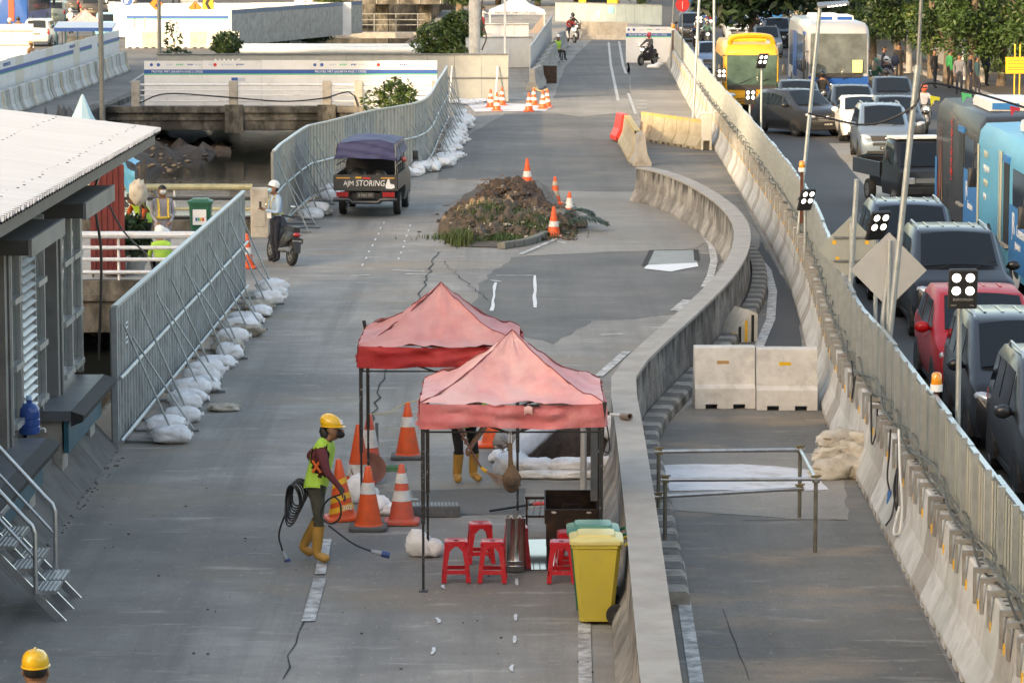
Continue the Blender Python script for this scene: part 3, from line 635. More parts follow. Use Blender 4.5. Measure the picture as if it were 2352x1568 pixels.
for i in range(n):
    a = Vector((lerp(row[0].x, row[1].x, i / n), lerp(row[0].y, row[1].y, i / n), 0)); b_ = Vector((lerp(row[0].x, row[1].x, (i + 1) / n), lerp(row[0].y, row[1].y, (i + 1) / n), 0)); c = (a + b_) / 2
    t = thing('concrete_barrier', ordi(i + 1) + ' yellow topped barrier away from the red water barrier in the short chain', 'barrier', (c.x, c.y, .01), -math.atan2(b_.x - a.x, b_.y - a.y), 'yellow topped barriers by the red barrier'); o = link('barrier_body', me_jb, t); o.scale = (1, (b_ - a).length, 1); o2 = link('painted_band', me_band, t); o2.scale = (1, (b_ - a).length * .98, 1)
p = g(1474, 386)
t = thing('concrete_barrier', 'single grey concrete barrier standing end-on at the tip of the curved wall', 'barrier', (p.x, p.y + 1.0, .01), 0.06); link('barrier_body', bm_[1], t)
mb = MB(); mb.box((-.02, -.497, .1), (.02, -.493, .95)); mb.build('end_groove', M_BLACK, t)
p = g(1622, 345)
t = thing('cable_box', 'narrow white metal cabinet on legs beside the barrier row', 'cabinet', p)
mb = MB(); mb.bbox((-.17, -.12, .32), (.17, .12, 1.2), .015); mb.build('body', mat('cabinet white', (.55, .54, .5), .5, n=.08), t)
mb = MB(); mb.box((-.2, -.15, 1.2), (.2, .15, 1.24)); mb.build('lid', M_WHITE, t)
for x in (-.14, .14): mb = MB(); mb.box((x - .03, -.1, 0), (x + .03, .1, .32)); mb.build('leg', MATS['cabinet white'], t)
p = g(1430, 326)
t = thing('water_barrier', 'red plastic water filled barrier beside the yellow barriers', 'barrier', (p.x, p.y + .4, 0), 0.15)
mb = MB(); mb.loft([[(x * (.36 + .0) if 0 else x * lerp(.32, .09, s), y_, z) for x, y_ in ((-1, -.55), (1, -.55), (1, .55), (-1, .55))] for s, z in ((0, .05), (0, .2), (.55, .45), (.9, .9), (1, .95))]); mb.build('shell', mat('red plastic', (.5, .035, .03), .45, n=.12, ns=5), t)
mb = MB(); mb.box((-.32, -.56, .05), (.32, -.552, .14)); mb.build('foot_band', mat('dark red plastic', (.2, .015, .015), .5), t)
# ================================================================== sheet fences with braces and sandbags on the left
def corr_panel(L_, h, m, rib=0.33, d=0.035):
    n = max(2, round(L_ / rib)); mb = MB(); w_ = L_ / n
    pts = []
    for i in range(n):
        u = i * w_; pts += [(u, 0), (u + w_ * .62, 0), (u + w_ * .68, -d), (u + w_ * .94, -d)]
    pts.append((L_, 0))
    mb.loft([[(x, y, z) for x, y in pts] for z in (0.06, h)], closed=False, cap=False)
    return mb
M_Z2 = mat('zinc sheet sunlit tone', (0.42, 0.41, 0.37), 0.5, 0.3, n=0.14, ns=2.5, dirt=(0.24, 0.24, 0.23), da=0.5, ds=2, dth=0.55)  # warm sunlight on the far fence put into the sheet colour
def sheet_fence(name, label, P, h, brace=1, every=2, mats=(M_ZINC,), rail=True):
    t = thing(name, label, 'fence', P[0])
    O = P[0]
    for i in range(len(P) - 1):
        a, b = P[i] - O, P[i + 1] - O; L_ = (b - a).length; ang = math.atan2(b.y - a.y, b.x - a.x)
        o = corr_panel(L_ - 0.012, h, None).build('fence_panel', mats[i % len(mats)], t, None, a, ang)
        mb = MB(); mb.box((0, -.05, h), (L_, .03, h + .04)); mb.build('top_rail', M_STEEL, t, None, a, ang)
        mb = MB(); mb.box((-.03, .0, 0), (.03, .06, h)); mb.build('post', M_STEELD, t, None, a, ang)
        for z in ((.5 * h, .1) if rail else ()):
            mb = MB(); mb.tube([(0, -.075, z), (L_, -.075, z)], .028, 8); mb.build('rail', M_STEEL, t, 40, a, ang)
        if i % every == 0 or every == 1:
            n_ = Vector((math.sin(ang), -math.cos(ang), 0)); d_ = Vector((math.cos(ang), math.sin(ang), 0))
            for k in range(brace if i % 2 == 0 else 1):
                q = a + d_ * (L_ * (.25 + .5 * k)); zt = h * (.86 if k % 2 == 0 else .7)
                mb = MB(); mb.tube([q + n_ * .06 + Vector((0, 0, zt)), q + n_ * (.78 + .15 * k) + Vector((0, 0, .03))], .016, 7); mb.build('brace', M_ZINC, t, 40)
                mb = MB(); mb.tube([q + n_ * .05 + Vector((0, 0, .03)), q + n_ * (.85 + .15 * k) + Vector((0, 0, .03))], .025, 6); mb.build('brace_foot', M_STEELD, t, 40)
    return t
f1 = [Vector((lerp(-5.52, -5.36, i / 10), lerp(45.0, 65, i / 10), 0)) for i in range(11)]
t = sheet_fence('sheet_fence', 'near grey corrugated sheet fence propped with pipes beside the bus shelter', f1, 1.97, 2, 1)
mb = MB(); mb.box((-.04, -.05, 0), (.04, .04, 2.0)); mb.build('end_post', M_STEEL, t)
mb = MB()
for z in (1.35, 1.42, 1.49, 1.56, 1.63): mb.box((.045, .95, z), (.05, 1.15, z + .03))
mb.build('stencil_mark', M_PURE, t)
mb = MB(); mb.box((.05, 16.0, 1.2), (.06, 16.25, 1.9)); mb.box((.06, 16.0, 1.2), (.065, 16.25, 1.35), k=1); mb.build('pennant', [M_PURE, M_BLUE], t)
f2 = [g(x, y, 2.0) for x, y in [(628, 346), (643, 331), (709, 287), (759, 277), (845, 255), (900, 246), (957, 235), (985, 218), (1005, 185), (1020, 163), (1026, 152)]]
f2 = [Vector((p.x, p.y, 0)) for p in f2]
f2 = f2[:2] + spline(f2[1:], 1.9)[1:]
t = sheet_fence('sheet_fence', 'far grey corrugated sheet fence curving from the scooter to the bridge', f2, 1.97, 2, 1, (M_ZINC, M_Z2, M_Z2, M_ZINC))
# sandbags
def bag_mesh(seed, a=.29, b=.19, c=.1, m=None):
    mb = MB(); dq = 1.7 if m else 1
    def fn(d):
        q = (abs(d.x) ** 3.4 + abs(d.y) ** 3.2 + abs(d.z) ** 2.2) ** (-1 / 2.9)
        return q * (1 + .17 * dq * noise.noise(d * 1.6 + Vector((seed, 0, 0))) + .10 * dq * noise.noise(d * 4.3 + Vector((0, seed, 0))) + .06 * noise.noise(d * 11 + Vector((1, seed, 0))) - .16 * abs(noise.noise(d * 3.3 + Vector((seed, 7, 0)))) + .0 * noise.noise(d + Vector((0, seed, 4))))
    mb.ball((0, 0, c * .85), (a, b, c), 28, 16, fn)
    mb.v = [(x, y, max(z, 0.0)) for x, y, z in mb.v]
    # gathered mouth of the bag
    mb.lathe([(.03, -.04), (.035, .01), (.02, .04), (.034, .08)], 9, (0, 0, 0), TR(a * .93, 0, c * .7) @ RY(PI / 2 * .9))
    return mb.mesh('sandbag', m or M_BAG, 70)
BAGS = [bag_mesh(i * 3.7) for i in range(6)]; BAGSD = [bag_mesh(i * 5.1 + 40, m=M_BAGD) for i in range(4)]
def sandbag(loc, rz, label, group, s=(1, 1, 1), k=None, dirty=False, rot=None):
    L_ = BAGSD if dirty else BAGS
    o = link('sandbag', L_[(k if k is not None else random.randrange(99)) % len(L_)], None, loc, rz); o.scale = s
    if rot: o.rotation_euler = (rot[0], rot[1], rz)
    return tag(o, label, 'sandbag', group)
for i in range(10):
    for k in ((0, 1, 2) if i % 3 != 1 else (0, 2)):
        y = 45.4 + 2 * i + rnd(-.1, .3) + k * .52; x = -4.93 + rnd(-.08, .12) + .008 * (y - 45)
        z = 0 if k != 1 else .11
        if k == 1: y -= .25; x += rnd(-.05, .05)
        sandbag((x, y, z), rnd(-.5, .5) + (PI / 2 if k == 2 else 0), ('lower white sandbag', 'upper white sandbag', 'crosswise white sandbag')[k] + ' of the %s heap from the near end of the near fence' % ordi(i + 1), 'sandbags along the near fence', (rnd(.9, 1.15), rnd(.95, 1.25), rnd(1.1, 1.6)), dirty=(i > 3 and rnd(0, 1) < .25))
sandbag((-4.35, 48.6, 0), .3, 'flattened muddy sack lying on the road just beside the white sandbags', None, (.8, .8, .6), dirty=True)
for i in range(2, len(f2) - 1):
    d_ = (f2[i + 1] - f2[i]).normalized(); n_ = Vector((d_.y, -d_.x, 0))
    if i in (3, 4): continue
    for k in range(3):
        q = f2[i] + d_ * (k * .65) + n_ * (.62 + rnd(-.1, .16)); z = 0 if k != 1 else rnd(.05, .16)
        sandbag((q.x, q.y, z), rnd(0, 3), ('first', 'raised middle', 'last')[k] + ' white sandbag at the %s panel of the far curving fence' % ordi(i + 1), 'sandbags along the far fence', (rnd(1, 1.3), rnd(1, 1.3), rnd(1.1, 1.7)))
for j, (x, y) in enumerate(((1062, 237), (1075, 240), (1090, 238), (1105, 236), (1052, 238))):
    p = g(x, y); sandbag(p, rnd(0, 3), ordi(j + 1) + ' white sandbag along the foot of the plain grey hoarding', 'sandbags by the grey hoarding', (1.2, 1.2, 1))

# ================================================================== bus shelter on the left
M_ROOF = mat('white roof sheet', (0.6, 0.6, 0.62), 0.35, n=0.05, ns=1, dirt=(0.5, 0.5, 0.52), da=.35, ds=.8, dth=.55, stretch=(.3, 2, 1))
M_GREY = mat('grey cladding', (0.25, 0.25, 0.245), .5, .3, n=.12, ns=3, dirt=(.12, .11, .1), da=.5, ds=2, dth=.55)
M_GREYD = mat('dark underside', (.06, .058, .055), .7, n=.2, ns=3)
M_ALU = mat('aluminium frame', (.45, .46, .46), .4, .6, n=.12, ns=5, dirt=(.2, .19, .18), da=.4, ds=3, dth=.57)
M_TEAL = mat('teal panel', (.02, .1, .14), .35, n=.2, ns=3)
st = thing('bus_shelter', 'raised bus shelter with white ribbed roof and grey door canopies beside the canal', 'bus shelter', (0, 0, 0))
EX, RZ_, YE, YS = -5.5, 4.05, 50.3, 24.0
n = 130; me_rib = None
slope = 0.115
for i in range(n):      # roof made of separate ribbed sheets
    y = YE - (i + 1) * .205
    if me_rib is None:
        mb = MB(); mb.loft([[(x, 0, slope * -x), (x, .1, slope * -x), (x, .118, slope * -x + .045), (x, .168, slope * -x + .045), (x, .2, slope * -x)] for x in (0, -2.2, -4.6)], closed=False, cap=False)
        me_rib = mb.mesh('roof_sheet', M_ROOF)
    link('roof_sheet', me_rib, st, (EX + .09 + rnd(-.008, .008), y, RZ_ + .06))
mb = MB()
for i in range(60):
    for u in (.3, 1.5, 2.7):
        y = YE - .33 - i * .41 + rnd(-.05, .05); mb.lathe([(.022, 0), (.014, .012)], 6, (EX - u + rnd(-.05, .05), y, RZ_ + .1 + slope * u))
o = mb.build('roof_screw', M_BLACK, st); o['kind'] = 'stuff'
mb = MB(); [mb.box((EX + .02, YE - (i + 1) * .205 + .112, RZ_ + .02), (EX + .075, YE - (i + 1) * .205 + .175, RZ_ + .1)) for i in range(n)]; o = mb.build('rib_end', M_BLACK, st); o['kind'] = 'stuff'
mb = MB(); mb.tube(spline([Vector((-5.75, 46, 3.9)), Vector((-5.8, 45.2, 3.5)), Vector((-5.7, 45.1, 2.7)), Vector((-5.75, 45.05, 1.2))], .2), .02, 6); mb.tube(spline([Vector((-5.6, 44.9, 3.5)), Vector((-5.55, 46.5, 2.9)), Vector((-5.6, 50, 2.2))], .3), .014, 5); mb.build('cable', M_BLACK, st, 50)
for y in (38.2, 42.6): mb = MB(); mb.tube([(-5.93, y + .06, 1.1), (-5.93, y + .06, 3.5)], .02, 6); mb.build('downpipe', M_STEELD, st, 50)
mb = MB(); mb.box((EX - .02, YS, RZ_ - .15), (EX, YE, RZ_ + .02)); mb.build('eave_board', mat('eave grey', (.12, .12, .122), .5, .2, n=.15, ns=3), st)
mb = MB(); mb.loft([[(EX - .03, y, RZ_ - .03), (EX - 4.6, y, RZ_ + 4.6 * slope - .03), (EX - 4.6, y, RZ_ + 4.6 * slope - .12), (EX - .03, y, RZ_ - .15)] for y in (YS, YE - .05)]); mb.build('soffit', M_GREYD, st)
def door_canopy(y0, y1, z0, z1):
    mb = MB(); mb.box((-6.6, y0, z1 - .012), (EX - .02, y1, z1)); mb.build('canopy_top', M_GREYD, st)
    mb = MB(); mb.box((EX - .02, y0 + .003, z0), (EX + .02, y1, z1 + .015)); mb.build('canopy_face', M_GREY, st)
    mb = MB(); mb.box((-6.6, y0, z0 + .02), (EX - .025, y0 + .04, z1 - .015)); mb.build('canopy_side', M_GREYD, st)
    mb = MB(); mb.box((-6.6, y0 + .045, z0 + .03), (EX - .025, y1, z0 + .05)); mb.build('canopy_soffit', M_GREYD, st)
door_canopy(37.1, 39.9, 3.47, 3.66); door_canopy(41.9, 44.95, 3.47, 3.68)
FX = -5.95
def post(y0, y1, z0=1.1, z1=3.95, m=M_GREY, dx=.3): mb = MB(); mb.box((FX - dx, y0, z0), (FX, y1, z1)); mb.build('column', m, st)
post(38.05, 38.5); post(42.45, 42.85); post(31.0, 31.4); post(44.85, 45.0, m=M_ALU, dx=.1)
M_PANE = mat('shelter glass', (.2, .24, .24), .08, alpha=.45, spec=.6)
def window(y0, y1, zs):
    mb = MB(); mb.box((FX - .09, y0, 1.2), (FX + .01, y0 + .06, 3.6)); mb.box((FX - .09, y1 - .06, 1.2), (FX + .01, y1, 3.6))
    fr = mb.build('window_frame', M_ALU, st)
    for z in zs: mb = MB(); mb.box((FX - .1, y0 + .06, z), (FX + .05, y1 - .06, z + .07)); mb.build('ledge', M_ALU, fr)
    mb = MB(); mb.box((FX - .05, y0 + .06, 1.2), (FX - .045, y1 - .06, 3.6)); mb.build('pane', M_PANE, fr)
    mb = MB(); mb.box((FX - .07, (y0 + y1) / 2 - .02, 1.2), (FX - .055, (y0 + y1) / 2 + .02, 3.6)); mb.build('mullion', M_ALU, fr)
window(38.5, 39.25, (1.25, 1.95, 2.75)); window(40.45, 41.3, (1.25, 1.95, 2.75)); window(42.86, 43.85, (1.25, 1.95, 2.75)); window(43.85, 44.8, (1.25, 1.95, 2.75)); window(29, 31, (1.25, 2.2))
mb = MB(); mb.box((FX - .08, 39.25, 1.15), (FX + .02, 39.3, 3.6)); mb.box((FX - .08, 40.4, 1.15), (FX + .02, 40.45, 3.6)); lf = mb.build('louvre_frame', M_ALU, st)
me_l = small(lambda b: b.loft([[(-.1, y, .09), (.03, y, 0), (.035, y, .012), (-.095, y, .105)] for y in (0, 1.1)]), 'slat', M_ALU)
for i in range(22): link('slat', me_l, lf, (FX, 39.3, 1.2 + i * .107))
mb = MB(); mb.box((FX - .5, 41.95, 1.1), (FX - .45, 42.4, 3.6)); mb.build('sliding_door', M_TEAL, st)
mb = MB(); mb.box((FX - .12, 41.3, 1.1), (FX - .04, 41.38, 3.6)); mb.build('door_post', M_ALU, st)
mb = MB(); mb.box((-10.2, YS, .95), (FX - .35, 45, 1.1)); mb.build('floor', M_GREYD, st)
mb = MB(); mb.box((-10.3, YS, -1.6), (-10.15, 45, 4.3)); mb.build('back_wall', M_GREY, st)
for y0, y1 in ((30, 38.95), (41.15, 44.6)):
    mb = MB(); mb.box((FX - .35, y0, .97), (-5.62, y1, 1.1)); mb.build('platform', mat('platform plate', (.13, .14, .155), .5, .2, n=.2, ns=3), st)
    mb = MB(); mb.loft([[(-5.62, y, 1.1), (-5.45, y, 1.04), (-5.47, y, .96), (-5.62, y, .9)] for y in (y0, y1)]); mb.build('edge_pad', M_RUBBER, st)
    mb = MB(); mb.box((-5.72, y0 + .05, .55), (-5.66, y1 - .05, .96)); mb.build('skirt', M_TEAL, st)
    mb = MB(); mb.box((-6.2, y0 + .1, 0), (-5.75, y0 + .6, .97)); mb.box((-6.2, y1 - .6, 0), (-5.75, y1 - .1, .97)); mb.build('plinth', M_CONC, st)
mb = MB(); mb.box((-10.1, YS, -1.6), (-6.25, 44.9, .9)); mb.build('base_wall', M_STAIN, st)
# sloped concrete kerb wall at the road edge
kw = thing('sloped_kerb_wall', 'low sloping concrete kerb wall between the road and the bus shelter', 'wall')
M_KERBW = mat('dark kerb concrete', (0.14, 0.135, 0.125), .9, n=.2, ns=2, dirt=(.06, .058, .055), da=.6, ds=1.6, dth=.5, bump=.3, world=True)
for i in range(10):
    y = 26 + i * 1.9
    mb = MB(); mb.prism([(-5.48, 0), (-5.85, .42), (-5.88, .62), (-6.05, .64), (-6.05, 0)], y + .01, y + 1.89, 'y'); mb.build('kerb_panel', M_KERBW, kw)
mb = MB(); mb.box((-6.0, 30, .64), (-5.9, 45, .68)); mb.build('worn_edge', M_CONC, kw)
# water gallon on the platform
p = g(68, 996, 1.1)
t = thing('water_gallon', 'blue plastic water gallon standing on the shelter platform edge', 'water bottle', (p.x, p.y, 1.1))
M_GAL = mat('gallon blue', (.04, .12, .42), .15, trans=.35, n=.05)
mb = MB(); mb.lathe([(.11, 0), (.13, .015), (.13, .09), (.12, .1), (.13, .11), (.13, .18), (.12, .19), (.13, .2), (.13, .27), (.125, .32), (.08, .37), (.035, .385), (.035, .43)], 24); mb.build('bottle', M_GAL, t, 40)
mb = MB(); mb.lathe([(.037, .42), (.037, .46), (.03, .47)], 14); mb.build('cap', mat('cap blue', (.35, .5, .7), .5), t, 40)
mb = MB(); mb.tube([(.12, .0, .06), (.17, 0, .07), (.19, 0, .05), (.19, 0, .02)], .013, 6); mb.build('tap', M_PURE, t, 40)

# aluminium steps down to the road
t = thing('metal_steps', 'aluminium access steps with handrails leading from the shelter platform to the road', 'steps', (0, 0, 0))
M_ALS = mat('step aluminium', (.5, .51, .52), .35, .85, n=.15, ns=9)
ux, uz = math.cos(R(48)), math.sin(R(48))
for y in (33.6, 34.2, 34.8):
    mb = MB(); a = Vector((-4.78, y, .0)); b = a + Vector((-ux, 0, uz)) * 1.5
    mb.loft([[(a.x, y - .02, a.z), (a.x + .11, y - .02, a.z), (a.x + .11, y + .02, a.z), (a.x, y + .02, a.z)], [(b.x - .05, y - .02, b.z), (b.x + .06, y - .02, b.z), (b.x + .06, y + .02, b.z), (b.x - .05, y + .02, b.z)]]); mb.build('stringer', M_ALS, t)
for k in range(4):
    for y in (33.63, 34.23):
        q = Vector((-4.74, 0, 0)) + Vector((-ux, 0, uz)) * (.42 + k * .32)
        mb = MB(); mb.box((q.x - .04, y, q.z - .035), (q.x + .24, y + .54, q.z))
        for j in range(6): mb.box((q.x - .03 + j * .045, y + .01, q.z), (q.x - .005 + j * .045, y + .53, q.z + .008))
        mb.build('tread', M_ALS, t)
for y, x0 in ((33.55, -4.98), (34.85, -4.95)):
    z0 = .3; zt = 1.0; mb = MB(); P = [Vector((x0, y, z0)), Vector((x0, y, zt - .06)), Vector((x0 - .03, y, zt + .02)), Vector((x0 - .1, y, zt + .09)), Vector((x0 - .1, y, zt + .09)) + Vector((-ux, 0, uz)) * 1.2]
    mb.tube(P, .025, 10); mb.build('handrail', M_ALS, t, 50)
    mb = MB(); a = Vector((x0, y, .68)); mb.tube([a, a + Vector((-ux, 0, uz)) * 1.4], .018, 8); mb.build('mid_rail', M_ALS, t, 50)

# things on the footbridge behind the shelter
p = g(280, 600); t = thing('red_sheet', 'dark red corrugated sheet standing upright beside the shelter end', 'corrugated sheet', (-8.75, 67.5, 0))
mb = corr_panel(.72, 2.35, None, .12, .02); mb.build('sheet', mat('dark red sheet', (.13, .02, .02), .5, n=.2, ns=4), t)
mb = MB(); mb.box((0.02, .03, 0), (.06, .07, 2.3)); mb.box((.64, .03, 0), (.68, .07, 2.3)); mb.build('stake', M_BARK, t)
M_TARPB = mat('light blue tarpaulin', (.12, .42, .62), .5, n=.12, ns=4, bump=.3, bs=7)
mb = MB(); mb.grid(lambda u, v: (-9.15 + 1.1 * u, 69.6 + 1.0 * v, 2.3 + .42 * math.sin(PI * min(1, u * 1.2)) ** .5 - .5 * max(0, u - .8) + .05 * fbm(u * 4, v * 4)), 14, 8)
mb.grid(lambda u, v: (-9.15 + 1.1 * u, 69.6 - .04 * math.sin(v * 9), 2.15 + .42 * math.sin(PI * min(1, u * 1.2)) ** .5 - .5 * max(0, u - .8) - .55 * v + .03 * fbm(u * 5, v * 5)), 14, 8)
tag(mb.build('blue_tarpaulin', M_TARPB, None, 60), 'light blue tarpaulin draped over the stall behind the red sheet', 'tarpaulin')
mb = MB(); 
for x, y in ((-8.8, 69.7), (-7.95, 69.7), (-8.8, 70.5), (-7.95, 70.5)): mb.tube([(x, y, 0), (x, y, 2.2)], .03, 6)
mb.box((-8.85, 69.65, .9), (-7.9, 70.55, .95)); tag(mb.build('stall_frame', M_BARK), 'wooden stall frame holding up the light blue tarpaulin', 'stall')
mb = MB(); mb.ball((0, 0, 0), (.19, .15, .27), 26, 18, lambda d: 1 + .2 * noise.noise(d * 3) + .08 * noise.noise(d * 9) - .3 * d.z); tag(mb.build('plastic_sack', M_BAGD, None, 60, (-7.95, 69.3, 1.7)), 'bulging white plastic sack hung from the stall by the red sheet', 'sack')
# white peaked tent roof and pole beyond
p = g(195, 250); t = thing('peaked_tent', 'pale blue pointed tent roof showing above the white shelter roof', 'tent', (-9.85, 75, 0))
mb = MB(); mb.lathe([(.95, 1.85), (.72, 2.15), (.44, 2.55), (.2, 3.0), (.04, 3.38), (.015, 3.42)], 8); mb.build('tent_roof', mat('tent pale blue', (.42, .6, .68), .55, n=.05, ns=2), t, 20)
for a in range(4): mb = MB(); x, y = .66 * math.cos(a * PI / 2 + .78), .66 * math.sin(a * PI / 2 + .78); mb.tube([(x, y, 0), (x, y, 2.1)], .03, 6); mb.build('leg', M_STEEL, t)
M_POLE = mat('lamp pole grey', (.2, .2, .19), .6, .3, n=.12, ns=2)
def pole(name, label, p, h, r0, r1, m=M_POLE, cat='pole'):
    mb = MB(); mb.lathe([(r0 * 1.8, 0), (r0 * 1.8, .06), (r0, .08), (r1, h)], 14); return tag(mb.build(name, m, None, 40, p), label, cat)
pole('lamp_pole', 'tall thin grey pole rising behind the pale blue tent roof', (-15.3, 122, 0), 10, .1, .08)
pole('lamp_pole', 'thin grey pole standing by the road bend before the cream hoarding', (-17.0, 158, 0), 11, .1, .08)
# green wheelie bin on the footbridge
def wheelie(name, label, loc, rz, body, lid, group=None, h=.93):
    t = thing(name, label, 'wheelie bin', loc, rz, group)
    w0, w1, d0, d1 = .19, .24, .175, .26
    def ring(wx, dy, z, r=.04): return [(-wx + r, -dy, z), (wx - r, -dy, z), (wx, -dy + r, z), (wx, dy - r, z), (wx - r, dy, z), (-wx + r, dy, z), (-wx, dy - r, z), (-wx, -dy + r, z)]
    mb = MB(); mb.loft([ring(w0, d0, .03), ring(w0 + .002, d0 + .002, .05), ring(w1 - .003, d1 - .01, .8), ring(w1 + .012, d1, .81), ring(w1 + .012, d1, .85)]); mb.build('body', body, t, 35)
    mb = MB(); mb.loft([ring(w1 + .03, d1 + .02, .852), ring(w1 + .03, d1 + .02, .885), ring(w1 + .01, d1, .90), ring(w1 - .05, d1 - .06, .92), ring(w1 - .06, d1 - .07, .945), ring(w1 - .1, d1 - .1, .95)])
    l = mb.build('lid', lid, t, 35)
    mb = MB(); mb.tube([(-.19, d1 + .03, .84), (-.19, d1 + .1, .86), (.19, d1 + .1, .86), (.19, d1 + .03, .84)], .018, 8); mb.build('handle', body, t, 40)
    for s_ in (-1, 1):
        w_ = MB(); w_.lathe([(.04, -.025), (.105, -.025), (.112, -.015), (.112, .015), (.105, .025), (.04, .025)], 24, M=TR(s_ * .25, d0 + .035, .112) @ RY(PI / 2), cap=False); tw = w_.build('wheel', M_RUBBER, t, 35)
        w_ = MB(); w_.lathe([(.0, -.018), (.06, -.018), (.065, .0), (.06, .018), (.0, .018)], 16, M=TR(s_ * .25, d0 + .035, .112) @ RY(PI / 2), cap=False); w_.build('hub', mat('hub grey', (.06, .06, .065), .5), tw, 35)
    return t
M_GBIN = mat('bin green', (.02, .12, .07), .45, n=.1, ns=4); M_YBIN = mat('bin yellow', (.5, .41, .06), .42, n=.06, ns=3, dirt=(.4, .3, .1), da=.5, ds=4, dth=.6); M_YLID = mat('lid yellow', (.6, .52, .2), .4, n=.06, ns=4)
p = g(462, 590); tb = wheelie('wheelie_bin', 'green wheelie bin with a white notice standing on the footbridge', (p.x, p.y, .35), 0, M_GBIN, M_GBIN)
mb = MB(); mb.box((-.15, -.262, .38), (.15, -.255, .72)); nb = mb.build('notice', M_PURE, tb)
mb = MB()
for j, k in enumerate((0, 1, 2, 3)): mb.box((-.09 + j * .05, -.27, .47), (-.05 + j * .05, -.264, .54), k=k)
mb.build('print', [M_BLUE, M_GREENP, M_YEL, M_REDP], nb)
# ================================================================== canopies
def canopy(label, loc, rz, red, redv, W=2.0, D=2.0, hz=1.81, hv=.27, peak=.68, seed=0):
    t = thing('canopy', label, 'canopy', loc, rz, None)
    def roof(gore, u, v):  # u across the gore at the eave (-1..1), v 0 eave..1 peak
        s = 1 - v; z = hz + hv + peak * (.55 * v + .45 * v ** 2.2) - .09 * (1 - u * u) * (math.sin(PI * min(1, v * 1.15)) ** 1) + .05 * fbm(u * 2 + seed, v * 3 + gore * 5, seed) * s ** .3 + .014 * fbm(u * 7, v * 8 + gore, seed)
        z += .012 * math.sin(u * 9 + v * 14 + seed) * s * v * 3
        x = u * s * W / 2; y = -s * D / 2
        return Matrix.Rotation(gore * PI / 2, 3, 'Z') @ Vector((x, y, z)) if W == D else Vector((x, y, z))
    mb = MB()
    for q in range(4): mb.grid(lambda a, b, q=q: roof(q, a * 2 - 1, b), 22, 18)
    mb.build('roof_cloth', red, t, 50)
    mb = MB()
    for q in range(4):
        def val(a, b, q=q):
            u = a * 2 - 1; o = .03 * math.sin(u * 11 + q + seed) * (1 - b) + .045 * fbm(u * 3, b * 2 + q, seed + 3) + .008 * math.sin(b * 12 + u * 3)
            z = hz + hv * b + .012 * math.sin(u * 5 + q * 2 + seed) * (1 - b) - .018 * (1 - u * u) * b
            return Matrix.Rotation(q * PI / 2, 3, 'Z') @ Vector((u * W / 2 * (1.012 - .012 * b), -D / 2 - .012 - o * (1 - u ** 8), z))
        mb.grid(val, 30, 8)
    mb.build('valance', redv, t, 50)
    mb = MB()
    for q in range(4): mb.tube([roof(q, 1, v / 14) + Vector((0, 0, .008)) for v in range(15)], .007, 5)
    mb.build('seam_piping', mat('canopy piping', (.27, .05, .06), .6), t, 50)
    M_LEG = mat('canopy leg', (.02, .02, .022), .5, n=.3, ns=14, dirt=(.5, .5, .48), da=.9, ds=30, dth=.66)
    for sx in (-1, 1):
        for sy in (-1, 1):
            x, y = sx * (W / 2 - .03), sy * (D / 2 - .03)
            mb = MB(); mb.box((x - .022, y - .022, .75), (x + .022, y + .022, hz + hv)); mb.box((x - .014, y - .014, 0.02), (x + .014, y + .014, .75)); mb.box((x - .05, y - .05, 0), (x + .05, y + .05, .012)); mb.build('leg', M_LEG, t)
    for q in range(4):
        for a in (-1, 1):
            mb = MB(); A = Matrix.Rotation(q * PI / 2, 3, 'Z')
            mb.tube([A @ Vector((a * (W / 2 - .05), -D / 2 + .05, hz - .05)), A @ Vector((0, -D / 2 + .05, hz - .05 + .0)), ], .012, 4); mb.tube([A @ Vector((a * .28, -D / 2 + .05, hz + .02)), A @ Vector((0, -D / 2 + .05, hz - .07))], .014, 4); mb.build('truss_bar', M_BLACK, t)
    return t
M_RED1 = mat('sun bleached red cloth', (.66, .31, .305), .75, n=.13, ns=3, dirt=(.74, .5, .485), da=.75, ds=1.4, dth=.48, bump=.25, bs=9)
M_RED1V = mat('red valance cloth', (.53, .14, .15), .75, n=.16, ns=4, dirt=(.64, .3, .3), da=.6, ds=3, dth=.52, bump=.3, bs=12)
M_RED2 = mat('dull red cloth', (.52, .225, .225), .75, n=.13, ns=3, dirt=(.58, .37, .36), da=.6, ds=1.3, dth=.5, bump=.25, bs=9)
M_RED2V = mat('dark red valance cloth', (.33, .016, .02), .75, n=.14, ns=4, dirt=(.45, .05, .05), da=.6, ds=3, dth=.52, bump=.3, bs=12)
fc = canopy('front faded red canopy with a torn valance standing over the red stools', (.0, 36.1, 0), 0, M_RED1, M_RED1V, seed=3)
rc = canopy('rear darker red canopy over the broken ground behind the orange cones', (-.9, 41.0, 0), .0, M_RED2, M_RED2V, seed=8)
mb = MB(); mb.loft([[(.98, -1.03, 2.1), (1.03, -1.03, 2.1), (1.01, -1.035, 1.9)], [(.98, -1.02, 2.1), (1.03, -1.02, 2.1), (1.01, -1.02, 1.9)]]); mb.build('tear', M_BLACK, fc)
mb = MB(); mb.grid(lambda u, v: (.13 + .09 * u, -1.035 - .02 * math.sin(v * 3), 2.06 - .1 * v + .02 * math.sin(u * 3)), 4, 4); mb.build('torn_flap', M_RED1, fc, 50)
mb = MB(); mb.box((.13, -1.045, 2.05), (.3, -1.025, 2.075)); mb.build('tear', M_BLACK, fc)
mb = MB(); mb.tube([(-1.0, 1.0, 2.05), (-1.02, 1.0, 2.16)], .025, 6); mb.build('corner_bracket', M_BLACK, rc)
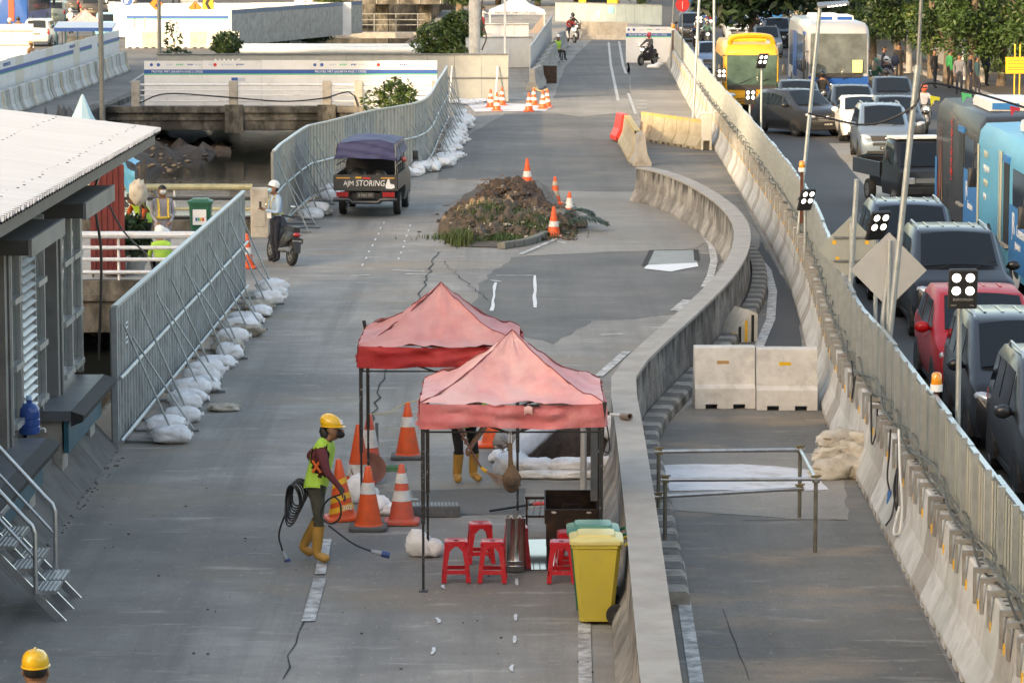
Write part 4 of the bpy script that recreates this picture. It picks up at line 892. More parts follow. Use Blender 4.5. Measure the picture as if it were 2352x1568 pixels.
# brown sling bag hanging from the canopy truss
t = thing('sling_bag', 'brown sling backpack hanging by its strap from the front canopy', 'bag', (-.02, 35.14, 1.78)); t.scale = (.8, .8, .64)
M_BROWN = mat('brown cloth', (.12, .075, .045), .8, n=.2, ns=10, bump=.4, bs=40)
mb = MB(); mb.ball((.02, 0, -.8), (.13, .07, .26), 18, 14, lambda d: (1.0 + .06 * max(0, -d.z)) * (1 - .42 * max(0, min(1, d.z * 1.6)) * (1 - d.z * .55)) * (1 + .05 * noise.noise(d * 4))); mb.build('body', M_BROWN, t, 60)
mb = MB(); mb.ball((.01, -.05, -.88), (.09, .045, .11), 14, 8); mb.build('pocket', mat('dark brown cloth', (.075, .045, .028), .8, bump=.4, bs=40), t, 60)
for z in (-.92, -.96): mb = MB(); mb.tube([(-.06, -.085, z), (.01, -.1, z - .005), (.08, -.085, z)], .006, 5); mb.build('zip', M_BLACK, t, 60)
mb = MB(); mb.loft([[(-.028, 0, .0 - .22), (.028, 0, -.22), (.03, .012, -.22), (-.028, .012, -.22)], [(-.025, 0, -.5), (.035, 0, -.5), (.035, .012, -.5), (-.025, .012, -.5)], [(-.035, 0, -.68), (.06, 0, -.68), (.06, .02, -.68), (-.035, .02, -.68)]]); mb.build('strap', M_BROWN, t)
mb = MB(); mb.tube([(-.02, 0, -.22), (-.01, 0, 0)], .004, 4); mb.tube([(.02, 0, -.22), (.01, 0, 0)], .004, 4); mb.build('string', M_PURE, t)

# ================================================================== traffic cones
def cone(label, loc, rz=0, h=.7, bands=((.42, .56),), base=None, body=None, group=None, tilt=0, bandm=None, yband=False, name='traffic_cone'):
    t = thing(name, label, 'traffic cone', loc, rz, group)
    if tilt: t.rotation_euler = (0, tilt, rz)
    r0, r1 = .155 * h / .7, .032
    rr = lambda z: lerp(r0, r1, (z - .04) / (h - .04))
    b_ = .21 * h / .7
    mb = MB(); c = .04
    mb.loft([[(-s + c, -s, z), (s - c, -s, z), (s, -s + c, z), (s, s - c, z), (s - c, s, z), (-s + c, s, z), (-s, s - c, z), (-s, -s + c, z)] for s, z in ((b_, .0), (b_, .03), (b_ - .02, .042))]); mb.build('base', base or body or M_ORANGE, t)
    mb = MB(); mb.lathe([(r0 + .012, .04), (r0 + .004, .055)] + [(rr(z), z) for z in (.06, .2, .35, .5 * h, .8 * h, h - .01)] + [(r1 - .008, h)], 22); mb.build('body', body or M_ORANGE, t, 40)
    for z0, z1 in bands:
        mb = MB(); mb.lathe([(rr(z0 * h) + .004, z0 * h), (rr(z1 * h) + .004, z1 * h)], 22, cap=False); mb.build('band', bandm or M_CONEW, t, 40)
    return t
M_GBASE = mat('grey rubber base', (.11, .11, .11), .8, n=.15, ns=6)
M_FADE = mat('faded cone red', (.62, .1, .055), .55, n=.12, ns=7, dirt=(.4, .16, .12), da=.5, ds=6, dth=.55)
def cn(x, y, lab, **k): p = g(x, y); return cone(lab, (p.x, p.y + .14, 0.012), **k)
cn(936, 1055, 'tall orange cone with a grey base at the far end of the rope', h=.76, base=M_GBASE, bands=((.56, .74),))
c2 = cn(785, 1197, 'orange cone with diagonal yellow bands and the number 202 beside the worker', h=.74, bands=(), tilt=-.06, rz=.3)
for z0 in (.12, .3, .55):
    mb = MB(); n = 22; hh = .74; r_ = lambda z: lerp(.155 * hh / .7, .032, (z - .04) / (hh - .04)) + .004
    mb.loft([[(r_(z) * math.cos(2 * PI * j / n), r_(z) * math.sin(2 * PI * j / n), z) for j in range(n + 1) for z in [z0 * hh + dz + .045 * math.sin(2 * PI * j / n * 1 + 2.4)]] for dz in (0, .07)], closed=False, cap=False); mb.build('band', M_YEL, c2, 40)
lettering('202', .085, M_PURE, c2, TR(.035, -.152, .13) @ RX(PI / 2 - .19) @ RZ(0))
cn(845, 1219, 'orange cone with one white band on a wide grey base nearest the worker', h=.76, base=M_GBASE, bands=((.56, .74),))
cn(922, 1206, 'faded red cone with two white bands beside the grey drain block', h=.72, bands=((.38, .56), (.68, .85)), body=M_FADE)
cn(823, 1112, 'slim orange cone standing behind the white sack and the canopy leg', h=.76, bands=((.12, .32),))
cn(848, 1082, 'dusty red cone with a wide white band behind the rear canopy leg', h=.74, bands=((.4, .72),), body=M_FADE)
cn(1133, 1028, 'orange cone on a flat round-cornered base behind the hanging bag', h=.75, bands=((.5, .7),))
cn(1272, 546, 'orange cone with one white band at the near tip of the soil mound', h=.71, bands=((.34, .52),))
cn(1308, 508, 'orange cone with a broad white band behind the palm frond', h=.71, bands=((.44, .78),))
cn(1275, 470, 'dirty orange cone with two see-through bands beside the soil mound', h=.72, bands=((.3, .48), (.66, .82)), bandm=mat('dirty clear band', (.42, .36, .28), .4, n=.3, ns=9))
cn(1211, 424, 'orange cone half hidden behind the top of the soil mound', h=.72, bands=((.28, .5),))
for i, (x, y) in enumerate(((1215, 257), (1226, 243), (1247, 251), (1257, 247), (1127, 248), (1141, 256), (1153, 243))):
    cn(x, y, ordi(i % 4 + 1) + (' sunlit cone from the left in the cluster on the lime patch' if i < 4 else ' sunlit cone from the left in the cluster beside the grey hoarding'), h=.74, bands=((.28, .44), (.6, .75)), group='cones on the lime patch' if i < 4 else 'cones by the grey hoarding')
cn(566, 617, 'small red cone standing behind the fence end near the parked scooter', h=.72, bands=((.4, .6),))

def rope(label, P, r_=.006, m=None):
    mb = MB(); mb.tube(P, r_, 5); return tag(mb.build('rope', m or mat('yellow rope', (.55, .45, .2), .8), None, 60), label, 'rope')
a, b, c = g(848, 1082), g(936, 1055), g(1000, 1050)
rope('thin yellow rope strung between the tall cone and the dusty red cone', spline([Vector((a.x, a.y + .14, .75)), Vector(((a.x + b.x) / 2, (a.y + b.y) / 2 + .14, .70)), Vector((b.x, b.y + .14, .77)), Vector((c.x, c.y, .8))], .1))
a, b = g(1226, 243), g(1257, 247); rope('yellow tape between the cones on the lime patch', spline([Vector((a.x, a.y, .74)), Vector(((a.x + b.x) / 2, a.y, .6)), Vector((b.x, b.y, .74))], .15), .02)

# ================================================================== red stools, steel drum, stove, bins
M_STOOL = mat('red stool plastic', (.52, .012, .022), .38, n=.08, ns=8, dirt=(.65, .3, .28), da=.6, ds=22, dth=.66, coat=.2)
def make_stool(label, loc, rz):
    t = thing('plastic_stool', label, 'stool', loc, rz, 'red stools under the canopy')
    H, a, b = .455, .118, .162
    def sq(s, z, r=.03): return [(-s + r, -s, z), (s - r, -s, z), (s, -s + r, z), (s, s - r, z), (s - r, s, z), (-s + r, s, z), (-s, s - r, z), (-s, -s + r, z)]
    mb = MB(); mb.loft([sq(a + .012, H - .055), sq(a + .01, H - .012), sq(a, H - .002), sq(a - .012, H), sq(a - .03, H - .006)]); seat = mb.build('seat', M_STOOL, t, 35)
    mb = MB(); mb.ball((0, 0, H - .004), (.032, .018, .004), 12, 5); mb.build('hand_hole', mat('stool hole', (.06, .004, .006), .6), seat)
    for sx in (-1, 1):
        for sy in (-1, 1):
            def cor(s, z, wd, sx=sx, sy=sy): return [(sx * s, sy * s, z), (sx * (s - wd), sy * s, z), (sx * (s - wd), sy * (s - .022), z), (sx * (s - .022), sy * (s - .022), z), (sx * (s - .022), sy * (s - wd), z), (sx * s, sy * (s - wd), z)]
            mb = MB(); mb.loft([cor(b, 0, .052), cor(lerp(b, a, .5), H * .5, .05), cor(lerp(b, a, .78), H * .76, .058), cor(a + .008, H - .05, .115)]); mb.build('leg', M_STOOL, t)
    z0, z1 = .095, .14
    for q in range(4):
        A = RZ(q * PI / 2); s0, s1 = lerp(b, a, z0 / H), lerp(b, a, z1 / H)
        mb = MB(); mb.loft([[(-s0, -s0 + .003, z0), (s0, -s0 + .003, z0), (s0, -s0 + .018, z0), (-s0, -s0 + .018, z0)], [(-s1, -s1 + .003, z1), (s1, -s1 + .003, z1), (s1, -s1 + .018, z1), (-s1, -s1 + .018, z1)]], M=A); mb.build('rung', M_STOOL, t)
    return t
S0 = None
for x, y, rz, lab in ((1047, 1340, .03, 'leftmost of the two front red stools, white specks on its legs'), (1131, 1341, -.03, 'red stool at the front between the leftmost stool and the steel drum'), (1103, 1297, .1, 'red stool standing behind the two front stools'), (1186, 1306, .05, 'red stool hidden behind the steel drum'),
                      (1290, 1342, -.02, 'nearest red stool beside the yellow bin'), (1308, 1318, .1, 'middle red stool tucked behind the yellow bin'), (1318, 1285, 0, 'farthest red stool, beside the brown stove cart')):
    p = g(x, y); p = Vector((p.x, p.y + .15, .012))
    if not S0: S0 = make_stool(lab, p, rz)
    else: dup(S0, p, rz, lab)
p = g(1184, 1316); t = thing('steel_drum', 'tall stainless steel drum with scraps in its top among the red stools', 'drum', (p.x, p.y + .12, .012))
M_SS = mat('stainless steel', (.52, .5, .48), .22, 1, n=.15, ns=3, stretch=(1, 1, .2), dirt=(.25, .22, .2), da=.5, ds=3, dth=.55)
mb = MB(); mb.lathe([(.112, 0), (.112, .06), (.116, .065), (.112, .07), (.112, .115), (.116, .12), (.112, .125), (.112, .6), (.116, .605), (.11, .61), (.105, .58), (.0, .57)], 28); mb.build('shell', M_SS, t, 40)
mb = MB(); mb.ball((0, 0, .575), (.1, .1, .05), 12, 6, lambda d: 1 + .3 * noise.noise(d * 4)); mb.tube([(.0, 0, .55), (.01, 0, .68)], .012, 6); mb.build('scrap', mat('ash scraps', (.2, .19, .18), .8, n=.5, ns=12), t)
for s_ in (-1, 1): mb = MB(); mb.tube(spline([Vector((s_ * .08, -.06, .58)), Vector((s_ * .05, -.09, .64)), Vector((s_ * .02, -.06, .59))], .02), .008, 5); mb.build('handle', M_PURE, t, 40)
# stove cart of brown steel
M_RUST = mat('brown rusty steel', (.04, .026, .02), .5, .3, n=.35, ns=6, dirt=(.11, .055, .03), da=.6, ds=5, dth=.52)
p = g(1312, 1290); cx, cy = p.x, p.y + .2
t = thing('stove_cart', 'dark brown steel stove cart with tray top beside the bins', 'stove', (cx, cy, .0))
for sx in (-1, 1):
    for sy in (-1, 1): mb = MB(); mb.box((sx * .26 - .02, sy * .22 - .02, 0), (sx * .26 + .02, sy * .22 + .02, .5)); mb.build('leg', M_RUST, t)
mb = MB(); mb.box((-.29, -.26, .2), (.29, -.24, .62)); mb.build('front_panel', M_RUST, t)
mb = MB(); mb.box((-.29, -.24, .45), (.29, .24, .47)); mb.build('tray', mat('wet tray', (.3, .33, .34), .12), t)
mb = MB(); mb.box((-.29, .24, .45), (.29, .26, .76)); mb.build('back_panel', M_RUST, t)
for s_ in (-1, 1): mb = MB(); mb.loft([[(s_ * .29, -.24, .45), (s_ * .305, -.24, .45), (s_ * .305, .24, .45), (s_ * .29, .24, .45)], [(s_ * .29, -.24, .62), (s_ * .305, -.24, .62), (s_ * .305, .24, .76), (s_ * .29, .24, .76)]]); mb.build('side_panel', M_RUST, t)
mb = MB(); mb.tube([(-.1, -.25, .62), (-.1, -.25, .68), (.1, -.25, .68), (.1, -.25, .62)], .01, 6); mb.build('handle', M_BLACK, t)
for s_ in (-.2, .2): mb = MB(); mb.ball((s_, -.262, .585), (.03, .004, .012), 10, 5); mb.build('slot', M_CONEW, t)
mb = MB(); mb.box((.3, -.1, .3), (.33, .1, 1.25)); mb.box((.22, -.16, .7), (.3, -.13, 1.62), k=1); mb.build('flue', [M_RUST, M_STEELD], t)
p = g(1235, 1245); t = thing('grill_rack', 'low steel rack with slanted bars between the drum and the stove cart', 'rack', (p.x, p.y + .3, 0))
for x in (-.13, .13): mb = MB(); mb.box((x - .012, -.2, .28), (x + .012, -.18, .53)); mb.box((x - .012, -.2, 0), (x + .012, -.18, .28)); mb.build('leg', M_RUST, t)
for z in (.28, .5): mb = MB(); mb.box((-.15, -.21, z), (.15, .2, z + .025)) if z < .4 else mb.box((-.15, -.21, z), (.15, -.18, z + .03)); mb.build('rail', M_RUST, t)
for j in range(4): mb = MB(); mb.tube([(-.13 + j * .075, -.195, .29), (-.1 + j * .075, -.195, .52)], .006, 5); mb.build('bar', M_STEEL, t)
p = g(1370, 1438); wheelie('wheelie_bin', 'yellow wheelie bin with pale lid standing by the curved wall', (p.x, p.y + .24, .012), R(-90), M_YBIN, M_YLID)
wheelie('wheelie_bin', 'dark green wheelie bin standing right behind the yellow one', (p.x - .02, p.y + .24 + .52, .012), R(-90), M_GBIN, mat('lid green', (.05, .2, .15), .4, n=.1))
# sacks and tools near the cones
def sack(label, loc, s, seed, m=M_BAG, lean=0.2):
    mb = MB(); rs = random.Random(seed)
    mb.ball((0, 0, s[2] * .46), (s[0], s[1], s[2] * .5), 32, 24, lambda d: (1 + .25 * max(0, -d.z)) * (1 - .5 * max(0, d.z)) * (1 + .2 * noise.noise(d * 2 + Vector((seed, 0, 0))) + .11 * noise.noise(d * 5.5 + Vector((3, seed, 1))) + .05 * noise.noise(d * 12 + Vector((0, seed, 0)))))
    mb.v = [(x * (1 - .5 * max(0, z / s[2] - .25)) + lean * max(0, z) ** 2 / s[2], y * (1 - .4 * max(0, z / s[2] - .25)), max(z, 0)) for x, y, z in mb.v]
    mb.ball((s[0] * .75, -.03, s[2] * .2), (s[0] * .85, s[1] * .8, s[2] * .27), 20, 12, lambda d: 1 + .22 * noise.noise(d * 2.5 + Vector((seed, 2, 0))) + .08 * noise.noise(d * 8)); mb.v = [(x, y, max(z, 0)) for x, y, z in mb.v]
    return tag(mb.build('sack', m, None, 70, loc), label, 'sack')
p = g(972, 1281); sack('slumped white sack tied to the front leg of the front canopy', (p.x - .02, p.y + .12, 0.01), (.17, .14, .42), 2, lean=-.3)
p = g(858, 1188); sack('white sack lying behind the wide based cone', (p.x, p.y + .2, .01), (.2, .15, .33), 7)
p = g(815, 1160); sack('tall crumpled white sack standing between the cones', (p.x, p.y + .2, .01), (.19, .13, .5), 9)
p = g(850, 1110)
t = thing('carrying_pan', 'shallow reddish brown carrying pan tilted against the cones', 'pan', (p.x - .02, p.y, .2)); t.rotation_euler = (.95, .2, 0)
mb = MB(); mb.lathe([(.0, -.09), (.1, -.085), (.17, -.05), (.23, .0), (.235, .005), (.22, .004), (.16, -.045), (.09, -.07), (0, -.075)], 26); mb.build('dish', mat('pan brown', (.2, .075, .055), .55, n=.2, ns=7), t, 50)
p = g(866, 1075); mb = MB(); mb.lathe([(.022, 0), (.022, .62)], 10); tag(mb.build('steel_rod', M_STEELD, None, 40, (p.x, p.y, 0)), 'short grey pipe standing upright behind the brown pan', 'pipe')
p = g(1000, 1189)
t = thing('drain_block', 'dark grey slotted drain block lying on the broken ground', 'drain block', (p.x, p.y + .16, .01), .06)
M_BLK = mat('dark grey block', (.1, .105, .11), .6, n=.2, ns=8, dirt=(.2, .2, .19), da=.5, ds=6, dth=.55)
mb = MB(); mb.bbox((-.3, -.14, 0), (.3, .14, .13), .01); mb.build('body', M_BLK, t)
for j in range(13): mb = MB(); mb.box((-.28 + j * .044, -.13, .131), (-.255 + j * .044, .13, .138)); mb.build('rib', mat('block rib', (.2, .21, .22), .5), t)
p = g(898, 1082); mb = MB(); mb.loft([[(-.2, -.04, 0), (.2, -.06, 0), (.22, .1, 0), (-.18, .08, 0)], [(-.16, -.02, .05), (.18, -.03, .06), (.16, .07, .08), (-.12, .05, .07)]]); tag(mb.build('green_rag', mat('green cloth', (.08, .2, .09), .8, n=.4, ns=9), None, None, p), 'crumpled green rag on the ground behind the brown pan', 'rag')
p = g(905, 1158); mb = MB(); mb.tube([(-.3, .1, .03), (.18, 0, .03)], .016, 6); mb.box((.12, -.06, .01), (.3, .05, .07)); tag(mb.build('hammer', M_STEELD, None, None, p), 'long handled hammer lying beside the drain block', 'hammer')
a, b = g(1125, 1180), g(1270, 1168)
t = thing('shovel', 'shovel with black shaft and red socket lying in front of the sandbags', 'shovel', (0, 0, 0))
mb = MB(); mb.tube([a + Vector((0, 0, .04)), b + Vector((-.25, 0, .06))], .016, 8); mb.build('shaft', M_BLACK, t); mb = MB(); mb.tube([b + Vector((-.25, 0, .06)), b + Vector((-.1, 0, .07))], .024, 8); mb.build('socket', M_REDP, t)
mb = MB(); mb.loft([[(b.x - .12, b.y - .04, .07), (b.x - .12, b.y + .04, .07), (b.x - .12, b.y + .04, .06), (b.x - .12, b.y - .04, .06)], [(b.x + .2, b.y - .1, .05), (b.x + .2, b.y + .1, .05), (b.x + .2, b.y + .1, .04), (b.x + .2, b.y - .1, .04)]]); mb.build('blade', M_RUST, t)

# ================================================================== soil heap ringed with sandbags by the wall
c0 = g(1310, 1060)
def heap(u, v):
    a = 2 * PI * u; r = v; x = math.cos(a) * r * .78; y = math.sin(a) * r * 1.7
    return (c0.x + x, c0.y + 1.0 + y, .8 * max(0, 1 - r * r) ** .8 + .07 * fbm(x * 4, y * 3, 1) * (1 - r * .5) + .03 * fbm(x * 12, y * 9, 2))
mb = MB(); mb.grid(heap, 48, 18); tag(mb.build('soil_heap', mat('dark soil', (.06, .038, .027), .95, n=.5, ns=9, dirt=(.1, .07, .05), da=.5, ds=12, dth=.55, bump=1, bs=25), None, 70), 'heap of dark brown soil ringed by white sandbags next to the wall', 'soil heap', kind='stuff')
mb = MB()
for i in range(420):
    a = rnd(0, 2 * PI); r = rnd(.75, 1.2); x = c0.x + math.cos(a) * r * .85; y = c0.y + 1.1 + math.sin(a) * r * 1.7
    if y < c0.y + .3: continue
    s_ = rnd(.03, .13); mb.ball((x, y, rnd(0, .2) + s_ * .3), (s_, s_ * rnd(.7, 1.3), s_ * rnd(.5, .9)), 7, 5, lambda d: 1 + .45 * noise.noise(d * 2.2 + Vector((i, 0, 0))))
for i in range(170):
    a = rnd(0, 2 * PI); r = rnd(0, .85); x = c0.x + math.cos(a) * r * .75; y = c0.y + 1.0 + math.sin(a) * r * 1.4; s_ = rnd(.025, .08)
    mb.ball((x, y, .8 * (1 - r * r) ** .8 + .02), (s_, s_ * rnd(.7, 1.4), s_ * .8), 7, 5, lambda d: 1 + .5 * noise.noise(d * 2.2 + Vector((i, 6, 0))), k=1)
tag(mb.build('rubble', [mat('grey rubble', (.27, .26, .25), .9, n=.3, ns=4, bump=.4, bs=20), M_DIRT], None, 50), kind='stuff')
for x, y, z, rz, lab, s_ in ((1235, 1103, 0, 0, 'lower left sandbag of the front row round the soil heap', (.95, 1, .7)), (1300, 1104, 0, .05, 'lower middle sandbag of the front row round the soil heap', (.95, 1, .7)), (1365, 1102, 0, .1, 'lower right sandbag of the front row, half behind the grey post', (.95, 1, .7)),
                       (1228, 1100, .1, .1, 'large upper sandbag at the left of the heap front', (1.0, 1, .85)), (1308, 1101, .1, -.15, 'large upper sandbag in the middle of the heap front', (1.05, 1, .85)), (1385, 1098, .1, .3, 'upper sandbag at the right end leaning on the wall', (1, 1, .9)),
                       (1175, 1095, 0, 1.2, 'sandbag turned sideways behind the hanging brown bag', (1, 1.1, 1.7)), (1160, 1065, 0, 1.0, 'pale flat sack beside the orange cone', (.8, 1, .9)), (1395, 1056, .22, 1.3, 'fat sandbag behind the canopy leg against the wall', (1.1, 1.2, 1.9))):
    p = g(x, y); sandbag((p.x, p.y + .2, z), rz, lab, None, s_)
p = g(1238, 1078); mb_ = sandbag((p.x, p.y + .1, .34), .5, 'long white sandbag lying steeply up the left flank of the soil heap', None, (1.4, .8, 1.4), 1, rot=(0, -.6))
mb = MB()
for j in range(60):
    a = rnd(0, 2 * PI); r = rnd(0, .14); mb.tube([(math.cos(a) * r, math.sin(a) * r * .6, 0), (math.cos(a) * r * 1.8 + rnd(-.1, .1), math.sin(a) * r * 1.5, rnd(.1, .25)), (math.cos(a + 1) * .22, math.sin(a + 1) * .15, rnd(.05, .3))], .006, 3)
p = g(1185, 1075); tag(mb.build('wire_tangle', mat('straw wire', (.3, .22, .16), .8, n=.3), None, None, (p.x, p.y + .1, .12)), 'tangle of reddish wire lying on the sandbags', 'wire', kind='stuff')
p = g(1340, 1157); mb = MB(); mb.lathe([(.04, 0), (.04, 1.15)], 14); pp = tag(mb.build('grey_post', mat('grey pvc', (.3, .31, .32), .5, n=.08), None, 40, (p.x, p.y, 0)), 'smooth grey pipe post standing in front of the sandbagged heap', 'post')
for j, (dx, dz) in enumerate(((-.1, 0), (.06, .04), (.14, -.02))):
    q = [Vector((p.x + dx, p.y + .05, 1.2 + dz)), Vector((p.x + .02, p.y - .05, 1.0)), Vector((p.x + .12 + .1 * j, p.y, .85 - .1 * j)), Vector((p.x + .25, p.y + .02, 1.0 + .1 * j)), Vector((p.x + .16, p.y + .05, 1.15))]
    hang_cable(('black cable looped over the grey post under the canopy', 'second black cable loop drooping beside the grey post', 'third black cable loop by the rear canopy leg')[j], q, False, .009)
p = g(1447, 965, .9); t = thing('pipe_offcut', 'short brown pipe offcut lying on top of the curved wall', 'pipe', (p.x - .05, p.y, .95)); mb = MB(); mb.lathe([(.045, -.1), (.045, .1), (.036, .1), (.036, -.1)], 16, M=RZ(.5) @ RX(PI / 2 - .1), cap=False); mb.build('tube', mat('brown pvc', (.25, .2, .17), .6, n=.15), t, 40)
mb = MB(); mb.tube([(-.2, .2, .0), (-.02, .05, .0)], .02, 6); mb.build('stub', M_CONEW, t)

# ================================================================== pipe frame on the lane and dirty bags
t = thing('scaffold', 'scaffold pipe frame with clamps standing across the empty lane', 'scaffold frame')
M_PIPE = mat('scaffold pipe', (.42, .44, .46), .35, .85, n=.2, ns=7, dirt=(.3, .22, .14), da=.5, ds=6, dth=.58); M_PIPED = mat('dull scaffold pipe', (.2, .19, .16), .5, .6, n=.25, ns=6)
fl, fr, br_, bl = g(1527, 1268), g(1872, 1268), g(1836, 1190), g(1512, 1195); hz = .86
for q in (fl, fr, br_, bl): mb = MB(); mb.lathe([(.024, 0.01), (.024, hz + .05)], 12, (q.x, q.y, 0)); mb.build('leg', M_PIPED, t, 40)
def bar(a, b, z0, z1): mb = MB(); d = (b - a).normalized() * .05; mb.tube([a - d + Vector((0, -.03, z0)), b + d + Vector((0, -.03, z1))], .024, 12); mb.build('rail', M_PIPE, t, 40)
bar(fl, fr, hz, hz + .01); bar(bl, br_, hz, hz); bar(br_, fr, hz, hz); bar(bl, br_, .3, .38)
for q, z in ((fl, hz), (fr, hz), (br_, hz), (bl, hz), (bl, .3), (br_, .38)):
    mb = MB(); mb.box((q.x - .04, q.y - .05, z - .035), (q.x + .04, q.y + .03, z + .035)); mb.tube([(q.x - .06, q.y - .03, z + .04), (q.x + .06, q.y - .03, z + .05)], .012, 6); mb.build('clamp', mat('clamp brass', (.22, .18, .1), .5, .6, n=.3, ns=15), t)
for i, (x, y, z, rz, s_, lab) in enumerate(((1915, 1106, 0, .1, (1.0, .9, 1.5), 'muddy sack at the bottom left of the pile by the barriers'), (1962, 1104, 0, -.2, (1.05, 1, 1.6), 'largest muddy sack at the bottom right of the pile by the barriers'), (1915, 1098, .21, .3, (.9, .9, 1.2), 'muddy sack in the middle of the pile by the barriers'), (1958, 1098, .22, -.4, (1.0, .9, 1.2), 'stained sack under the top of the pile by the barriers'),
                                            (1925, 1094, .38, .5, (1.05, .9, 1.1), 'open topped muddy sack at the top left of the pile by the barriers'), (1958, 1092, .38, 2.6, (1.0, .8, 1.1), 'topmost muddy sack touching the barriers'))):
    p = g(x, y); sandbag((p.x, p.y + .25, z), rz, lab, None, s_, i, True, (rnd(-.25, .25), rnd(-.3, .3)))

# ================================================================== soil mound on the traffic island
isl = px([(1030, 535), (1042, 566), (1150, 570), (1235, 550), (1300, 520), (1335, 498), (1280, 470), (1262, 445), (1210, 418), (1110, 425), (1060, 450)])
M_ISL = mat('island soil', (.085, .062, .045), .95, n=.5, ns=5, dirt=(.15, .13, .1), da=.6, ds=6, dth=.52, bump=1, bs=14)
mb = MB(); mb.sheet(wob(isl, .1), .02); struct('traffic_island', mb, M_ISL)
def mh(x, y):
    h = 0
    for cx_, cy_, rx, ry, hh in ((-.05, 82.8, 1.05, 3.2, .8), (-.5, 79.2, 1.35, 3.2, .55), (.3, 78.3, 1.3, 2.5, .38), (-.9, 77.5, .9, 2.2, .33), (.5, 80.5, 1.2, 2.8, .4)):
        d = ((x - cx_) / rx) ** 2 + ((y - cy_) / ry) ** 2
        if d < 1: h = max(h, hh * (1 - d) ** .75)
    return h
def mound(u, v):
    x = -1.75 + 3.6 * u; y = 74.6 + 13 * v; h = mh(x, y)
    if h > .02: h += .2 * fbm(x * 2.2, y * 1.3) + .1 * fbm(x * 6, y * 4, 3) + .03 * noise.noise(Vector((x * 20, y * 15, 0)))
    return (x, y, h if h > .02 else -.05)
mb = MB(); mb.grid(mound, 70, 110)
for f_i, f in enumerate(mb.f):
    y = sum(mb.v[i][1] for i in f) / 4; x = sum(mb.v[i][0] for i in f) / 4
    mb.m[f_i] = 0 if y > 80.3 + .5 * fbm(x * 2, y) else (2 if abs(y - 79.9 - x * .6) < .35 and x < .3 else 1)
tag(mb.build('soil_mound', [M_DIRT, M_ISL, mat('sandy soil', (.33, .22, .12), .95, n=.3, ns=6, bump=.8, bs=20)], None, 70), 'mound of dug up soil heaped on the traffic island', 'soil mound', kind='stuff')
mb = MB()
for i in range(1300):
    x, y = rnd(-1.55, 1.7), rnd(75.3, 82 if i % 6 else 86); h = mh(x, y)
    if h < .04 and not (y < 80 and abs(x) < 1.5): continue
    s_ = rnd(.012, .05) * (1.0 if rnd(0, 1) < .95 else 2.4); k = random.choice((0, 0, 0, 0, 0, 1, 2))
    mb.ball((x, y, h + .08 * fbm(x * 2.2, y * 1.3) + s_ * .4), (s_, s_ * rnd(.6, 1.6), s_ * rnd(.4, .8)), 6, 4, lambda d: 1 + .5 * noise.noise(d * 2.2 + Vector((i, 0, 0))), k=k)
for i in range(190):
    x, y = random.gauss(-.1, .75), random.gauss(80.6, 2.6); h = mh(x, y); s_ = rnd(.035, .11)
    mb.ball((x, y, h + .12 * fbm(x * 2.2, y * 1.3) + s_ * .15), (s_, s_ * rnd(.8, 1.7), s_ * rnd(.5, .9)), 9, 6, lambda d: 1 + .5 * noise.noise(d * 2 + Vector((i, 4, 0))) + .2 * noise.noise(d * 5), k=3 if y > 79.8 else 0)
tag(mb.build('rubble', [mat('dirty rubble', (.085, .066, .05), .9, n=.4, ns=6), mat('grey rubble', '#8a8680'), mat('pale chips', (.42, .37, .3), .9, n=.3), M_DIRT], None, 45), kind='stuff')
mb = MB()
for i in range(160):
    x, y = rnd(-1.5, 1.5), rnd(75.5, 85); z = mh(x, y) + .04; a = rnd(0, PI); L_ = rnd(.1, .45)
    mb.tube([(x, y, z), (x + math.cos(a) * L_ * .5, y + math.sin(a) * L_ * .5, z + rnd(.02, .12)), (x + math.cos(a + .4) * L_, y + math.sin(a + .4) * L_, z + rnd(-.02, .1))], rnd(.006, .016), 4)
tag(mb.build('root_litter', mat('dry roots', (.16, .11, .075), .9, n=.4, ns=3)), kind='stuff')
def grass(name, pts_, hh, m, wd=.012):
    mb = MB()
    for x, y, z in pts_:
        a = rnd(0, 2 * PI); h = hh * rnd(.5, 1.2); lx, ly = math.cos(a) * h * rnd(.1, .6), math.sin(a) * h * rnd(.1, .6); w_ = wd
        ca, sa = math.cos(a + PI / 2) * w_, math.sin(a + PI / 2) * w_
        mb.add([(x - ca, y - sa, z), (x + ca, y + sa, z), (x + lx * .4 + ca * .7, y + ly * .4 + sa * .7, z + h * .6), (x + lx * .4 - ca * .7, y + ly * .4 - sa * .7, z + h * .6), (x + lx, y + ly, z + h)], [(0, 1, 2, 3), (3, 2, 4)])
    return tag(mb.build(name, m), kind='stuff')
def scat(n, cx_, cy_, rx, ry, hf=None): return [(x, y, (hf(x, y) if hf else 0.01)) for x, y in ((cx_ + random.gauss(0, 1) * rx, cy_ + random.gauss(0, 1) * ry) for _ in range(n))]
p = g(1056, 562)
grass('grass', scat(700, p.x, p.y + .3, .13, .4), .3, M_LEAFY)
grass('grass', scat(2200, -.6, 75.9, .55, .35) + scat(500, .1, 76.3, .5, .4) + scat(600, .6, 77, .4, .5, mh), .14, M_LEAF)
grass('grass', scat(500, -.5, 78, .45, .7, mh) + scat(200, .9, 78.5, .3, .4), .16, M_LEAF)
# kerb stones of the island
kc = thing('island_kerb', 'curved row of grey kerb stones along the near edge of the soil mound', 'kerb')
KI = spline([Vector((q.x, q.y, 0)) for q in px([(1150, 572), (1215, 561), (1250, 545), (1262, 530)])], .42)
for i in range(len(KI) - 1): sweep([(-.1, .01), (-.1, .14), (.08, .16), (.1, .14), (.1, .01)], KI, i, i + 1, .04).build('kerb_stone', mat('kerb stone', (.2, .2, .185), .9, n=.25, ns=4, dirt=(.08, .09, .06), da=.6, ds=4, dth=.5), kc)
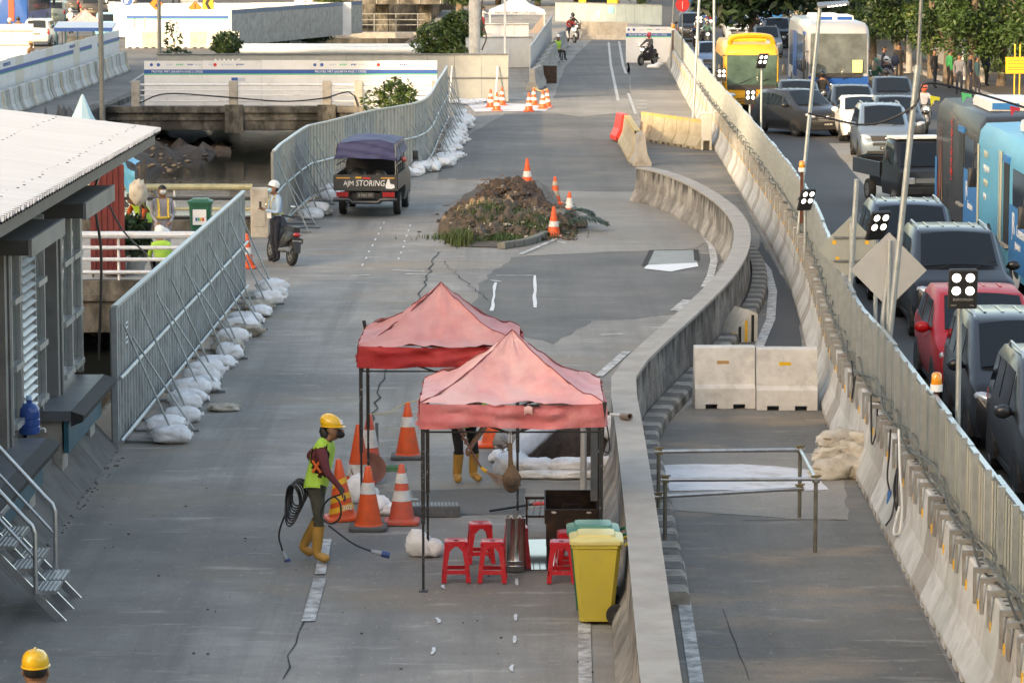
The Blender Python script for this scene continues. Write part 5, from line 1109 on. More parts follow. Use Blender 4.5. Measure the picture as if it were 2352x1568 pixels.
# broken slabs leaning on the mound
for i, (x, y, z, e, s_, lab) in enumerate(((.83, 83.4, .3, (.5, .55, .3), (.45, .75, .07), 'broken asphalt slab leaning against the soil mound'), (1.35, 81, .05, (.15, .2, .8), (.28, .5, .09), 'square concrete lump on the ground behind the cones'), (1.65, 78.9, .12, (0, .1, .3), (.17, .2, .14), 'grey concrete chunk beside the palm frond'), (1.25, 79.2, .18, (.3, -.2, 1), (.28, .3, .2), 'dark earth clod between the two cones'), (-1.3, 78.6, .08, (.2, -.3, .4), (.25, .5, .08), 'broken kerb piece at the left foot of the mound'))):
    mb = MB(); mb.ball((0, 0, 0), s_, 12, 6, lambda d: (max(abs(d.x), abs(d.y), abs(d.z)) ** -.8) * (1 + .18 * noise.noise(d * 2.4 + Vector((i * 9, 0, 0)))))
    o = tag(mb.build('broken_slab', mat('broken slab', (.17, .155, .14), .9, n=.3, ns=4, bump=.5, bs=18), None, 40, (x, y, z)), lab, 'slab'); o.rotation_euler = e
# palm frond
def frond(label, p, ang, L_, m, n=46):
    t = thing('palm_frond', label, 'palm frond', p, ang); P = [Vector((L_ * s, .1 * math.sin(s * 2), .06 + .22 * math.sin(s * PI) * (1 - .2 * s))) for s in [i / 12 for i in range(13)]]
    mb = MB(); mb.tube(P, [.018 * (1 - .7 * i / 12) for i in range(13)], 6); mb.build('stalk', m, t)
    mb = MB()
    for i in range(n):
        s = .08 + .92 * i / n; q = Vector((L_ * s, .1 * math.sin(s * 2), .06 + .22 * math.sin(s * PI) * (1 - .2 * s))); l = .62 * math.sin(PI * (s * .8 + .16)) + .06
        for sd in (-1, 1):
            e = q + Vector((.32 * l + rnd(-.04, .04), sd * l * .8, -.13 * l + rnd(-.04, .08) + .02)); w_ = .017; mid = q.lerp(e, .45) + Vector((0, 0, .06)); e.z = max(e.z, .02)
            mb.add([q, mid + Vector((w_, 0, 0)), e, mid - Vector((w_, 0, 0))], [(0, 1, 2, 3)])
    o = mb.build('leaflet', m, t); o['kind'] = 'stuff'
    return t
p = g(1278, 540); frond('green palm frond lying on the road at the tip of the mound', (p.x + .1, p.y + .9, .06), -.15, 1.15, M_LEAFD); frond('second palm frond half buried among the rubble and cones', (p.x + .1, p.y + 1.6, .18), .35, .9, M_LEAFD)
# ================================================================== vehicles (front looks along -Y)
PAINT = mat('car paint', (.03, .032, .036), .32, .05, coat=.3, spec=.4)
def paint(name, c, metal=.05, r_=.32, coat=.3): return mat('paint ' + name, c, r_, metal, coat=coat, n=.06, ns=2, spec=.4)
M_TAIL = mat('tail light red', (.35, .01, .012), .2, coat=1)
M_HEAD = mat('headlight glass', (.55, .57, .6), .12, .5, coat=1)
M_TRIM = mat('dark trim', (.02, .02, .022), .5)
M_TYRE = mat('tyre', (.02, .02, .02), .8, n=.2, ns=9)
M_RIM = mat('alloy rim', (.42, .43, .44), .3, .8)
def wheel_meshes(r, w_):
    mb = MB(); mb.lathe([(r * .62, -w_ / 2), (r * .95, -w_ / 2), (r, -w_ * .35), (r, w_ * .35), (r * .95, w_ / 2), (r * .62, w_ / 2)], 28, M=RY(PI / 2), cap=False); ty = mb.mesh('tyre', M_TYRE, 40)
    mb = MB(); mb.lathe([(r * .64, -w_ * .46), (r * .58, -w_ * .3), (.0, -w_ * .1)], 24, M=RY(PI / 2), cap=False, k=1)
    mb.lathe([(r * .64, w_ * .46), (r * .58, w_ * .3), (.0, w_ * .1)], 24, M=RY(PI / 2), cap=False, k=1)
    for s_ in (-1, 1):
        mb.lathe([(r * .66, s_ * w_ * .42), (r * .66, s_ * w_ * .5), (r * .56, s_ * w_ * .48), (r * .56, s_ * w_ * .3)], 24, M=RY(PI / 2), cap=False)
        for q in range(5):
            A = RX(q * 2 * PI / 5); mb.loft([[(s_ * w_ * .47, -.035, r * .1), (s_ * w_ * .47, .035, r * .1), (s_ * w_ * .47, .025, r * .6), (s_ * w_ * .47, -.025, r * .6)], [(s_ * w_ * .3, -.035, r * .1), (s_ * w_ * .3, .035, r * .1), (s_ * w_ * .3, .025, r * .6), (s_ * w_ * .3, -.025, r * .6)]], M=A)
    return ty, mb.mesh('rim', [M_RIM, M_BLACK], 40)
WM = {}
def wheels(t, places, r=.32, w_=.2):
    if (r, w_) not in WM: WM[(r, w_)] = wheel_meshes(r, w_)
    ty, rm = WM[(r, w_)]
    for x, y in places:
        o = link('wheel', ty, t, (x, y, r)); link('rim', rm, o)
def patch4(mb, a, b, c, d, inset=.06, off=.008, n=4, k=None, flip=False):
    a, b, c, d = map(Vector, (a, b, c, d)); nn = (b - a).cross(d - a).normalized()
    if flip: nn = -nn
    def f(u, v):
        u = lerp(inset, 1 - inset, u); v = lerp(inset, 1 - inset, v); return a.lerp(b, u).lerp(d.lerp(c, u), v) + nn * off
    mb.grid(f, n, n, k=k)
def car(label, style, pm, cat='car', plate='B 1742 SKR', rails=False, group=None):
    t = thing({'mpv': 'people_carrier', 'suv': 'off_road_car', 'hatch': 'hatchback', 'sedan': 'saloon_car'}[style], label, cat, (0, 0, 0), 0, group)
    L_, W, H, hood, ws, rr_, hz = dict(mpv=(4.2, 1.68, 1.70, .82, 1.75, .30, .98), suv=(4.5, 1.84, 1.78, 1.1, 1.95, .35, 1.06), hatch=(4.05, 1.72, 1.58, .95, 1.8, .45, .95), sedan=(4.5, 1.74, 1.46, 1.15, 2.05, .95, .92))[style]
    f, w_ = -L_ / 2, W / 2; bl = hz + .04; wr = w_ * .83
    # (y, half width, sill z, belt z, window top z, top z, roof half width)
    ST = [(f, .78, .30, hz - .36, hz - .35, hz - .34, .70), (f + .08, .92, .24, hz - .18, hz - .16, hz - .15, .86), (f + .3, .99, .22, hz - .06, hz - .03, hz, .90), (f + hood, 1, .22, bl - .02, bl + .0, hz + .09, .86),
          (f + ws, 1, .22, bl, H - .13, H - .02, 1), (f + ws + .95, 1, .22, bl + .01, H - .12, H, 1), (-f - rr_ - .55, 1, .22, bl + .02, H - .13, H - .01, 1), (-f - rr_, .99, .23, bl + .03, H - .17, H - .05, .97), (-f - .07, .95, .26, bl - (.0 if style != 'sedan' else -.04), bl + .02, bl + .05, .88), (-f, .86, .32, .66, .67, .68, .8)]
    if style == 'sedan': ST[8] = (-f - .1, .95, .26, bl, bl + .02, bl + .05, .88)
    rings = []
    for y, ww, zs, zb, zw, zt, wf in ST:
        x = w_ * ww; xr = wr * wf if zw - zb > .2 else x * .93
        half = [(x * .90, zs), (x * .985, lerp(zs, zb, .35)), (x, lerp(zs, zb, .62)), (x * .965, zb), (xr, zw), (xr * .88, zt - .015 if zw - zb > .2 else zt - .006)]
        rings.append([(-a, y, z) for a, z in half] + [(0, y, zt)] + [(a, y, z) for a, z in half[::-1]])
    mb = MB(); n = 13
    mb.loft(rings, closed=True); mb.build('body', pm, t, 38)
    P = lambda i, j: Vector(rings[i][j])
    mb = MB(); mb.grid(lambda u, v: P(3, 5).lerp(P(3, 7), .04 + .92 * u).lerp(P(4, 5).lerp(P(4, 7), .04 + .92 * u), .07 + .86 * v) + Vector((0, -.012, .012 + .045 * math.sin(PI * u))), 8, 4); mb.build('windscreen', M_GLASS, t, 60)
    if style != 'sedan':
        mb = MB(); mb.grid(lambda u, v: P(8, 5).lerp(P(8, 7), .06 + .88 * u).lerp(P(7, 5).lerp(P(7, 7), .06 + .88 * u), .1 + .78 * v) + Vector((0, .012, .012 + .02 * math.sin(PI * u))), 8, 4); mb.build('rear_window', M_GLASS, t, 60)
    else:
        mb = MB(); patch4(mb, P(8, 5), P(8, 7), P(7, 7), P(7, 5), .08, -.015); mb.build('rear_window', M_GLASS, t)
    for j0, j1, sd in ((3, 4, 1), (9, 8, -1)):
        for a, b in ((3, 4), (4, 5), (5, 6), (6, 7)):
            mb = MB(); A, B, C, D = P(a, j0), P(b, j0), P(b, j1), P(a, j1)
            if a == 3: A = A.lerp(B, .35); D = D.lerp(C, .55); D.z -= .02
            patch4(mb, A, B, C, D, .07, .008, flip=(sd == 1)); mb.build('side_window', M_GLASS, t)
    for s_ in (-1, 1):
        mb = MB(); mb.ball((0, 0, 0), (.2, .10, .085), 12, 6); o = mb.build('headlight', M_HEAD, t, 50, (s_ * w_ * .74, f + .12, hz - .2)); o.rotation_euler = (0, -s_ * .25, s_ * .45)
        mb = MB(); mb.ball((0, 0, 0), (.09, .08, .2), 10, 6); mb.build('tail_light', M_TAIL, t, 50, (s_ * w_ * .85, -f - .07, bl - .12))
        mb = MB(); mb.ball((0, 0, 0), (.07, .05, .05), 10, 6); mb.build('fog_light', M_HEAD, t, 50, (s_ * w_ * .72, f + .05, .42))
        mb = MB(); mb.ball((s_ * .1, 0, 0), (.12, .07, .09), 12, 8); mb.tube([(-s_ * .06, .04, -.03), (s_ * .05, 0, -.02)], .03, 6); mb.build('mirror', pm, t, 50, (s_ * (w_ * .97 + .02), f + hood + .42, bl + .08))
        for y in (f + .82, -f - .78):
            mb = MB(); mb.prism([(y + .39 * math.cos(a * PI / 10), .31 + .39 * math.sin(a * PI / 10)) for a in range(11)] + [(y - .39, .2), (y + .39, .2)], s_ * (w_ * .9), s_ * (w_ * .998), 'x'); mb.build('wheel_arch', M_TRIM, t)
        for y in (-.25, .65): mb = MB(); mb.box((s_ * w_ * .985 - .012, y, bl - .12), (s_ * w_ * .985 + .012, y + .16, bl - .095)); mb.build('door_handle', M_CHROME if rails else pm, t)
        mb = MB(); mb.box((s_ * w_ * .9 - .03, f + 1.25, .2), (s_ * w_ * .9 + .05, -f - 1.2, .27)); mb.build('sill_trim', M_TRIM, t)
    mb = MB(); mb.loft([[(-.44, f + .0, z0), (.44, f + .0, z0), (.42, f + .12, z0), (-.42, f + .12, z0)] if False else [(-a, y, z0), (a, y, z0), (a, y + .1, z0), (-a, y + .1, z0)] for a, y, z0 in ((.42, f - .012, .52), (.5, f + .03, hz - .16))]); gr = mb.build('grille', M_TRIM, t)
    for k in range(3): mb = MB(); z = .56 + k * .055; y = f - .018 + k * .012; mb.box((-.4, y, z), (.4, y + .01, z + .014)); mb.build('grille_bar', M_CHROME, gr)
    mb = MB(); mb.ball((0, f - .0, hz - .24), (.06, .03, .05), 10, 6); mb.build('badge', M_CHROME, t, 40)
    mb = MB(); mb.box((-w_ * .72, f - .012, .27), (w_ * .72, f + .08, .36)); mb.build('lower_intake', M_TRIM, t)
    mb = MB(); mb.box((-.2, f - .035, .40), (.2, f - .015, .5)); pl = mb.build('number_plate', M_BLACK, t)
    lettering(plate, .075, M_PURE, pl, face_m((0, f - .037, .425), (0, -1, 0)), squeeze=.85)
    mb = MB(); mb.box((-.2, -f + .005, .74), (.2, -f + .02, .84)); pl = mb.build('number_plate', M_BLACK, t); lettering(plate, .075, M_PURE, pl, face_m((0, -f + .022, .765), (0, 1, 0)), squeeze=.85)
    if rails:
        for s_ in (-1, 1): mb = MB(); mb.tube([(s_ * wr * .82, f + ws + .35, H - .04), (s_ * wr * .82, f + ws + .55, H + .03), (s_ * wr * .82, -f - rr_ - .5, H + .03), (s_ * wr * .82, -f - rr_ - .3, H - .05)], .018, 6); mb.build('roof_rail', M_STEEL, t, 40)
    for k in range(4):
        x = -wr * .55 + k * wr * 1.1 / 3; mb = MB(); mb.box((x - .02, f + ws + .75, H - .03), (x + .02, -f - rr_ - .6, H + .004)); mb.build('roof_rib', pm, t)
    for s_ in (-.35, .25): mb = MB(); mb.tube([P(3, 6) + Vector((s_, .02, .02)), P(3, 6).lerp(P(4, 6), .18) + Vector((s_ + .38, -.0, .035))], .01, 4); mb.build('wiper', M_BLACK, t)
    wheels(t, [(s_ * (w_ - .1), y) for s_ in (-1, 1) for y in (f + .82, -f - .78)], .335 if style == 'suv' else .305, .2)
    return t, L_
PROTO = {}
def put_car(label, style, col, x, y, X=None, Y=None, yaw=0.0, rear=False, group='cars queuing on the traffic road', s=1.0):
    """x, y: survey pixel of the ground under the bumper that faces us"""
    if style not in PROTO: PROTO[style] = [car(label, style, PAINT, rails=style in ('suv', 'mpv')), False]
    pr, L_ = PROTO[style][0]
    p = g(x, y) if X is None else Vector((X, Y, 0))
    base = 0.0262; rz = (PI if rear else 0) + yaw + (-base if not rear else 0.0)
    c = Vector((p.x, p.y + L_ / 2 * abs(math.cos(yaw)), .006))
    if not PROTO[style][1]:
        PROTO[style][1] = True; pr['label'] = label; pr['group'] = group; pr.location = c; pr.rotation_euler = (0, 0, rz)
        PROTO[style].append(col)
        return pr
    return dup(pr, c, rz, label, group, {'car paint': col})
K_BLK = paint('black', (.012, .012, .014)); K_GRY = paint('dark grey', (.022, .023, .026)); K_RED = paint('red', (.38, .003, .008), 0, .45, .1); K_NAVY = paint('navy', (.018, .024, .045)); K_SIL = paint('silver blue', (.17, .22, .28), .4); K_WHT = paint('white', (.68, .68, .67), 0); K_CYAN = paint('sky blue', (.18, .42, .55)); K_GRN = paint('grey green', (.17, .22, .21)); K_PALE = paint('pale silver', (.42, .44, .46), .5); K_BLUE = paint('mid blue', (.16, .24, .38))
CARS = [
 ('dark grey people carrier, the nearest car at the fence by the floodlight', 'mpv', PAINT, 0, 0, 7.2, 39.8, 0, False),
 ('black people carrier between the red car and the nearest grey one', 'mpv', K_BLK, 0, 0, 7.2, 44.3, 0, False),
 ('bright red hatchback queuing behind the black people carrier', 'hatch', PAINT, 0, 0, 7.32, 48.8, 0, False),
 ('big black off-road car with chrome grille behind the red hatchback', 'suv', PAINT, 0, 0, 8.02, 56.9, 0, False),
 ('navy off-road car half hidden behind the two diamond sign backs', 'suv', K_NAVY, 0, 0, 7.9, 62.6, 0, False),
 ('silver blue people carrier behind the black pickup truck', 'mpv', K_SIL, 2040, 374, None, None, 0, False),
 ('white car in front of the dark grey one in the right lane', 'sedan', PAINT, 1994, 328, None, None, 0, False),
 ('dark grey car beside the blue bus front', 'hatch', K_GRY, 1968, 305, None, None, 0, False),
 ('grey roofed car hidden behind the silver blue people carrier', 'hatch', K_GRY, 2072, 338, None, None, 0, False),
 ('black car with large windscreen next to the motorbikes', 'hatch', K_BLK, 2060, 280, None, None, 0, False),
 ('shiny dark grey crossover turned across the lane', 'hatch', K_GRY, 1845, 316, None, None, .46, False),
 ('black people carrier behind the turned dark crossover', 'hatch', K_BLK, 1842, 290, None, None, 0, False),
 ('pale blue car beside the yellow bus and the fence', 'hatch', K_BLUE, 1640, 174, None, None, 0, False),
 ('white people carrier far up the road behind the yellow bus', 'mpv', K_WHT, 1697, 98, None, None, 0, False),
 ('dark off-road car with a red plate far up the road', 'suv', K_GRY, 1592, 97, None, None, 0, False),
 ('blue car far up the road near the roadside trees', 'hatch', K_BLUE, 1772, 82, None, None, 0, False),
 ('silver blue car right behind the yellow bus roof', 'mpv', K_SIL, 1766, 134, None, None, 0, False),
 ('silver car between the far blue bus and the white people carrier', 'hatch', K_PALE, 1716, 70, None, None, 0, False),
 ('black car far up in the middle lane', 'mpv', K_BLK, 1758, 56, None, None, 0, False),
 ('dark off-road car far up beside the roadside trees', 'suv', K_GRY, 1800, 62, None, None, 0, False),
 ('pale silver car at the far top of the traffic road', 'sedan', K_PALE, 1690, 44, None, None, 0, False),
 ('navy car at the far top of the traffic road', 'mpv', K_NAVY, 1738, 38, None, None, 0, False),
 ('black car behind the deep blue bus in the right lane', 'hatch', K_BLK, 1822, 104, None, None, 0, False),
 ('navy car just behind the far silver blue car', 'suv', K_NAVY, 1790, 112, None, None, 0, False),
 ('white van-like car beyond the sky blue one', 'mpv', K_WHT, 330, 62, None, None, .1, True),
 ('grey car seen from behind at the upper left corner', 'mpv', K_GRY, 160, 30, None, None, 0, True),
 ('navy hatchback seen from behind at the upper left', 'hatch', K_NAVY, 310, 8, None, None, 0, True),
 ('black car seen from behind by the dark blue bus', 'hatch', K_BLK, 112, 30, None, None, 0, True),
 ('white people carrier seen from behind beside the grey panels', 'mpv', K_PALE, 84, 108, None, None, 0, True),
 ('sky blue people carrier seen from behind at the road bend', 'mpv', K_CYAN, 238, 90, None, None, .12, True),
 ('grey green old off-road car seen from behind the pink canopy', 'suv', K_GRN, 124, 58, None, None, 0, True),
 ('silver people carrier seen from behind at the far left', 'mpv', K_PALE, 262, 37, None, None, 0, True),
 ('dark red car seen from behind next to the sky blue one', 'hatch', paint('dark red', (.1, .015, .02)), 284, 64, None, None, 0, True),
 ('black car seen from behind above the pink canopy', 'suv', K_BLK, 208, 44, None, None, 0, True),
 ('dark car with lit tail lights beyond the cream hoarding', 'mpv', K_GRY, 326, 40, None, None, .1, True),
 ('silver car far away beyond the site hoarding', 'hatch', K_PALE, 290, 20, None, None, 0, True),
 ('white taxi far away at the top of the canal road', 'sedan', K_PALE, 420, 16, None, None, .3, True),
 ('white hatchback at the canal end among bushes', 'hatch', K_WHT, 705, 30, None, None, .3, True),
]
for lab, stl, col, x, y, X, Y, yaw, rear in CARS:
    put_car(lab, stl, col, x, y, X, Y, yaw, rear, 'cars queuing on the traffic road' if not rear else 'cars on the road beyond the canal')
# give each first-of-its-kind its own paint
def repaint(o, m):
    for c in KIDS.get(o.name, []):
        if c.data and c.data.materials and c.data.materials[0] == PAINT:
            c.data = c.data.copy(); c.data.materials[0] = m
for stl, m in (('mpv', K_GRY), ('hatch', K_RED), ('suv', K_BLK), ('sedan', K_WHT)): repaint(PROTO[stl][0][0], m)

# ------------------------------------------------------------------ buses
def bus(label, loc, rz, L_, W, H, body, band, glass=M_GLASS, side_doors=(), top=None, lower=None, roofm=None, group=None, front_glass=None, nowin=None, wz=1.15):
    t = thing('city_bus', label, 'bus', loc, rz, group); f, w_ = -L_ / 2, W / 2
    def ring(y, sx, zt, zb=.35):
        a = w_ * sx; return [(-a * .97, y, zb), (-a, y, zb + .4), (-a, y, zt - .55), (-a * .96, y, zt - .2), (-a * .86, y, zt - .04), (0, y, zt), (a * .86, y, zt - .04), (a * .96, y, zt - .2), (a, y, zt - .55), (a, y, zb + .4), (a * .97, y, zb)]
    mb = MB(); mb.loft([ring(f, .94, H - .28, .42), ring(f + .1, .985, H - .12), ring(f + .35, 1, H), ring(-f - .3, 1, H), ring(-f - .05, .985, H - .1), ring(-f, .95, H - .2)]); mb.build('body', body, t, 35)
    mb = MB(); mb.grid(lambda u, v: ((-1 + 2 * u) * w_ * .9, f - .025 - .07 * math.sin(PI * u), lerp(wz, H - .45, v)), 10, 5); ws = mb.build('windscreen', front_glass or glass, t, 60)
    for s_ in (-.5, .15): mb = MB(); mb.tube([(s_, f - .13, 1.2), (s_ + .5, f - .1, 1.4)], .014, 4); mb.build('wiper', M_BLACK, ws)
    mb = MB(); mb.box((-.95, f - .1, wz - .17), (.95, f - .01, wz - .01)); mb.build('front_band', M_TRIM, t)
    mb = MB(); mb.loft([[(-w_ * .93, f - .03, .42), (w_ * .93, f - .03, .42), (w_ * .93, f + .1, .42), (-w_ * .93, f + .1, .42)], [(-w_ * .9, f - .05, .7), (w_ * .9, f - .05, .7), (w_ * .93, f + .1, .7), (-w_ * .93, f + .1, .7)]]); mb.build('front_bumper', lower or band, t)
    mb = MB(); mb.box((-w_ * .8, f - .035, .72), (w_ * .8, f - .0, .97)); mb.build('front_panel', band, t)
    for s_ in (-1, 1):
        mb = MB(); mb.ball((0, 0, 0), (.2, .07, .11), 12, 6); mb.build('headlight', M_HEAD, t, 50, (s_ * w_ * .74, f - .02, .75))
        mb = MB(); mb.bbox((-.1, -.06, -.22), (.1, .06, .2), .03); mb.tube([(0, 0, .2), (-s_ * .05, .1, .5), (-s_ * .25, .2, .55)], .02, 5); mb.build('mirror', M_BLACK, t, 40, (s_ * (w_ + .16), f - .15, 1.75))
        n = max(3, int((L_ - 2.5) / 1.45)); d = (L_ - 1.7) / n
        for i in range(n):
            y = f + .9 + i * d
            if s_ == -1 and any(a - .2 < y + d / 2 < b + .2 for a, b in side_doors): continue
            if s_ == -1 and nowin and nowin[0] < y + d / 2 < nowin[1]: continue
            mb = MB(); mb.loft([[(s_ * w_ * 1.004, y + .04, 1.35), (s_ * w_ * 1.004, y + d - .04, 1.35), (s_ * w_ * .99, y + d - .04, 1.35), (s_ * w_ * .99, y + .04, 1.35)], [(s_ * w_ * 1.004, y + .04, H - .6), (s_ * w_ * 1.004, y + d - .04, H - .6), (s_ * w_ * .99, y + d - .04, H - .6), (s_ * w_ * .99, y + .04, H - .6)]]); mb.build('side_window', glass, t)
        mb = MB(); mb.box((s_ * w_ * .995 - .012, f + .4, .36), (s_ * w_ * .995 + .012, -f - .3, .8)); mb.build('skirt', lower or band, t)
        for y in (f + 2.2, -f - 2.4):
            mb = MB(); mb.prism([(y + .62 * math.cos(a * PI / 12), .45 + .62 * math.sin(a * PI / 12)) for a in range(13)] + [(y - .62, .3), (y + .62, .3)], s_ * w_ * .9, s_ * w_ * 1.012, 'x'); mb.build('wheel_arch', M_TRIM, t)
    for a, b in side_doors:
        mb = MB(); mb.box((-w_ * 1.012, a, .9), (-w_ * .985, b, H - .55)); mb.build('door', M_TRIM, t)
        mb = MB(); mb.box((-w_ * 1.03, a - .05, H - .55), (-w_ * .98, b + .05, H - .42)); mb.build('door_rail', band, t)
        mb = MB(); mb.box((-w_ * 1.06, a, .84), (-w_ * .98, b, .9)); mb.build('door_step', M_CONC, t)
    mb = MB(); mb.loft([[(-w_ * .62, y, H - .01), (w_ * .62, y, H - .01), (w_ * .6, y, H + .2), (-w_ * .6, y, H + .2)] for y in (f + 2.2, f + 2.3, f + 5.0, f + 5.2)]); u = mb.build('roof_unit', roofm or M_WHITE, t, 30)
    for k in (-1, 1): mb = MB(); mb.box((k * .4 - .3, f + 2.17, H + .03), (k * .4 + .3, f + 2.195, H + .17)); mb.build('vent', band, u)
    mb = MB(); mb.loft([[(-w_ * .5, y, H - .01), (w_ * .5, y, H - .01), (w_ * .45, y, H + .14), (-w_ * .45, y, H + .14)] for y in (-f - 4.2, -f - 2.2)]); mb.build('roof_hatch', roofm or M_WHITE, t, 30)
    mb = MB(); mb.box((-.26, f - .065, .47), (.26, f - .045, .58)); pl = mb.build('number_plate', M_YEL, t); lettering('B 7126 TGA', .09, M_BLACK, pl, face_m((0, f - .068, .49), (0, -1, 0)), squeeze=.85)
    wheels(t, [(s_ * (w_ - .13), y) for s_ in (-1, 1) for y in (f + 2.2, -f - 2.4)], .46, .28)
    return t
P_LB = paint('light bus blue', (.1, .4, .6), 0, .5, .1); P_MB = paint('bus blue', (.03, .2, .50), 0, .5, .15); P_DK = paint('bus charcoal', (.03, .03, .033), 0, .5, .15); P_YB = paint('bus yellow', (.62, .33, .03), 0); P_DB = paint('deep bus blue', (.012, .07, .28), 0); P_WB = paint('bus white shaded tone', (.3, .32, .36), 0)  # the far bus white is greyed: its shade is put into the colour
M_SMOKE = mat('smoky windscreen', (.10, .115, .12), .08, spec=.7, n=.4, ns=1.5)
b2 = bus('light blue bus with white lettering on its side, nearest of the buses', (11.2, 66.2, .006), -.02, 8.6, 2.5, 3.08, P_LB, P_MB, nowin=(-.4, 9), side_doors=((-1.2, -.4),), lower=P_LB)
b1 = bus('charcoal bus with red lettering and a blue front part, behind the light blue bus', (11.65, 76.4, .006), -.02, 8.8, 2.5, 3.08, P_DK, P_MB, nowin=(-.5, 9), side_doors=((-1.6, -.7),), lower=P_DK)
b3 = bus('deep blue bus with large grey windscreen beside the yellow bus', (13.2, 137.2, .006), -.02, 12, 2.5, 3.45, P_WB, P_DB, wz=1.42, side_doors=((-4.6, -3.8),), lower=P_DB, front_glass=M_SMOKE)
b4 = bus('yellow city bus with a green tinted windscreen next to the fence', (9.4, 131.4, .006), -.02, 8.5, 2.15, 2.75, P_YB, P_YB, roofm=P_YB, front_glass=mat('green tinted windscreen', (.06, .10, .085), .08, spec=.7, n=.4, ns=1.5), lower=P_YB)
b5 = bus('blue bus at the far end of the traffic road', (14.3, 247, .006), 0, 12, 2.5, 3.1, P_DB, P_DB)
b6 = bus('dark blue bus seen from behind on the far left road', (-35.2, 236, .006), PI, 12, 2.5, 3.1, P_DB, P_DB)
mb = MB(); mb.box((-.3, 6.02, .7), (.1, 6.05, 2.3)); mb.build('red_panel', mat('red panel', (.5, .05, .02), .5), b6)
mb = MB(); mb.tube(spline([Vector((-.85, -3.7, 2.75)), Vector((-.7, -3.85, 2.98)), Vector((0, -3.9, 3.05)), Vector((.7, -3.85, 2.98)), Vector((.85, -3.7, 2.75))], .1), .13, 8, flat=.8); mb.build('roof_spoiler', P_YB, b4, 50)
lettering('MULYA', .16, M_REDP, b4, face_m((0, -4.3, .8), (0, -1, 0)))
for z in (.47, .54, .61): mb = MB(); mb.box((-.6, -4.315, z), (.6, -4.3, z + .03)); mb.build('grille_bar', M_TRIM, b4)
mb = MB(); mb.tube([(.2 * math.cos(a * PI / 12) if 0 else .2 * math.cos(a * PI / 12), -6.08, .85 + .11 * math.sin(a * PI / 12)) for a in range(25)], .016, 5); mb.box((-.18, -6.085, .84), (.18, -6.07, .865)); mb.build('badge', M_CHROME, b3, 40)
mb = MB(); mb.loft([[(-1.2, -6.03, .5), (1.2, -6.03, .5), (1.2, -5.8, .5), (-1.2, -5.8, .5)], [(-1.18, -6.06, 1.3), (1.18, -6.06, 1.3), (1.2, -5.8, 1.3), (-1.2, -5.8, 1.3)]]); mb.build('front_cowl', P_DB, b3)
mb = MB(); mb.box((.55, -6.14, 1.45), (.95, -6.125, 1.95)); mb.build('notice', mat('yellow notice', (.6, .62, .25), .6), b3)
mb = MB()
for k in range(7):
    for q in range(3): mb.box((-1.262, -5.0 + .12 * q + .55 * (k % 2), .9 + k * .3), (-1.256, -4.6 + .3 * q + .4 * (k % 2), 1.05 + k * .3), k=(k + q) % 2)
for y in (.2, 1.6): mb.box((-1.262, y, 1.0), (-1.256, y + 1.1, 2.9), k=1)
mb.build('side_print', [M_PURE, P_DB], b3)
# side prints of the two near buses
w2 = -1.25 * 1.0 - .012
mb = MB(); mb.box((w2 - .004, -4.2, .5), (w2, -1.3, 1.75)); mb.box((w2 - .004, -.1, .85), (w2, .2, 2.7), k=1); mb.box((w2 - .004, .3, .85), (w2, .4, 2.7), k=1); mb.box((w2 - .004, 3.7, .5), (w2, 4.0, 2.6), k=1); mb.build('side_print', [P_MB, mat('cream print', (.6, .58, .45), .5)], b2)
side = (-1, 0, 0)
lettering('JR', .62, M_PURE, b2, face_m((w2 - .006, -2.0, 1.2), side), squeeze=.8); lettering('Connexion', .34, M_PURE, b2, face_m((w2 - .006, -3.1, 1.2), side), squeeze=.8); lettering('Jabodetabek', .2, M_PURE, b2, face_m((w2 - .006, -2.7, .95), side), squeeze=.8)
for k, (y, z, s_) in enumerate(((1.9, 2.4, 'NIKMATI'), (1.8, 2.1, 'PERJALANAN'), (1.9, 1.8, 'NYAMAN'), (2.0, 1.5, 'AMAN'))): lettering(s_, .2, M_PURE if k % 2 else MATS['cream print'], b2, face_m((w2 - .006, y + .6, z), side), squeeze=.8)
for y, z in ((-2.6, .5), (.2, .6), (3.1, .5)):
    mb = MB(); mb.prism([(y + .55 * math.cos(a * PI / 10), z + .35 * math.sin(a * PI / 10)) for a in range(10, 21)] + [(y + .55 * math.cos(a * PI / 10), z + .12 * math.sin(a * PI / 10)) for a in range(20, 9, -1)][1:-1], w2 - .012, w2 - .006, 'x'); mb.build('swoosh', M_PURE, b2)
mb = MB(); mb.box((w2 - .004, -4.3, .45), (w2, -1.7, 1.75)); mb.box((w2 - .004, 3.9, .4), (w2, 4.3, 1.6)); mb.build('side_print', P_MB, b1)
lettering('JR', .5, M_PURE, b1, face_m((w2 - .006, -2.3, 1.15), side), squeeze=.8); lettering('Connexion', .26, M_PURE, b1, face_m((w2 - .006, -3.0, .9), side), squeeze=.8)
lettering('LEGENDA', .34, M_REDP, b1, face_m((w2 - .006, .7, 2.0), side) @ RZ(PI / 2)); lettering('film', .26, M_REDP, b1, face_m((w2 - .006, .8, 1.4), side))
mb = MB()
for k, (y, z0, z1) in enumerate(((3.4, .6, 2.5), (3.15, .5, 2.1), (2.9, .9, 2.6), (2.7, .5, 1.5), (3.6, .5, 1.3))):
    mb.loft([[(w2 - .006, y + .05 * math.sin(k), z0), (w2 - .006, y + .12, z0)], [(w2 - .006, y - .02, (z0 + z1) / 2), (w2 - .006, y + .1, (z0 + z1) / 2)], [(w2 - .006, y + .06, z1), (w2 - .006, y + .075, z1)]], closed=False, k=k % 2)
mb.build('flame_print', [mat('dull red print', (.33, .03, .03), .5), mat('gold print', (.4, .22, .08), .5)], b1)

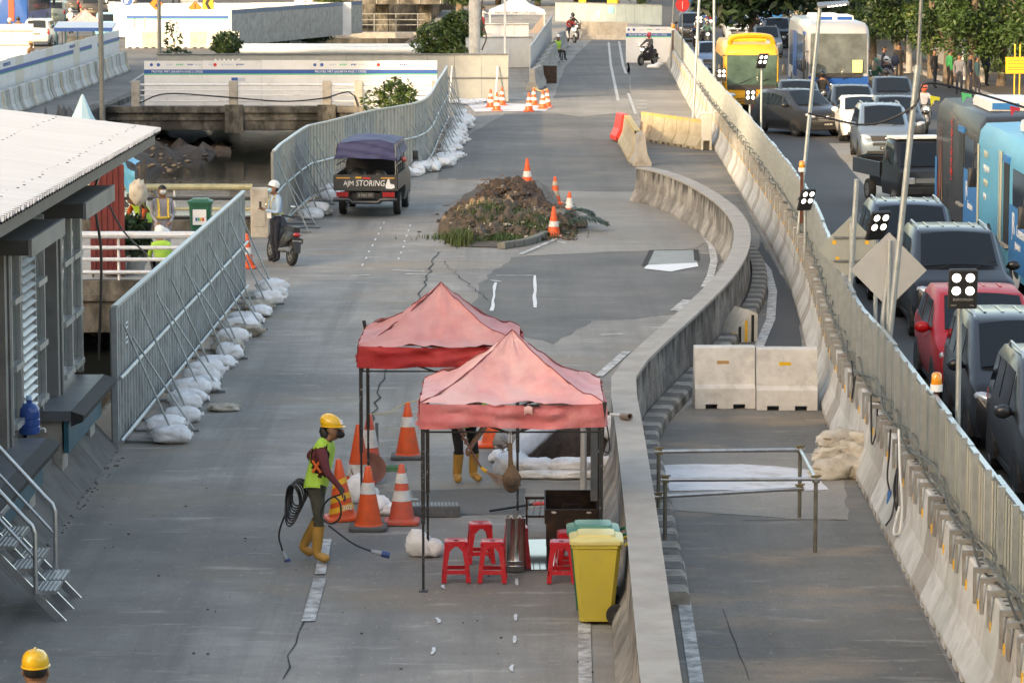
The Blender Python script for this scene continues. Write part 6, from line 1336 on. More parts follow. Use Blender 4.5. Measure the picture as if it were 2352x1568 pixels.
# ------------------------------------------------------------------ small pickup trucks
def pickup(label, loc, rz, pm, roofm, name='pickup_truck'):
    t = thing(name, label, 'pickup truck', loc, rz); L_, w_ = 3.9, .79; f = -L_ / 2
    S_ = [(f, .62, .62, .30), (f + .08, .92, .95, .28), (f + .32, .99, 1.02, .28), (f + .85, 1.66, 1.05, .28), (f + 1.0, 1.74, 1.06, .28), (f + 1.5, 1.76, 1.06, .28), (f + 1.58, 1.7, 1.06, .28)]
    rings = []
    for i, (y, zt, zb, zs) in enumerate(S_):
        up = zt - zb > .2; x = w_ * (.93 if i == 0 else 1); xr = x * (.84 if up else .95)
        half = [(x * .95, zs), (x, .55), (x * .98, min(zb, zt - .01)), (xr, zt - (.08 if up else .005)), (xr * .88, zt)]
        rings.append([(-a, y, z) for a, z in half] + [(0, y, zt + .01)] + [(a, y, z) for a, z in half[::-1]])
    mb = MB(); mb.loft(rings); mb.build('cab', pm, t, 38)
    mb = MB(); mb.box((-.66, f + .86, 1.73), (.66, f + 1.56, 1.79)); mb.build('cab_roof', roofm, t)
    P = lambda i, j: Vector(rings[i][j])
    mb = MB(); mb.grid(lambda u, v: P(2, 3).lerp(P(2, 7), .05 + .9 * u).lerp(P(3, 4).lerp(P(3, 6), .05 + .9 * u), .08 + .84 * v) + Vector((0, -.015, .015)), 6, 3); mb.build('windscreen', M_GLASS, t, 60)
    for j0, j1, sd in ((2, 3, 1), (8, 7, -1)):
        mb = MB(); A, B, C, D = P(2, j0), P(5, j0), P(5, j1), P(3, j1); patch4(mb, A.lerp(B, .3), B, C, D, .06, .01, flip=(sd == 1)); mb.build('side_window', M_GLASS, t)
    for s_ in (-1, 1):
        mb = MB(); mb.bbox((s_ * .55 - .14, f - .02, .62), (s_ * .55 + .14, f + .06, .78), .02); mb.build('headlight', M_HEAD, t)
        mb = MB(); mb.bbox((-.07, -.05, -.12), (.07, .05, .12), .02); mb.tube([(0, 0, -.1), (-s_ * .12, .05, -.25)], .015, 5); mb.build('mirror', M_BLACK, t, 40, (s_ * (w_ + .17), f + .62, 1.35))
    mb = MB(); mb.box((-.4, f - .015, .64), (.4, f + .05, .76)); mb.build('grille', M_STEELD, t)
    mb = MB(); mb.bbox((-w_ * .97, f - .06, .36), (w_ * .97, f + .1, .54), .02); mb.build('front_bumper', M_TRIM, t)
    mb = MB(); mb.box((-.2, f - .075, .40), (.2, f - .062, .5)); mb.build('number_plate', M_BLACK, t)
    y0, y1 = f + 1.64, -f
    mb = MB(); mb.box((-w_, y0, .68), (w_, y1, .74)); mb.build('bed_floor', pm, t)
    for s_ in (-1, 1): mb = MB(); mb.box((s_ * w_ - .02, y0, .72), (s_ * w_ + .02, y1 - .03, 1.08)); mb.build('side_gate', pm, t)
    mb = MB(); mb.box((-w_, y1 - .025, .68), (w_, y1 + .015, 1.08)); tg = mb.build('tailgate', pm, t)
    mb = MB(); mb.box((-w_, y0 - .02, .72), (w_, y0 + .02, 1.1)); mb.build('front_gate', pm, t)
    mb = MB(); mb.box((-.35, f + .4, .34), (.35, y1 - .1, .62)); mb.build('chassis', M_TRIM, t)
    wheels(t, [(s_ * (w_ - .1), y) for s_ in (-1, 1) for y in (f + .62, f + 2.75)], .285, .17)
    return t, tg, y0, y1, w_
# work truck with the tarpaulin, seen from behind
p = g(851, 501); ang = PI - .06
vt, tg, y0, y1, w_ = pickup('dark grey pickup truck with a blue tarpaulin hood driving away on the works road', (p.x + .0, p.y + 1.85, .012), ang, mat('truck grey', (.055, .055, .056), .4, .2, n=.15, ns=3, dirt=(.1, .09, .08), da=.4, ds=3, dth=.55), K_BLK, 'work_truck')
M_TARP = mat('navy tarpaulin', (.025, .03, .105), .6, n=.15, ns=3, bump=.35, bs=6)
mb = MB()
def tarp(u, v):
    x = (u * 2 - 1); rr = 1.0 if v > .001 else 1.0
    return Vector((x * w_ * .88, lerp(y0 - .55, y1 - .12, v), 1.93 - .07 * abs(x) ** 3 + .02 * math.sin(v * 9 + x * 3) + .015 * fbm(x * 3, v * 6)))
mb.grid(tarp, 14, 16)
def tback(u, v): x = u * 2 - 1; a = tarp(u, 1); return Vector((a.x * (1 + .12 * v), a.y + .1 * v + .02 * math.sin(v * 14 + x * 4) + .02 * fbm(x * 3, v * 4), a.z - .43 * v - .04 * math.sin(u * 5) * v))
mb.grid(tback, 14, 8)
for u_, s_ in ((0, -1), (1, 1)): mb.grid(lambda a, v, u_=u_, s_=s_: tarp(u_, a) + Vector((s_ * .1 * v + .012 * math.sin(a * 20), 0, -.42 * v * (.75 + .25 * a))), 16, 5)
mb.build('tarpaulin', M_TARP, vt, 60)
for s_ in (-1, 1):
    for k in range(5):
        y = lerp(y0 + .05, y1 - .05, k / 4); mb = MB(); mb.box((s_ * w_ * .95 - .012, y - .012, 1.08), (s_ * w_ * .95 + .012, y + .012, 1.85)); mb.build('hoop', M_STEELD, vt)
    mb = MB(); mb.box((s_ * w_ * .95 - .015, y0, 1.3), (s_ * w_ * .95 + .015, y1 - .05, 1.33)); mb.build('rail', M_STEELD, vt)
    mb = MB(); mb.box((s_ * .58 - .15, y1 + .0, .53), (s_ * .58 + .15, y1 + .03, .65)); mb.build('tail_light', M_TAIL, vt)
    mb = MB(); mb.box((s_ * .56 - .17, y1 + .016, .985), (s_ * .56 + .17, y1 + .02, 1.015)); mb.build('reflector_strip', mat('amber strip', (.6, .3, .06), .4), tg)
lettering('AJM', .17, M_PURE, tg, face_m((.42, y1 + .018, .81), (0, 1, 0)), squeeze=.9); lettering('STORING', .21, M_PURE, tg, face_m((-.12, y1 + .018, .80), (0, 1, 0)), shear=.15, squeeze=.82)
mb = MB(); mb.prism([(-.52, .74), (-.5, .8), (-.56, .97), (-.6, .98), (-.62, .86), (-.72, .84), (-.74, .76), (-.66, .73)], y1 + .016, y1 + .02, 'y'); mb.build('lettering', M_PURE, tg)
mb = MB(); mb.box((.1, y1 + .016, .99), (.25, y1 + .02, 1.03)); mb.box((-.12, y1 + .016, .975), (.06, y1 + .02, 1.015), k=1); mb.build('sticker', [M_YEL, M_REDP], tg)
mb = MB(); mb.box((-.22, y1 + .03, .5), (.22, y1 + .045, .64)); pl = mb.build('number_plate', mat('plate grey', (.06, .06, .055), .5), vt); lettering('B 9061 PM', .1, mat('plate letters', (.35, .35, .33), .5), pl, face_m((0, y1 + .047, .535), (0, 1, 0)), squeeze=.8)
mb = MB(); mb.tube([(-w_, y1 + .1, .47), (-.4, y1 + .12, .47), (-.32, y1 + .12, .40), (.32, y1 + .12, .40), (.4, y1 + .12, .47), (w_, y1 + .1, .47)], .045, 8); mb.build('rear_bumper', mat('bumper', (.04, .042, .05), .35, .4), vt, 40)
mb = MB(); mb.lathe([(.05, -.1), (.05, .1), (.035, .1), (.035, -.1)], 12, M=TR(.45, y1 + .02, .33) @ RX(PI / 2), cap=False); mb.build('exhaust', M_STEELD, vt, 40)
mb = MB(); mb.ball((-.9, y1 - .7, 1.42), (.07, .22, .06), 12, 6, lambda d: 1 + .3 * noise.noise(d * 4)); mb.build('red_cloth', mat('coral cloth', (.6, .12, .09), .8), vt, 50)
mb = MB(); mb.box((-.7, y0 + .2, .74), (.6, y1 - .4, .95)); mb.ball((-.3, y1 - .5, 1.0), (.2, .2, .18), 10, 6); mb.ball((.3, y1 - .8, 1.0), (.25, .25, .2), 10, 6); tag(mb.build('cargo', M_TRIM, vt, 40))
# black pickup in the queue
p = g(2098, 478)
pickup('black pickup truck with a white cab roof beside the charcoal bus', (p.x, p.y + 1.95, .006), .22, K_BLK, M_WHITE)
# bajaj three-wheeler far up the road
p = g(1778, 86); t = thing('three_wheeler', 'small blue three wheeled taxi far up the road', 'three wheeler', (p.x, p.y + 1.3, .006))
mb = MB(); mb.loft([[(-a, y, .3), (a, y, .3), (a, y, zt), (a * .85, y, zt + .1), (-a * .85, y, zt + .1), (-a, y, zt)] for a, y, zt in ((.3, -1.25, .75), (.55, -.9, 1.0), (.62, -.5, 1.6), (.65, 1.1, 1.62), (.6, 1.25, 1.2))]); mb.build('body', P_MB, t, 30)
mb = MB(); mb.grid(lambda u, v: (-.5 + u, -.93 + .4 * v, 1.02 + .56 * v), 4, 3); mb.build('windscreen', M_GLASS, t); mb = MB(); mb.box((-.6, -.5, 1.68), (.6, 1.1, 1.76)); mb.build('roof', mat('taxi roof', (.2, .25, .28), .6), t); wheels(t, [(0, -.9), (-.5, .8), (.5, .8)], .21, .12)
# ================================================================== background: left road, canal, far works, trees
hl = thing('site_hoarding', 'long white printed hoarding above concrete barriers along the left road', 'hoarding', (-20.15, 124, 0))
n = 20
for i in range(n):
    mb = MB(); y = i * 2.2; h = 2.02 + .02 * math.sin(i * 2.3); mb.box((-.03, y + .01, .1), (.01, y + 2.19, h)); mb.build('panel', M_HOARD if i % 4 else mat('hoarding sheet lit tone', (.6, .57, .5), .5, n=.05, ns=2), hl)  # every fourth panel has a warm lit tone put into its colour
    if i not in (12, 15): mb = MB(); mb.box((.012, y, 1.5), (.018, y + 2.2, 1.66)); mb.box((.012, y, 1.46), (.018, y + 2.2, 1.497), k=1); mb.build('stripe', [M_BLUE, M_GREENP], hl)
for y in (6.5, 26): lettering('PROYEK MRT CP 202', .2, M_PURE if 0 else M_BLUE, hl, face_m((.02, y, 1.75), (1, 0, 0)))
for i in range(42):
    t = thing('concrete_barrier', ordi(i + 1) + ' barrier from the near end under the left white hoarding', 'barrier', (-19.6 + rnd(-.02, .02), 124.5 + i, .01), rnd(-.02, .02), 'barriers along the left hoarding'); link('barrier_body', bm_[(i * 5) % 3], t)
    if i % 4 == 1:
        mb = MB(); mb.loft([[(.1, -.3 + q * .25 + dy, .95), (.155, -.3 + q * .25 + dy, .42), (.3, -.3 + q * .25 + dy, .12)] for q in (0,) for dy in (0, .14)], closed=False); mb.build('painted_chevron', M_YEL if i % 8 == 1 else M_BLACK, t)
mb = MB(); mb.box((-20.4, 127.2, .3), (-20.25, 127.3, 1.9))
# grey sheet wall facing us and kiosk
gw = hoarding('sheet_wall', 'pale lilac grey sheet wall with rails at the left edge of the road', -31, -25.4, 174, 2.15, (), 0, mat('lilac sheet', (.5, .5, .56), .5, n=.05), stripe=False, step=1.1)
for z in (1.0, 1.75): mb = MB(); mb.box((0, -.05, z), (5.6, -.002, z + .06)); mb.build('rail', M_STEELD, gw)
can2 = canopy('small faded pink canopy behind the left hoarding', (-22.9, 176, 0), .2, M_RED1, M_RED1, 2.4, 2.4, 1.85, .2, .85, 5)
t = thing('kiosk', 'small kiosk with a flat blue edged roof behind the left hoarding', 'kiosk', (-21.8, 169, 0))
mb = MB(); mb.loft([[(-1.7, -.8, 2.05), (1.3, -.8, 2.0), (1.3, -.8, 2.1), (-1.7, -.8, 2.15)], [(-1.7, .9, 2.3), (1.3, .9, 2.25), (1.3, .9, 2.35), (-1.7, .9, 2.4)]]); mb.build('roof', mat('kiosk roof', (.5, .58, .66), .5), t)
mb = MB(); mb.box((-1.7, -.84, 1.93), (1.3, -.8, 2.12)); mb.build('fascia', M_BLUE, t)
for x in (-1.6, -1.1, -.5, .3, 1.2): mb = MB(); mb.box((x - .03, -.75, 0), (x + .03, -.69, 2.0)); mb.build('post', M_TEAL, t)
mb = MB(); mb.box((-1.2, -.3, 0), (1.1, .6, 1.7)); mb.build('counter', M_GREY, t)
# cream hoarding with barriers, signs
hc = hoarding('site_hoarding', 'cream lit printed hoarding standing on barriers at the road bend', 0, 6.2, 0, 1.75, (), 0, M_HOARD, org=(-23.3, 198.2, .55), rz=-.05)
for j, x in enumerate((.5, 1.1)): mb = MB(); mb.prism([(x, .55), (x + .05, .55), (x + .0, .9), (x + .05, 1.25), (x, 1.25), (x - .05, .9)], -.008, -.002, 'y'); mb.build('chevron', M_BLACK if j == 0 else M_YEL, hc)
for i in range(7):
    t = thing('concrete_barrier', ordi(i + 1) + ' sunlit barrier from the left under the cream hoarding', 'barrier', (-22.8 + i * .98, 197.7 - .05 * i, .01), PI / 2, 'barriers under the cream hoarding'); link('barrier_body', bm_[i % 3], t)
hs = hoarding('side_hoarding', 'grey hoarding running away from the cream one beside the bushes', 0, 26, 0, 2.2, (), 0, M_ZINC, org=(-16.9, 197.6, .1), rz=R(75), stripe=False); mb = MB(); mb.box((0, -.02, 1.95), (26, -.008, 2.2)); mb.build('stripe', mat('faded stripe', (.1, .17, .26), .5), hs)
h2 = hoarding('back_hoarding', 'pale grey hoarding closing the site behind the road signs', 0, 16, 0, 2.2, (), 0, M_HOARD, org=(-26, 214, .1), rz=.3, stripe=False)
def diamond(s): return [(0, -s), (s, 0), (0, s), (-s, 0)]
def sign(name, label, p, z, poly, col, edge, h_add=.0, back=False, r_=.03):
    t = thing(name, label, 'road sign', p); mb = MB(); mb.lathe([(r_, 0), (r_, z + h_add)], 8, (0, .06, 0)); mb.build('pole', M_STEELD, t, 40)
    mb = MB(); mb.prism([(a, b + z) for a, b in poly], -.012, .012, 'y'); mb.build('plate', edge, t)
    if not back: mb = MB(); mb.prism([(a * .9, b * .9 + z) for a, b in poly], -.018, -.013, 'y'); mb.build('face', col, t)
    return t
M_SGO = mat('sign orange', (.75, .16, .01), .5)
t = sign('warning_sign', 'orange diamond sign with a black exclamation mark', (-19.6, 203, 0), 2.3, diamond(.42), M_SGO, M_BLACK)
mb = MB(); mb.prism([(-.05, 2.5), (.05, 2.5), (.02, 2.2), (-.02, 2.2)], -.024, -.019, 'y'); mb.prism([(.04 * math.cos(a * PI / 5), 2.1 + .04 * math.sin(a * PI / 5)) for a in range(10)], -.024, -.019, 'y'); mb.build('exclamation_mark', M_BLACK, t)
t = sign('warning_sign', 'orange diamond sign with a black worker pictogram', (-22.0, 203, 0), 2.55, diamond(.44), M_SGO, M_BLACK)
mb = MB(); mb.prism([(-.1, 2.35), (.2, 2.3), (.16, 2.4), (-.02, 2.6)], -.024, -.019, 'y'); mb.build('pictogram', M_BLACK, t)
t = sign('chevron_sign', 'yellow square sign with a black chevron arrow', (-18.8, 203, 0), 2.55, [(-.35, -.42), (.35, -.42), (.35, .42), (-.35, .42)], M_YEL, M_BLACK)
mb = MB(); mb.prism([(.2, 2.9), (-.05, 2.9), (-.2, 2.55), (.0, 2.2), (.22, 2.2), (.02, 2.55)], -.024, -.019, 'y'); mb.build('chevron', M_BLACK, t)
t = sign('direction_sign', 'round blue sign with a white arrow near the far cars', (-24.6, 210, 0), 2.6, [(.38 * math.cos(a * PI / 10), .38 * math.sin(a * PI / 10)) for a in range(20)], M_BLUE, M_PURE)
mb = MB(); mb.prism([(-.2, 2.42), (.05, 2.42), (-.03, 2.5), (.2, 2.72), (.12, 2.8), (-.1, 2.58), (-.18, 2.66)], -.024, -.019, 'y'); mb.build('arrow', M_PURE, t)
# pipes, footbridge and viaduct over the far canal
t = thing('pipe_bridge', 'pair of pale blue pipes crossing the canal beyond the hoardings', 'pipe')
for y, z, r_ in ((188, .25, .22), (189.2, .45, .13)): mb = MB(); mb.tube([(-16.5, y, z), (-5, y, z)], r_, 12); mb.build('pipe', mat('pale blue pipe', (.5, .56, .62), .4, n=.08), t, 40)
t = thing('canal_footbridge', 'grey beam footbridge with thin railing over the far canal', 'bridge'); mb = MB(); mb.box((-17.5, 226, -.35), (-6, 227.5, .05)); mb.build('beam', M_CONC, t)
for k in range(8): mb = MB(); x = -17 + k * 1.5; mb.box((x - .03, 226, .05), (x + .03, 226.06, 1.3)); mb.build('upright', M_STEELD, t)
for z in (.55, .9, 1.3): mb = MB(); mb.box((-17.4, 226, z), (-6, 226.05, z + .05)); mb.build('rail', M_STEELD, t)
t = thing('concrete_viaduct', 'massive stained concrete bridge block over the end of the canal', 'bridge'); mb = MB(); mb.box((-14.5, 262, 1.15), (-5.5, 285, 3.4)); mb.build('beam', M_STAIN, t)
for x in (-10.5, -7.0): mb = MB(); mb.box((x - .5, 264, -2), (x + .5, 266, 1.15)); mb.build('pier', M_STAIN, t)
mb = MB(); mb.box((-18, 290, -2), (-5, 291, 1.15)); mb.build('back_wall', M_STAIN, t)
for k in range(6): mb = MB(); x = -14.2 + k * 1.7; mb.box((x - .04, 261.9, 1.2), (x + .04, 261.98, 2.1)); mb.build('upright', M_STEELD, t)
# trees and plants
def leaf_cloud(mb, c, r, n, size, seed=0, hollow=.55, k=None):
    rs = random.Random(seed)
    for i in range(n):
        d = Vector((rs.gauss(0, 1), rs.gauss(0, 1), rs.gauss(0, 1))).normalized(); q = hollow + (1 - hollow) * rs.random() ** .5
        q *= 1 + .35 * noise.noise(d * 2.2 + Vector((seed, 0, 0)))
        p = Vector((c[0] + d.x * r[0] * q, c[1] + d.y * r[1] * q, c[2] + d.z * r[2] * q)); s_ = size * rs.uniform(.6, 1.4)
        a = Vector((rs.gauss(0, 1), rs.gauss(0, 1), rs.gauss(-.4, .7))).normalized(); b = a.orthogonal().normalized(); b = (Matrix.Rotation(rs.random() * 6.3, 3, a) @ b)
        mb.add([p - a * s_, p + b * s_ * .38, p + a * s_ * 1.1, p - b * s_ * .38], [(0, 1, 2, 3)], k if k is not None else (0 if rs.random() < .62 else 1))
def plant(label, p, clouds, leaf, m2, size, name='bush', cat='bush', stems=(), seed=0):
    t = thing(name, label, cat, p); mb = MB()
    for i, (c, r, n) in enumerate(clouds): leaf_cloud(mb, c, r, n, size, seed + i * 7)
    mb.build('foliage', [leaf, m2], t)
    if stems:
        mb = MB()
        for P, r_ in stems: mb.tube(P, r_, 6)
        mb.build('stem', M_BARK, t, 50)
    return t
plant('feathery green bush growing through the bridge railing', (-4.6, 127.5, .1), [((0, 0, .6), (.6, .6, .7), 900), ((.5, 0, .5), (.45, .5, .7), 500), ((-.8, .2, .4), (.5, .4, .5), 160)], M_LEAF, M_LEAFY, .1, seed=1, stems=[([(0, 0, -.2), (.1, 0, .9)], .02)])
plant('round dark bush beside the canal behind the hoarding', (-15.8, 181, 0), [((0, 0, .8), (.85, .8, .75), 1500)], M_LEAF, M_LEAFD, .12, seed=3, stems=[([(0, 0, 0), (0, 0, .9)], .04)])
plant('tall sparse leafy sapling in front of the cream hoarding', (-17.2, 168, 0), [((-.2, 0, 1.6), (.5, .3, .8), 90), ((0, 0, .6), (1.0, .4, .5), 200), ((-.35, 0, 2.2), (.3, .2, .35), 30)], M_LEAFD, M_LEAF, .13, name='sapling', cat='plant', seed=5, stems=[([(0, 0, 0), (-.1, 0, 1.2), (-.35, 0, 2.4)], .025)])
plant('large feathery green bush leaning over the canal by the concrete pole', (-3.6, 172, 0), [((0, 0, 1.2), (1.5, 1.2, 1.3), 3000), ((.9, .4, 1.9), (1.2, 1, 1.0), 1800), ((.2, -.6, .5), (.9, .6, .7), 700)], M_LEAF, M_LEAFY, .14, seed=8, stems=[([(0, 0, 0), (.2, 0, 1.5)], .07)])
plant('pale fern like bush at the foot of the feathery bush', (-2.5, 166, 0), [((0, 0, .6), (.8, .5, .7), 500)], M_LEAFY, M_LEAF, .13, seed=9, stems=[([(0, 0, 0), (0, 0, .6)], .03)])
plant('dark creeper covered bank left of the far footbridge', (-15.5, 222, -.2), [((0, 0, 1.0), (1.6, 1.5, 1.2), 1500), ((2, 1, .4), (1.5, 1, .7), 700)], M_LEAFD, M_LEAF, .2, seed=12, stems=[([(0, 0, 0), (0, 0, .8)], .05)])
plant('yellowish bush beside the far white hatchback', (-13.5, 238, .3), [((0, 0, 1.2), (1.2, 1, 1.2), 900)], M_LEAFY, M_LEAF, .2, seed=14, stems=[([(0, 0, 0), (0, 0, .8)], .05)])
def tree(label, p, H, clouds, leaf, m2, size, tr=.22, lean=0.0, seed=0):
    t = thing('tree', label, 'tree', p, 0, 'trees'); rs = random.Random(seed)
    mb = MB(); P = [Vector((lean * s * s * H + .12 * math.sin(s * 5 + seed), .1 * math.sin(s * 4 + seed), H * s)) for s in [i / 8 for i in range(9)]]
    mb.tube(P, [tr * (1.25 if i == 0 else 1 - .5 * i / 8) for i in range(9)], 10)
    for c, r, n_ in clouds:
        b = P[min(8, max(2, int(8 * min(1, c[2] / H) - 1)))]; mb.tube([b, b.lerp(Vector(c), .5) + Vector((0, 0, .15)), Vector(c)], [tr * .4, tr * .25, tr * .1], 6)
    mb.build('trunk', mat('lit bark', (.13, .1, .075), .9, n=.4, ns=5, bump=.6, bs=15), t, 60)
    mb = MB()
    for i, (c, r, n_) in enumerate(clouds): leaf_cloud(mb, c, r, n_, size, seed * 31 + i * 5, .35)
    mb.build('crown', [leaf, m2], t)
    return t
TRS = [(2000, 150, 'slim tree right behind the deep blue bus, foliage to the ground', 1), (2060, 172, 'dark trunked tree with hanging leaves left of the steel pole', 2), (2140, 180, 'leafy tree with bright yellow green foliage beside the steel pole', 3), (2185, 196, 'tree with a thick dark trunk and drooping leafy branch', 4), (2232, 208, 'tree with a warm lit brown trunk above the bus roof', 5), (2300, 204, 'tree with bright leaf clusters next to the yellow sign', 6), (2372, 214, 'tree at the picture edge by the yellow sign', 7), (1960, 108, 'distant dark tree beyond the blue bus', 8), (1890, 78, 'distant small tree far along the road', 9), (2090, 150, 'shaded tree in the second row behind the pedestrians', 10), (2260, 165, 'shaded tree in the back row', 11)]
for x, y, lab, sd_ in TRS:
    p = g(x, y); rs = random.Random(sd_ * 3); H = 7.5; cl = []
    for q in range(9):
        a = rs.random() * 6.3; z = rs.uniform(2.4, 8.2) if q > 2 else rs.uniform(1.8, 3.4)
        cl.append(((math.cos(a) * rs.uniform(.3, 1.7), math.sin(a) * rs.uniform(.3, 1.6), z), (rs.uniform(.7, 1.3), rs.uniform(.7, 1.2), rs.uniform(.6, 1.2)), 800))
    tree(lab, p, H, cl, M_LEAF if sd_ % 2 else M_LEAFD, M_LEAFY if sd_ in (3, 6) else M_LEAF, .12, .2 if sd_ != 4 else .3, rs.uniform(-.02, .02), sd_)
for i in range(9):
    x, y = 22 + i * 4.4 + rnd(-1, 1), 190 + i * 9 + rnd(-6, 6); rs = random.Random(i + 77)
    tree(ordi(i + 1) + ' dark tree from the left in the far row beyond the traffic', (x - 8, y, 0), 8, [((rs.uniform(-2, 2), rs.uniform(-2, 2), rs.uniform(2.5, 9)), (2.0, 2.0, 1.7), 420) for _ in range(9)], M_LEAFD, M_LEAF, .34, .25, 0, 60 + i)
for i in range(7):
    x = -12 + i * 3.6; rs = random.Random(i + 177)
    tree(ordi(i + 1) + ' dark tree from the left in the row beyond the viaduct', (x, 305 + 6 * (i % 2), 0), 8, [((rs.uniform(-2, 2), rs.uniform(-2, 2), rs.uniform(2.0, 8)), (2.2, 2.0, 1.9), 420) for _ in range(8)], M_LEAFD, M_LEAF, .36, .25, 0, 90 + i)
tree('big dark tree beside the far concrete pole', (-3.6, 232, 0), 7, [((0, 0, 3.4), (2.2, 1.8, 1.6), 1200), ((-1.6, 0, 4.8), (1.8, 1.6, 1.6), 900), ((1.4, 0, 5), (1.8, 1.6, 1.5), 900)], M_LEAFD, M_LEAF, .25, .3, 0, 42)
# shop fronts and walls far behind
def block(name, label, x0, x1, y, d, h, m, floors=3, nwin=6):
    t = thing(name, label, 'building'); mb = MB(); mb.box((x0, y, 0), (x1, y + d, h)); mb.build('wall', m, t)
    mb = MB(); mb.box((x0 - .2, y - .2, h), (x1 + .2, y + d, h + .4)); mb.build('roof', M_CONC, t)
    for f_ in range(floors):
        for k in range(nwin):
            w_ = (x1 - x0) / nwin; xx = x0 + k * w_ + w_ * .2; z = .8 + f_ * h / floors
            mb = MB(); mb.box((xx, y - .04, z), (xx + w_ * .6, y - .003, z + h / floors * .55)); mb.build('window', M_GLASS, t)
block('shop_row', 'grey shop building behind the roadside trees', 22.5, 50, 168, 10, 11, mat('grey shop wall', (.3, .29, .28), .8, n=.1), 3, 9)
block('shop_row', 'brown shop building far behind the traffic', 17, 48, 262, 10, 12, mat('brown shop wall', (.24, .2, .17), .8, n=.1), 3, 9)
block('warehouse', 'long pale building closing the view beyond the canal', -40, 18, 345, 12, 12, mat('pale far wall', (.35, .35, .35), .8, n=.1), 4, 18)
block('shop_row', 'dark fronted building at the far left of the canal road', -75, -42, 285, 10, 12, mat('dark shop wall', (.16, .15, .16), .8, n=.1), 3, 9)
# far works: tent, panels, hoardings
def flat_panels(name, label, a, b, h, m, n_, rails=(.5,), cat='hoarding', z0=0.0):
    a, b = Vector(a), Vector(b); L_ = (b - a).length; ang = math.atan2(b.y - a.y, b.x - a.x); t = thing(name, label, cat, (a.x, a.y, z0), ang); w_ = L_ / n_
    for i in range(n_): mb = MB(); mb.box((i * w_ + .008, 0, .04), ((i + 1) * w_ - .008, .04, h - .02 * (i % 2))); mb.build('panel', m, t)
    for q in rails: mb = MB(); mb.box((0, -.05, h * q), (L_, -.003, h * q + .05)); mb.build('rail', M_STEELD, t)
    return t
M_ZPALE = mat('pale zinc', (.5, .52, .54), .5, .2, n=.08, ns=2)
flat_panels('works_fence', 'pale zinc panels standing between the concrete pole and the cut fence', g(1070, 160), g(1222, 158), 1.65, M_ZPALE, 3, (.97, .02))
flat_panels('works_fence', 'white panelled box wall under the printed tent', (-1.6, 196, 0), (1.0, 196, 0), 1.1, M_HOARD, 3, (.9,), z0=.45)
a, b = g(1218, 200), g(1268, 105)
flat_panels('works_fence', 'tall grey white fence running away beside the seated guard', a, b, 1.85, M_ZPALE, 9, (.97,))
c_ = g(1255, 190); 
for i in range(9):
    q = g(lerp(1232, 1290, i / 8), lerp(205, 112, i / 8)); t = thing('concrete_barrier', ordi(i + 1) + ' weathered barrier in the row running past the seated guard', 'barrier', (q.x, q.y, .01), -.09, 'barriers behind the seated guard'); link('barrier_body', bm_[1], t); KIDS[t.name][0].scale = (1, 4.5, 1)
q = g(1262, 191); t = thing('black_crate', 'dark brown crate on the road below the seated guard', 'crate', q); mb = MB(); mb.bbox((-.34, -.3, 0), (.34, .3, .82), .02); mb.build('body', M_RUST, t)
for z in (.1, .3, .5, .7): mb = MB(); mb.box((-.33, -.315, z), (.33, -.302, z + .1)); mb.build('board', M_RUST, t)
t = thing('site_tent', 'white pointed tent printed with project lettering by the works entrance', 'tent', (.3, 201, 0))
mb = MB(); t.scale = (1, 1, .66); mb.loft([[(-1.75, -1.7, 3.0), (1.75, -1.7, 3.0), (1.75, 1.7, 3.0), (-1.75, 1.7, 3.0)], [(-1.7, -1.65, 3.35), (1.7, -1.65, 3.35), (1.7, 1.65, 3.35), (-1.7, 1.65, 3.35)], [(-.7, -.7, 4.0), (.7, -.7, 4.0), (.7, .7, 4.0), (-.7, .7, 4.0)], [(-.05, -.05, 5), (.05, -.05, 5), (.05, .05, 5), (-.05, .05, 5)]]); mb.build('tent_roof', mat('white tent cloth', (.7, .71, .74), .6, n=.04), t)
for x in (-1.65, 1.65):
    for y in (-1.6, 1.6): mb = MB(); mb.box((x - .05, y - .05, 0), (x + .05, y + .05, 3.0)); mb.build('leg', M_WHITE, t)
mb = MB(); mb.grid(lambda u, v: (1.62 - .9 * v * u, -1.66, lerp(3.0, 1.3, v)), 3, 6); mb.build('curtain', mat('tent curtain', (.45, .36, .3), .7), t)
lettering('PROYEK MRT CP 202', .27, M_BLACK, t, face_m((-.1, -1.76, 3.08), (0, -1, 0)))
pole('concrete_pole', 'thick pale concrete pole rising behind the grey hoarding', (-1.6, 140, 0), 9, .25, .23, M_CONCW)
pole('thin_pole', 'thin white pole in front of the printed tent', (-.3, 141, 0), 9, .05, .05, M_WHITE)
mb = MB(); mb.tube(spline([Vector((-1.35, 139.9, 6)), Vector((-1.25, 139.8, 4.6)), Vector((-1.3, 139.8, 3.4)), Vector((-1.1, 139.8, 2.6)), Vector((-1.3, 139.8, 2))], .15), .03, 6); tag(mb.build('cable', M_BLACK, None, 50), 'black cable hanging beside the thick concrete pole', 'cable')
fh = flat_panels('far_hoarding', 'blue grey sheet hoarding across the far end of the works road', g(1275, 82), g(1520, 92), 1.35, mat('blue grey sheet', (.3, .36, .38), .5, .2, n=.15, ns=1), 12, (.02, .98), z0=.9)
mb = MB(); mb.box((5.6, -.06, .7), (6.2, -.05, 1.15)); mb.build('poster', mat('poster cyan', (.2, .5, .55), .5), fh); mb = MB(); mb.box((4.5, -.06, .4), (4.75, -.05, .9)); mb.build('notice', M_PURE, fh)
a, b = g(1336, 90), g(1440, 92)
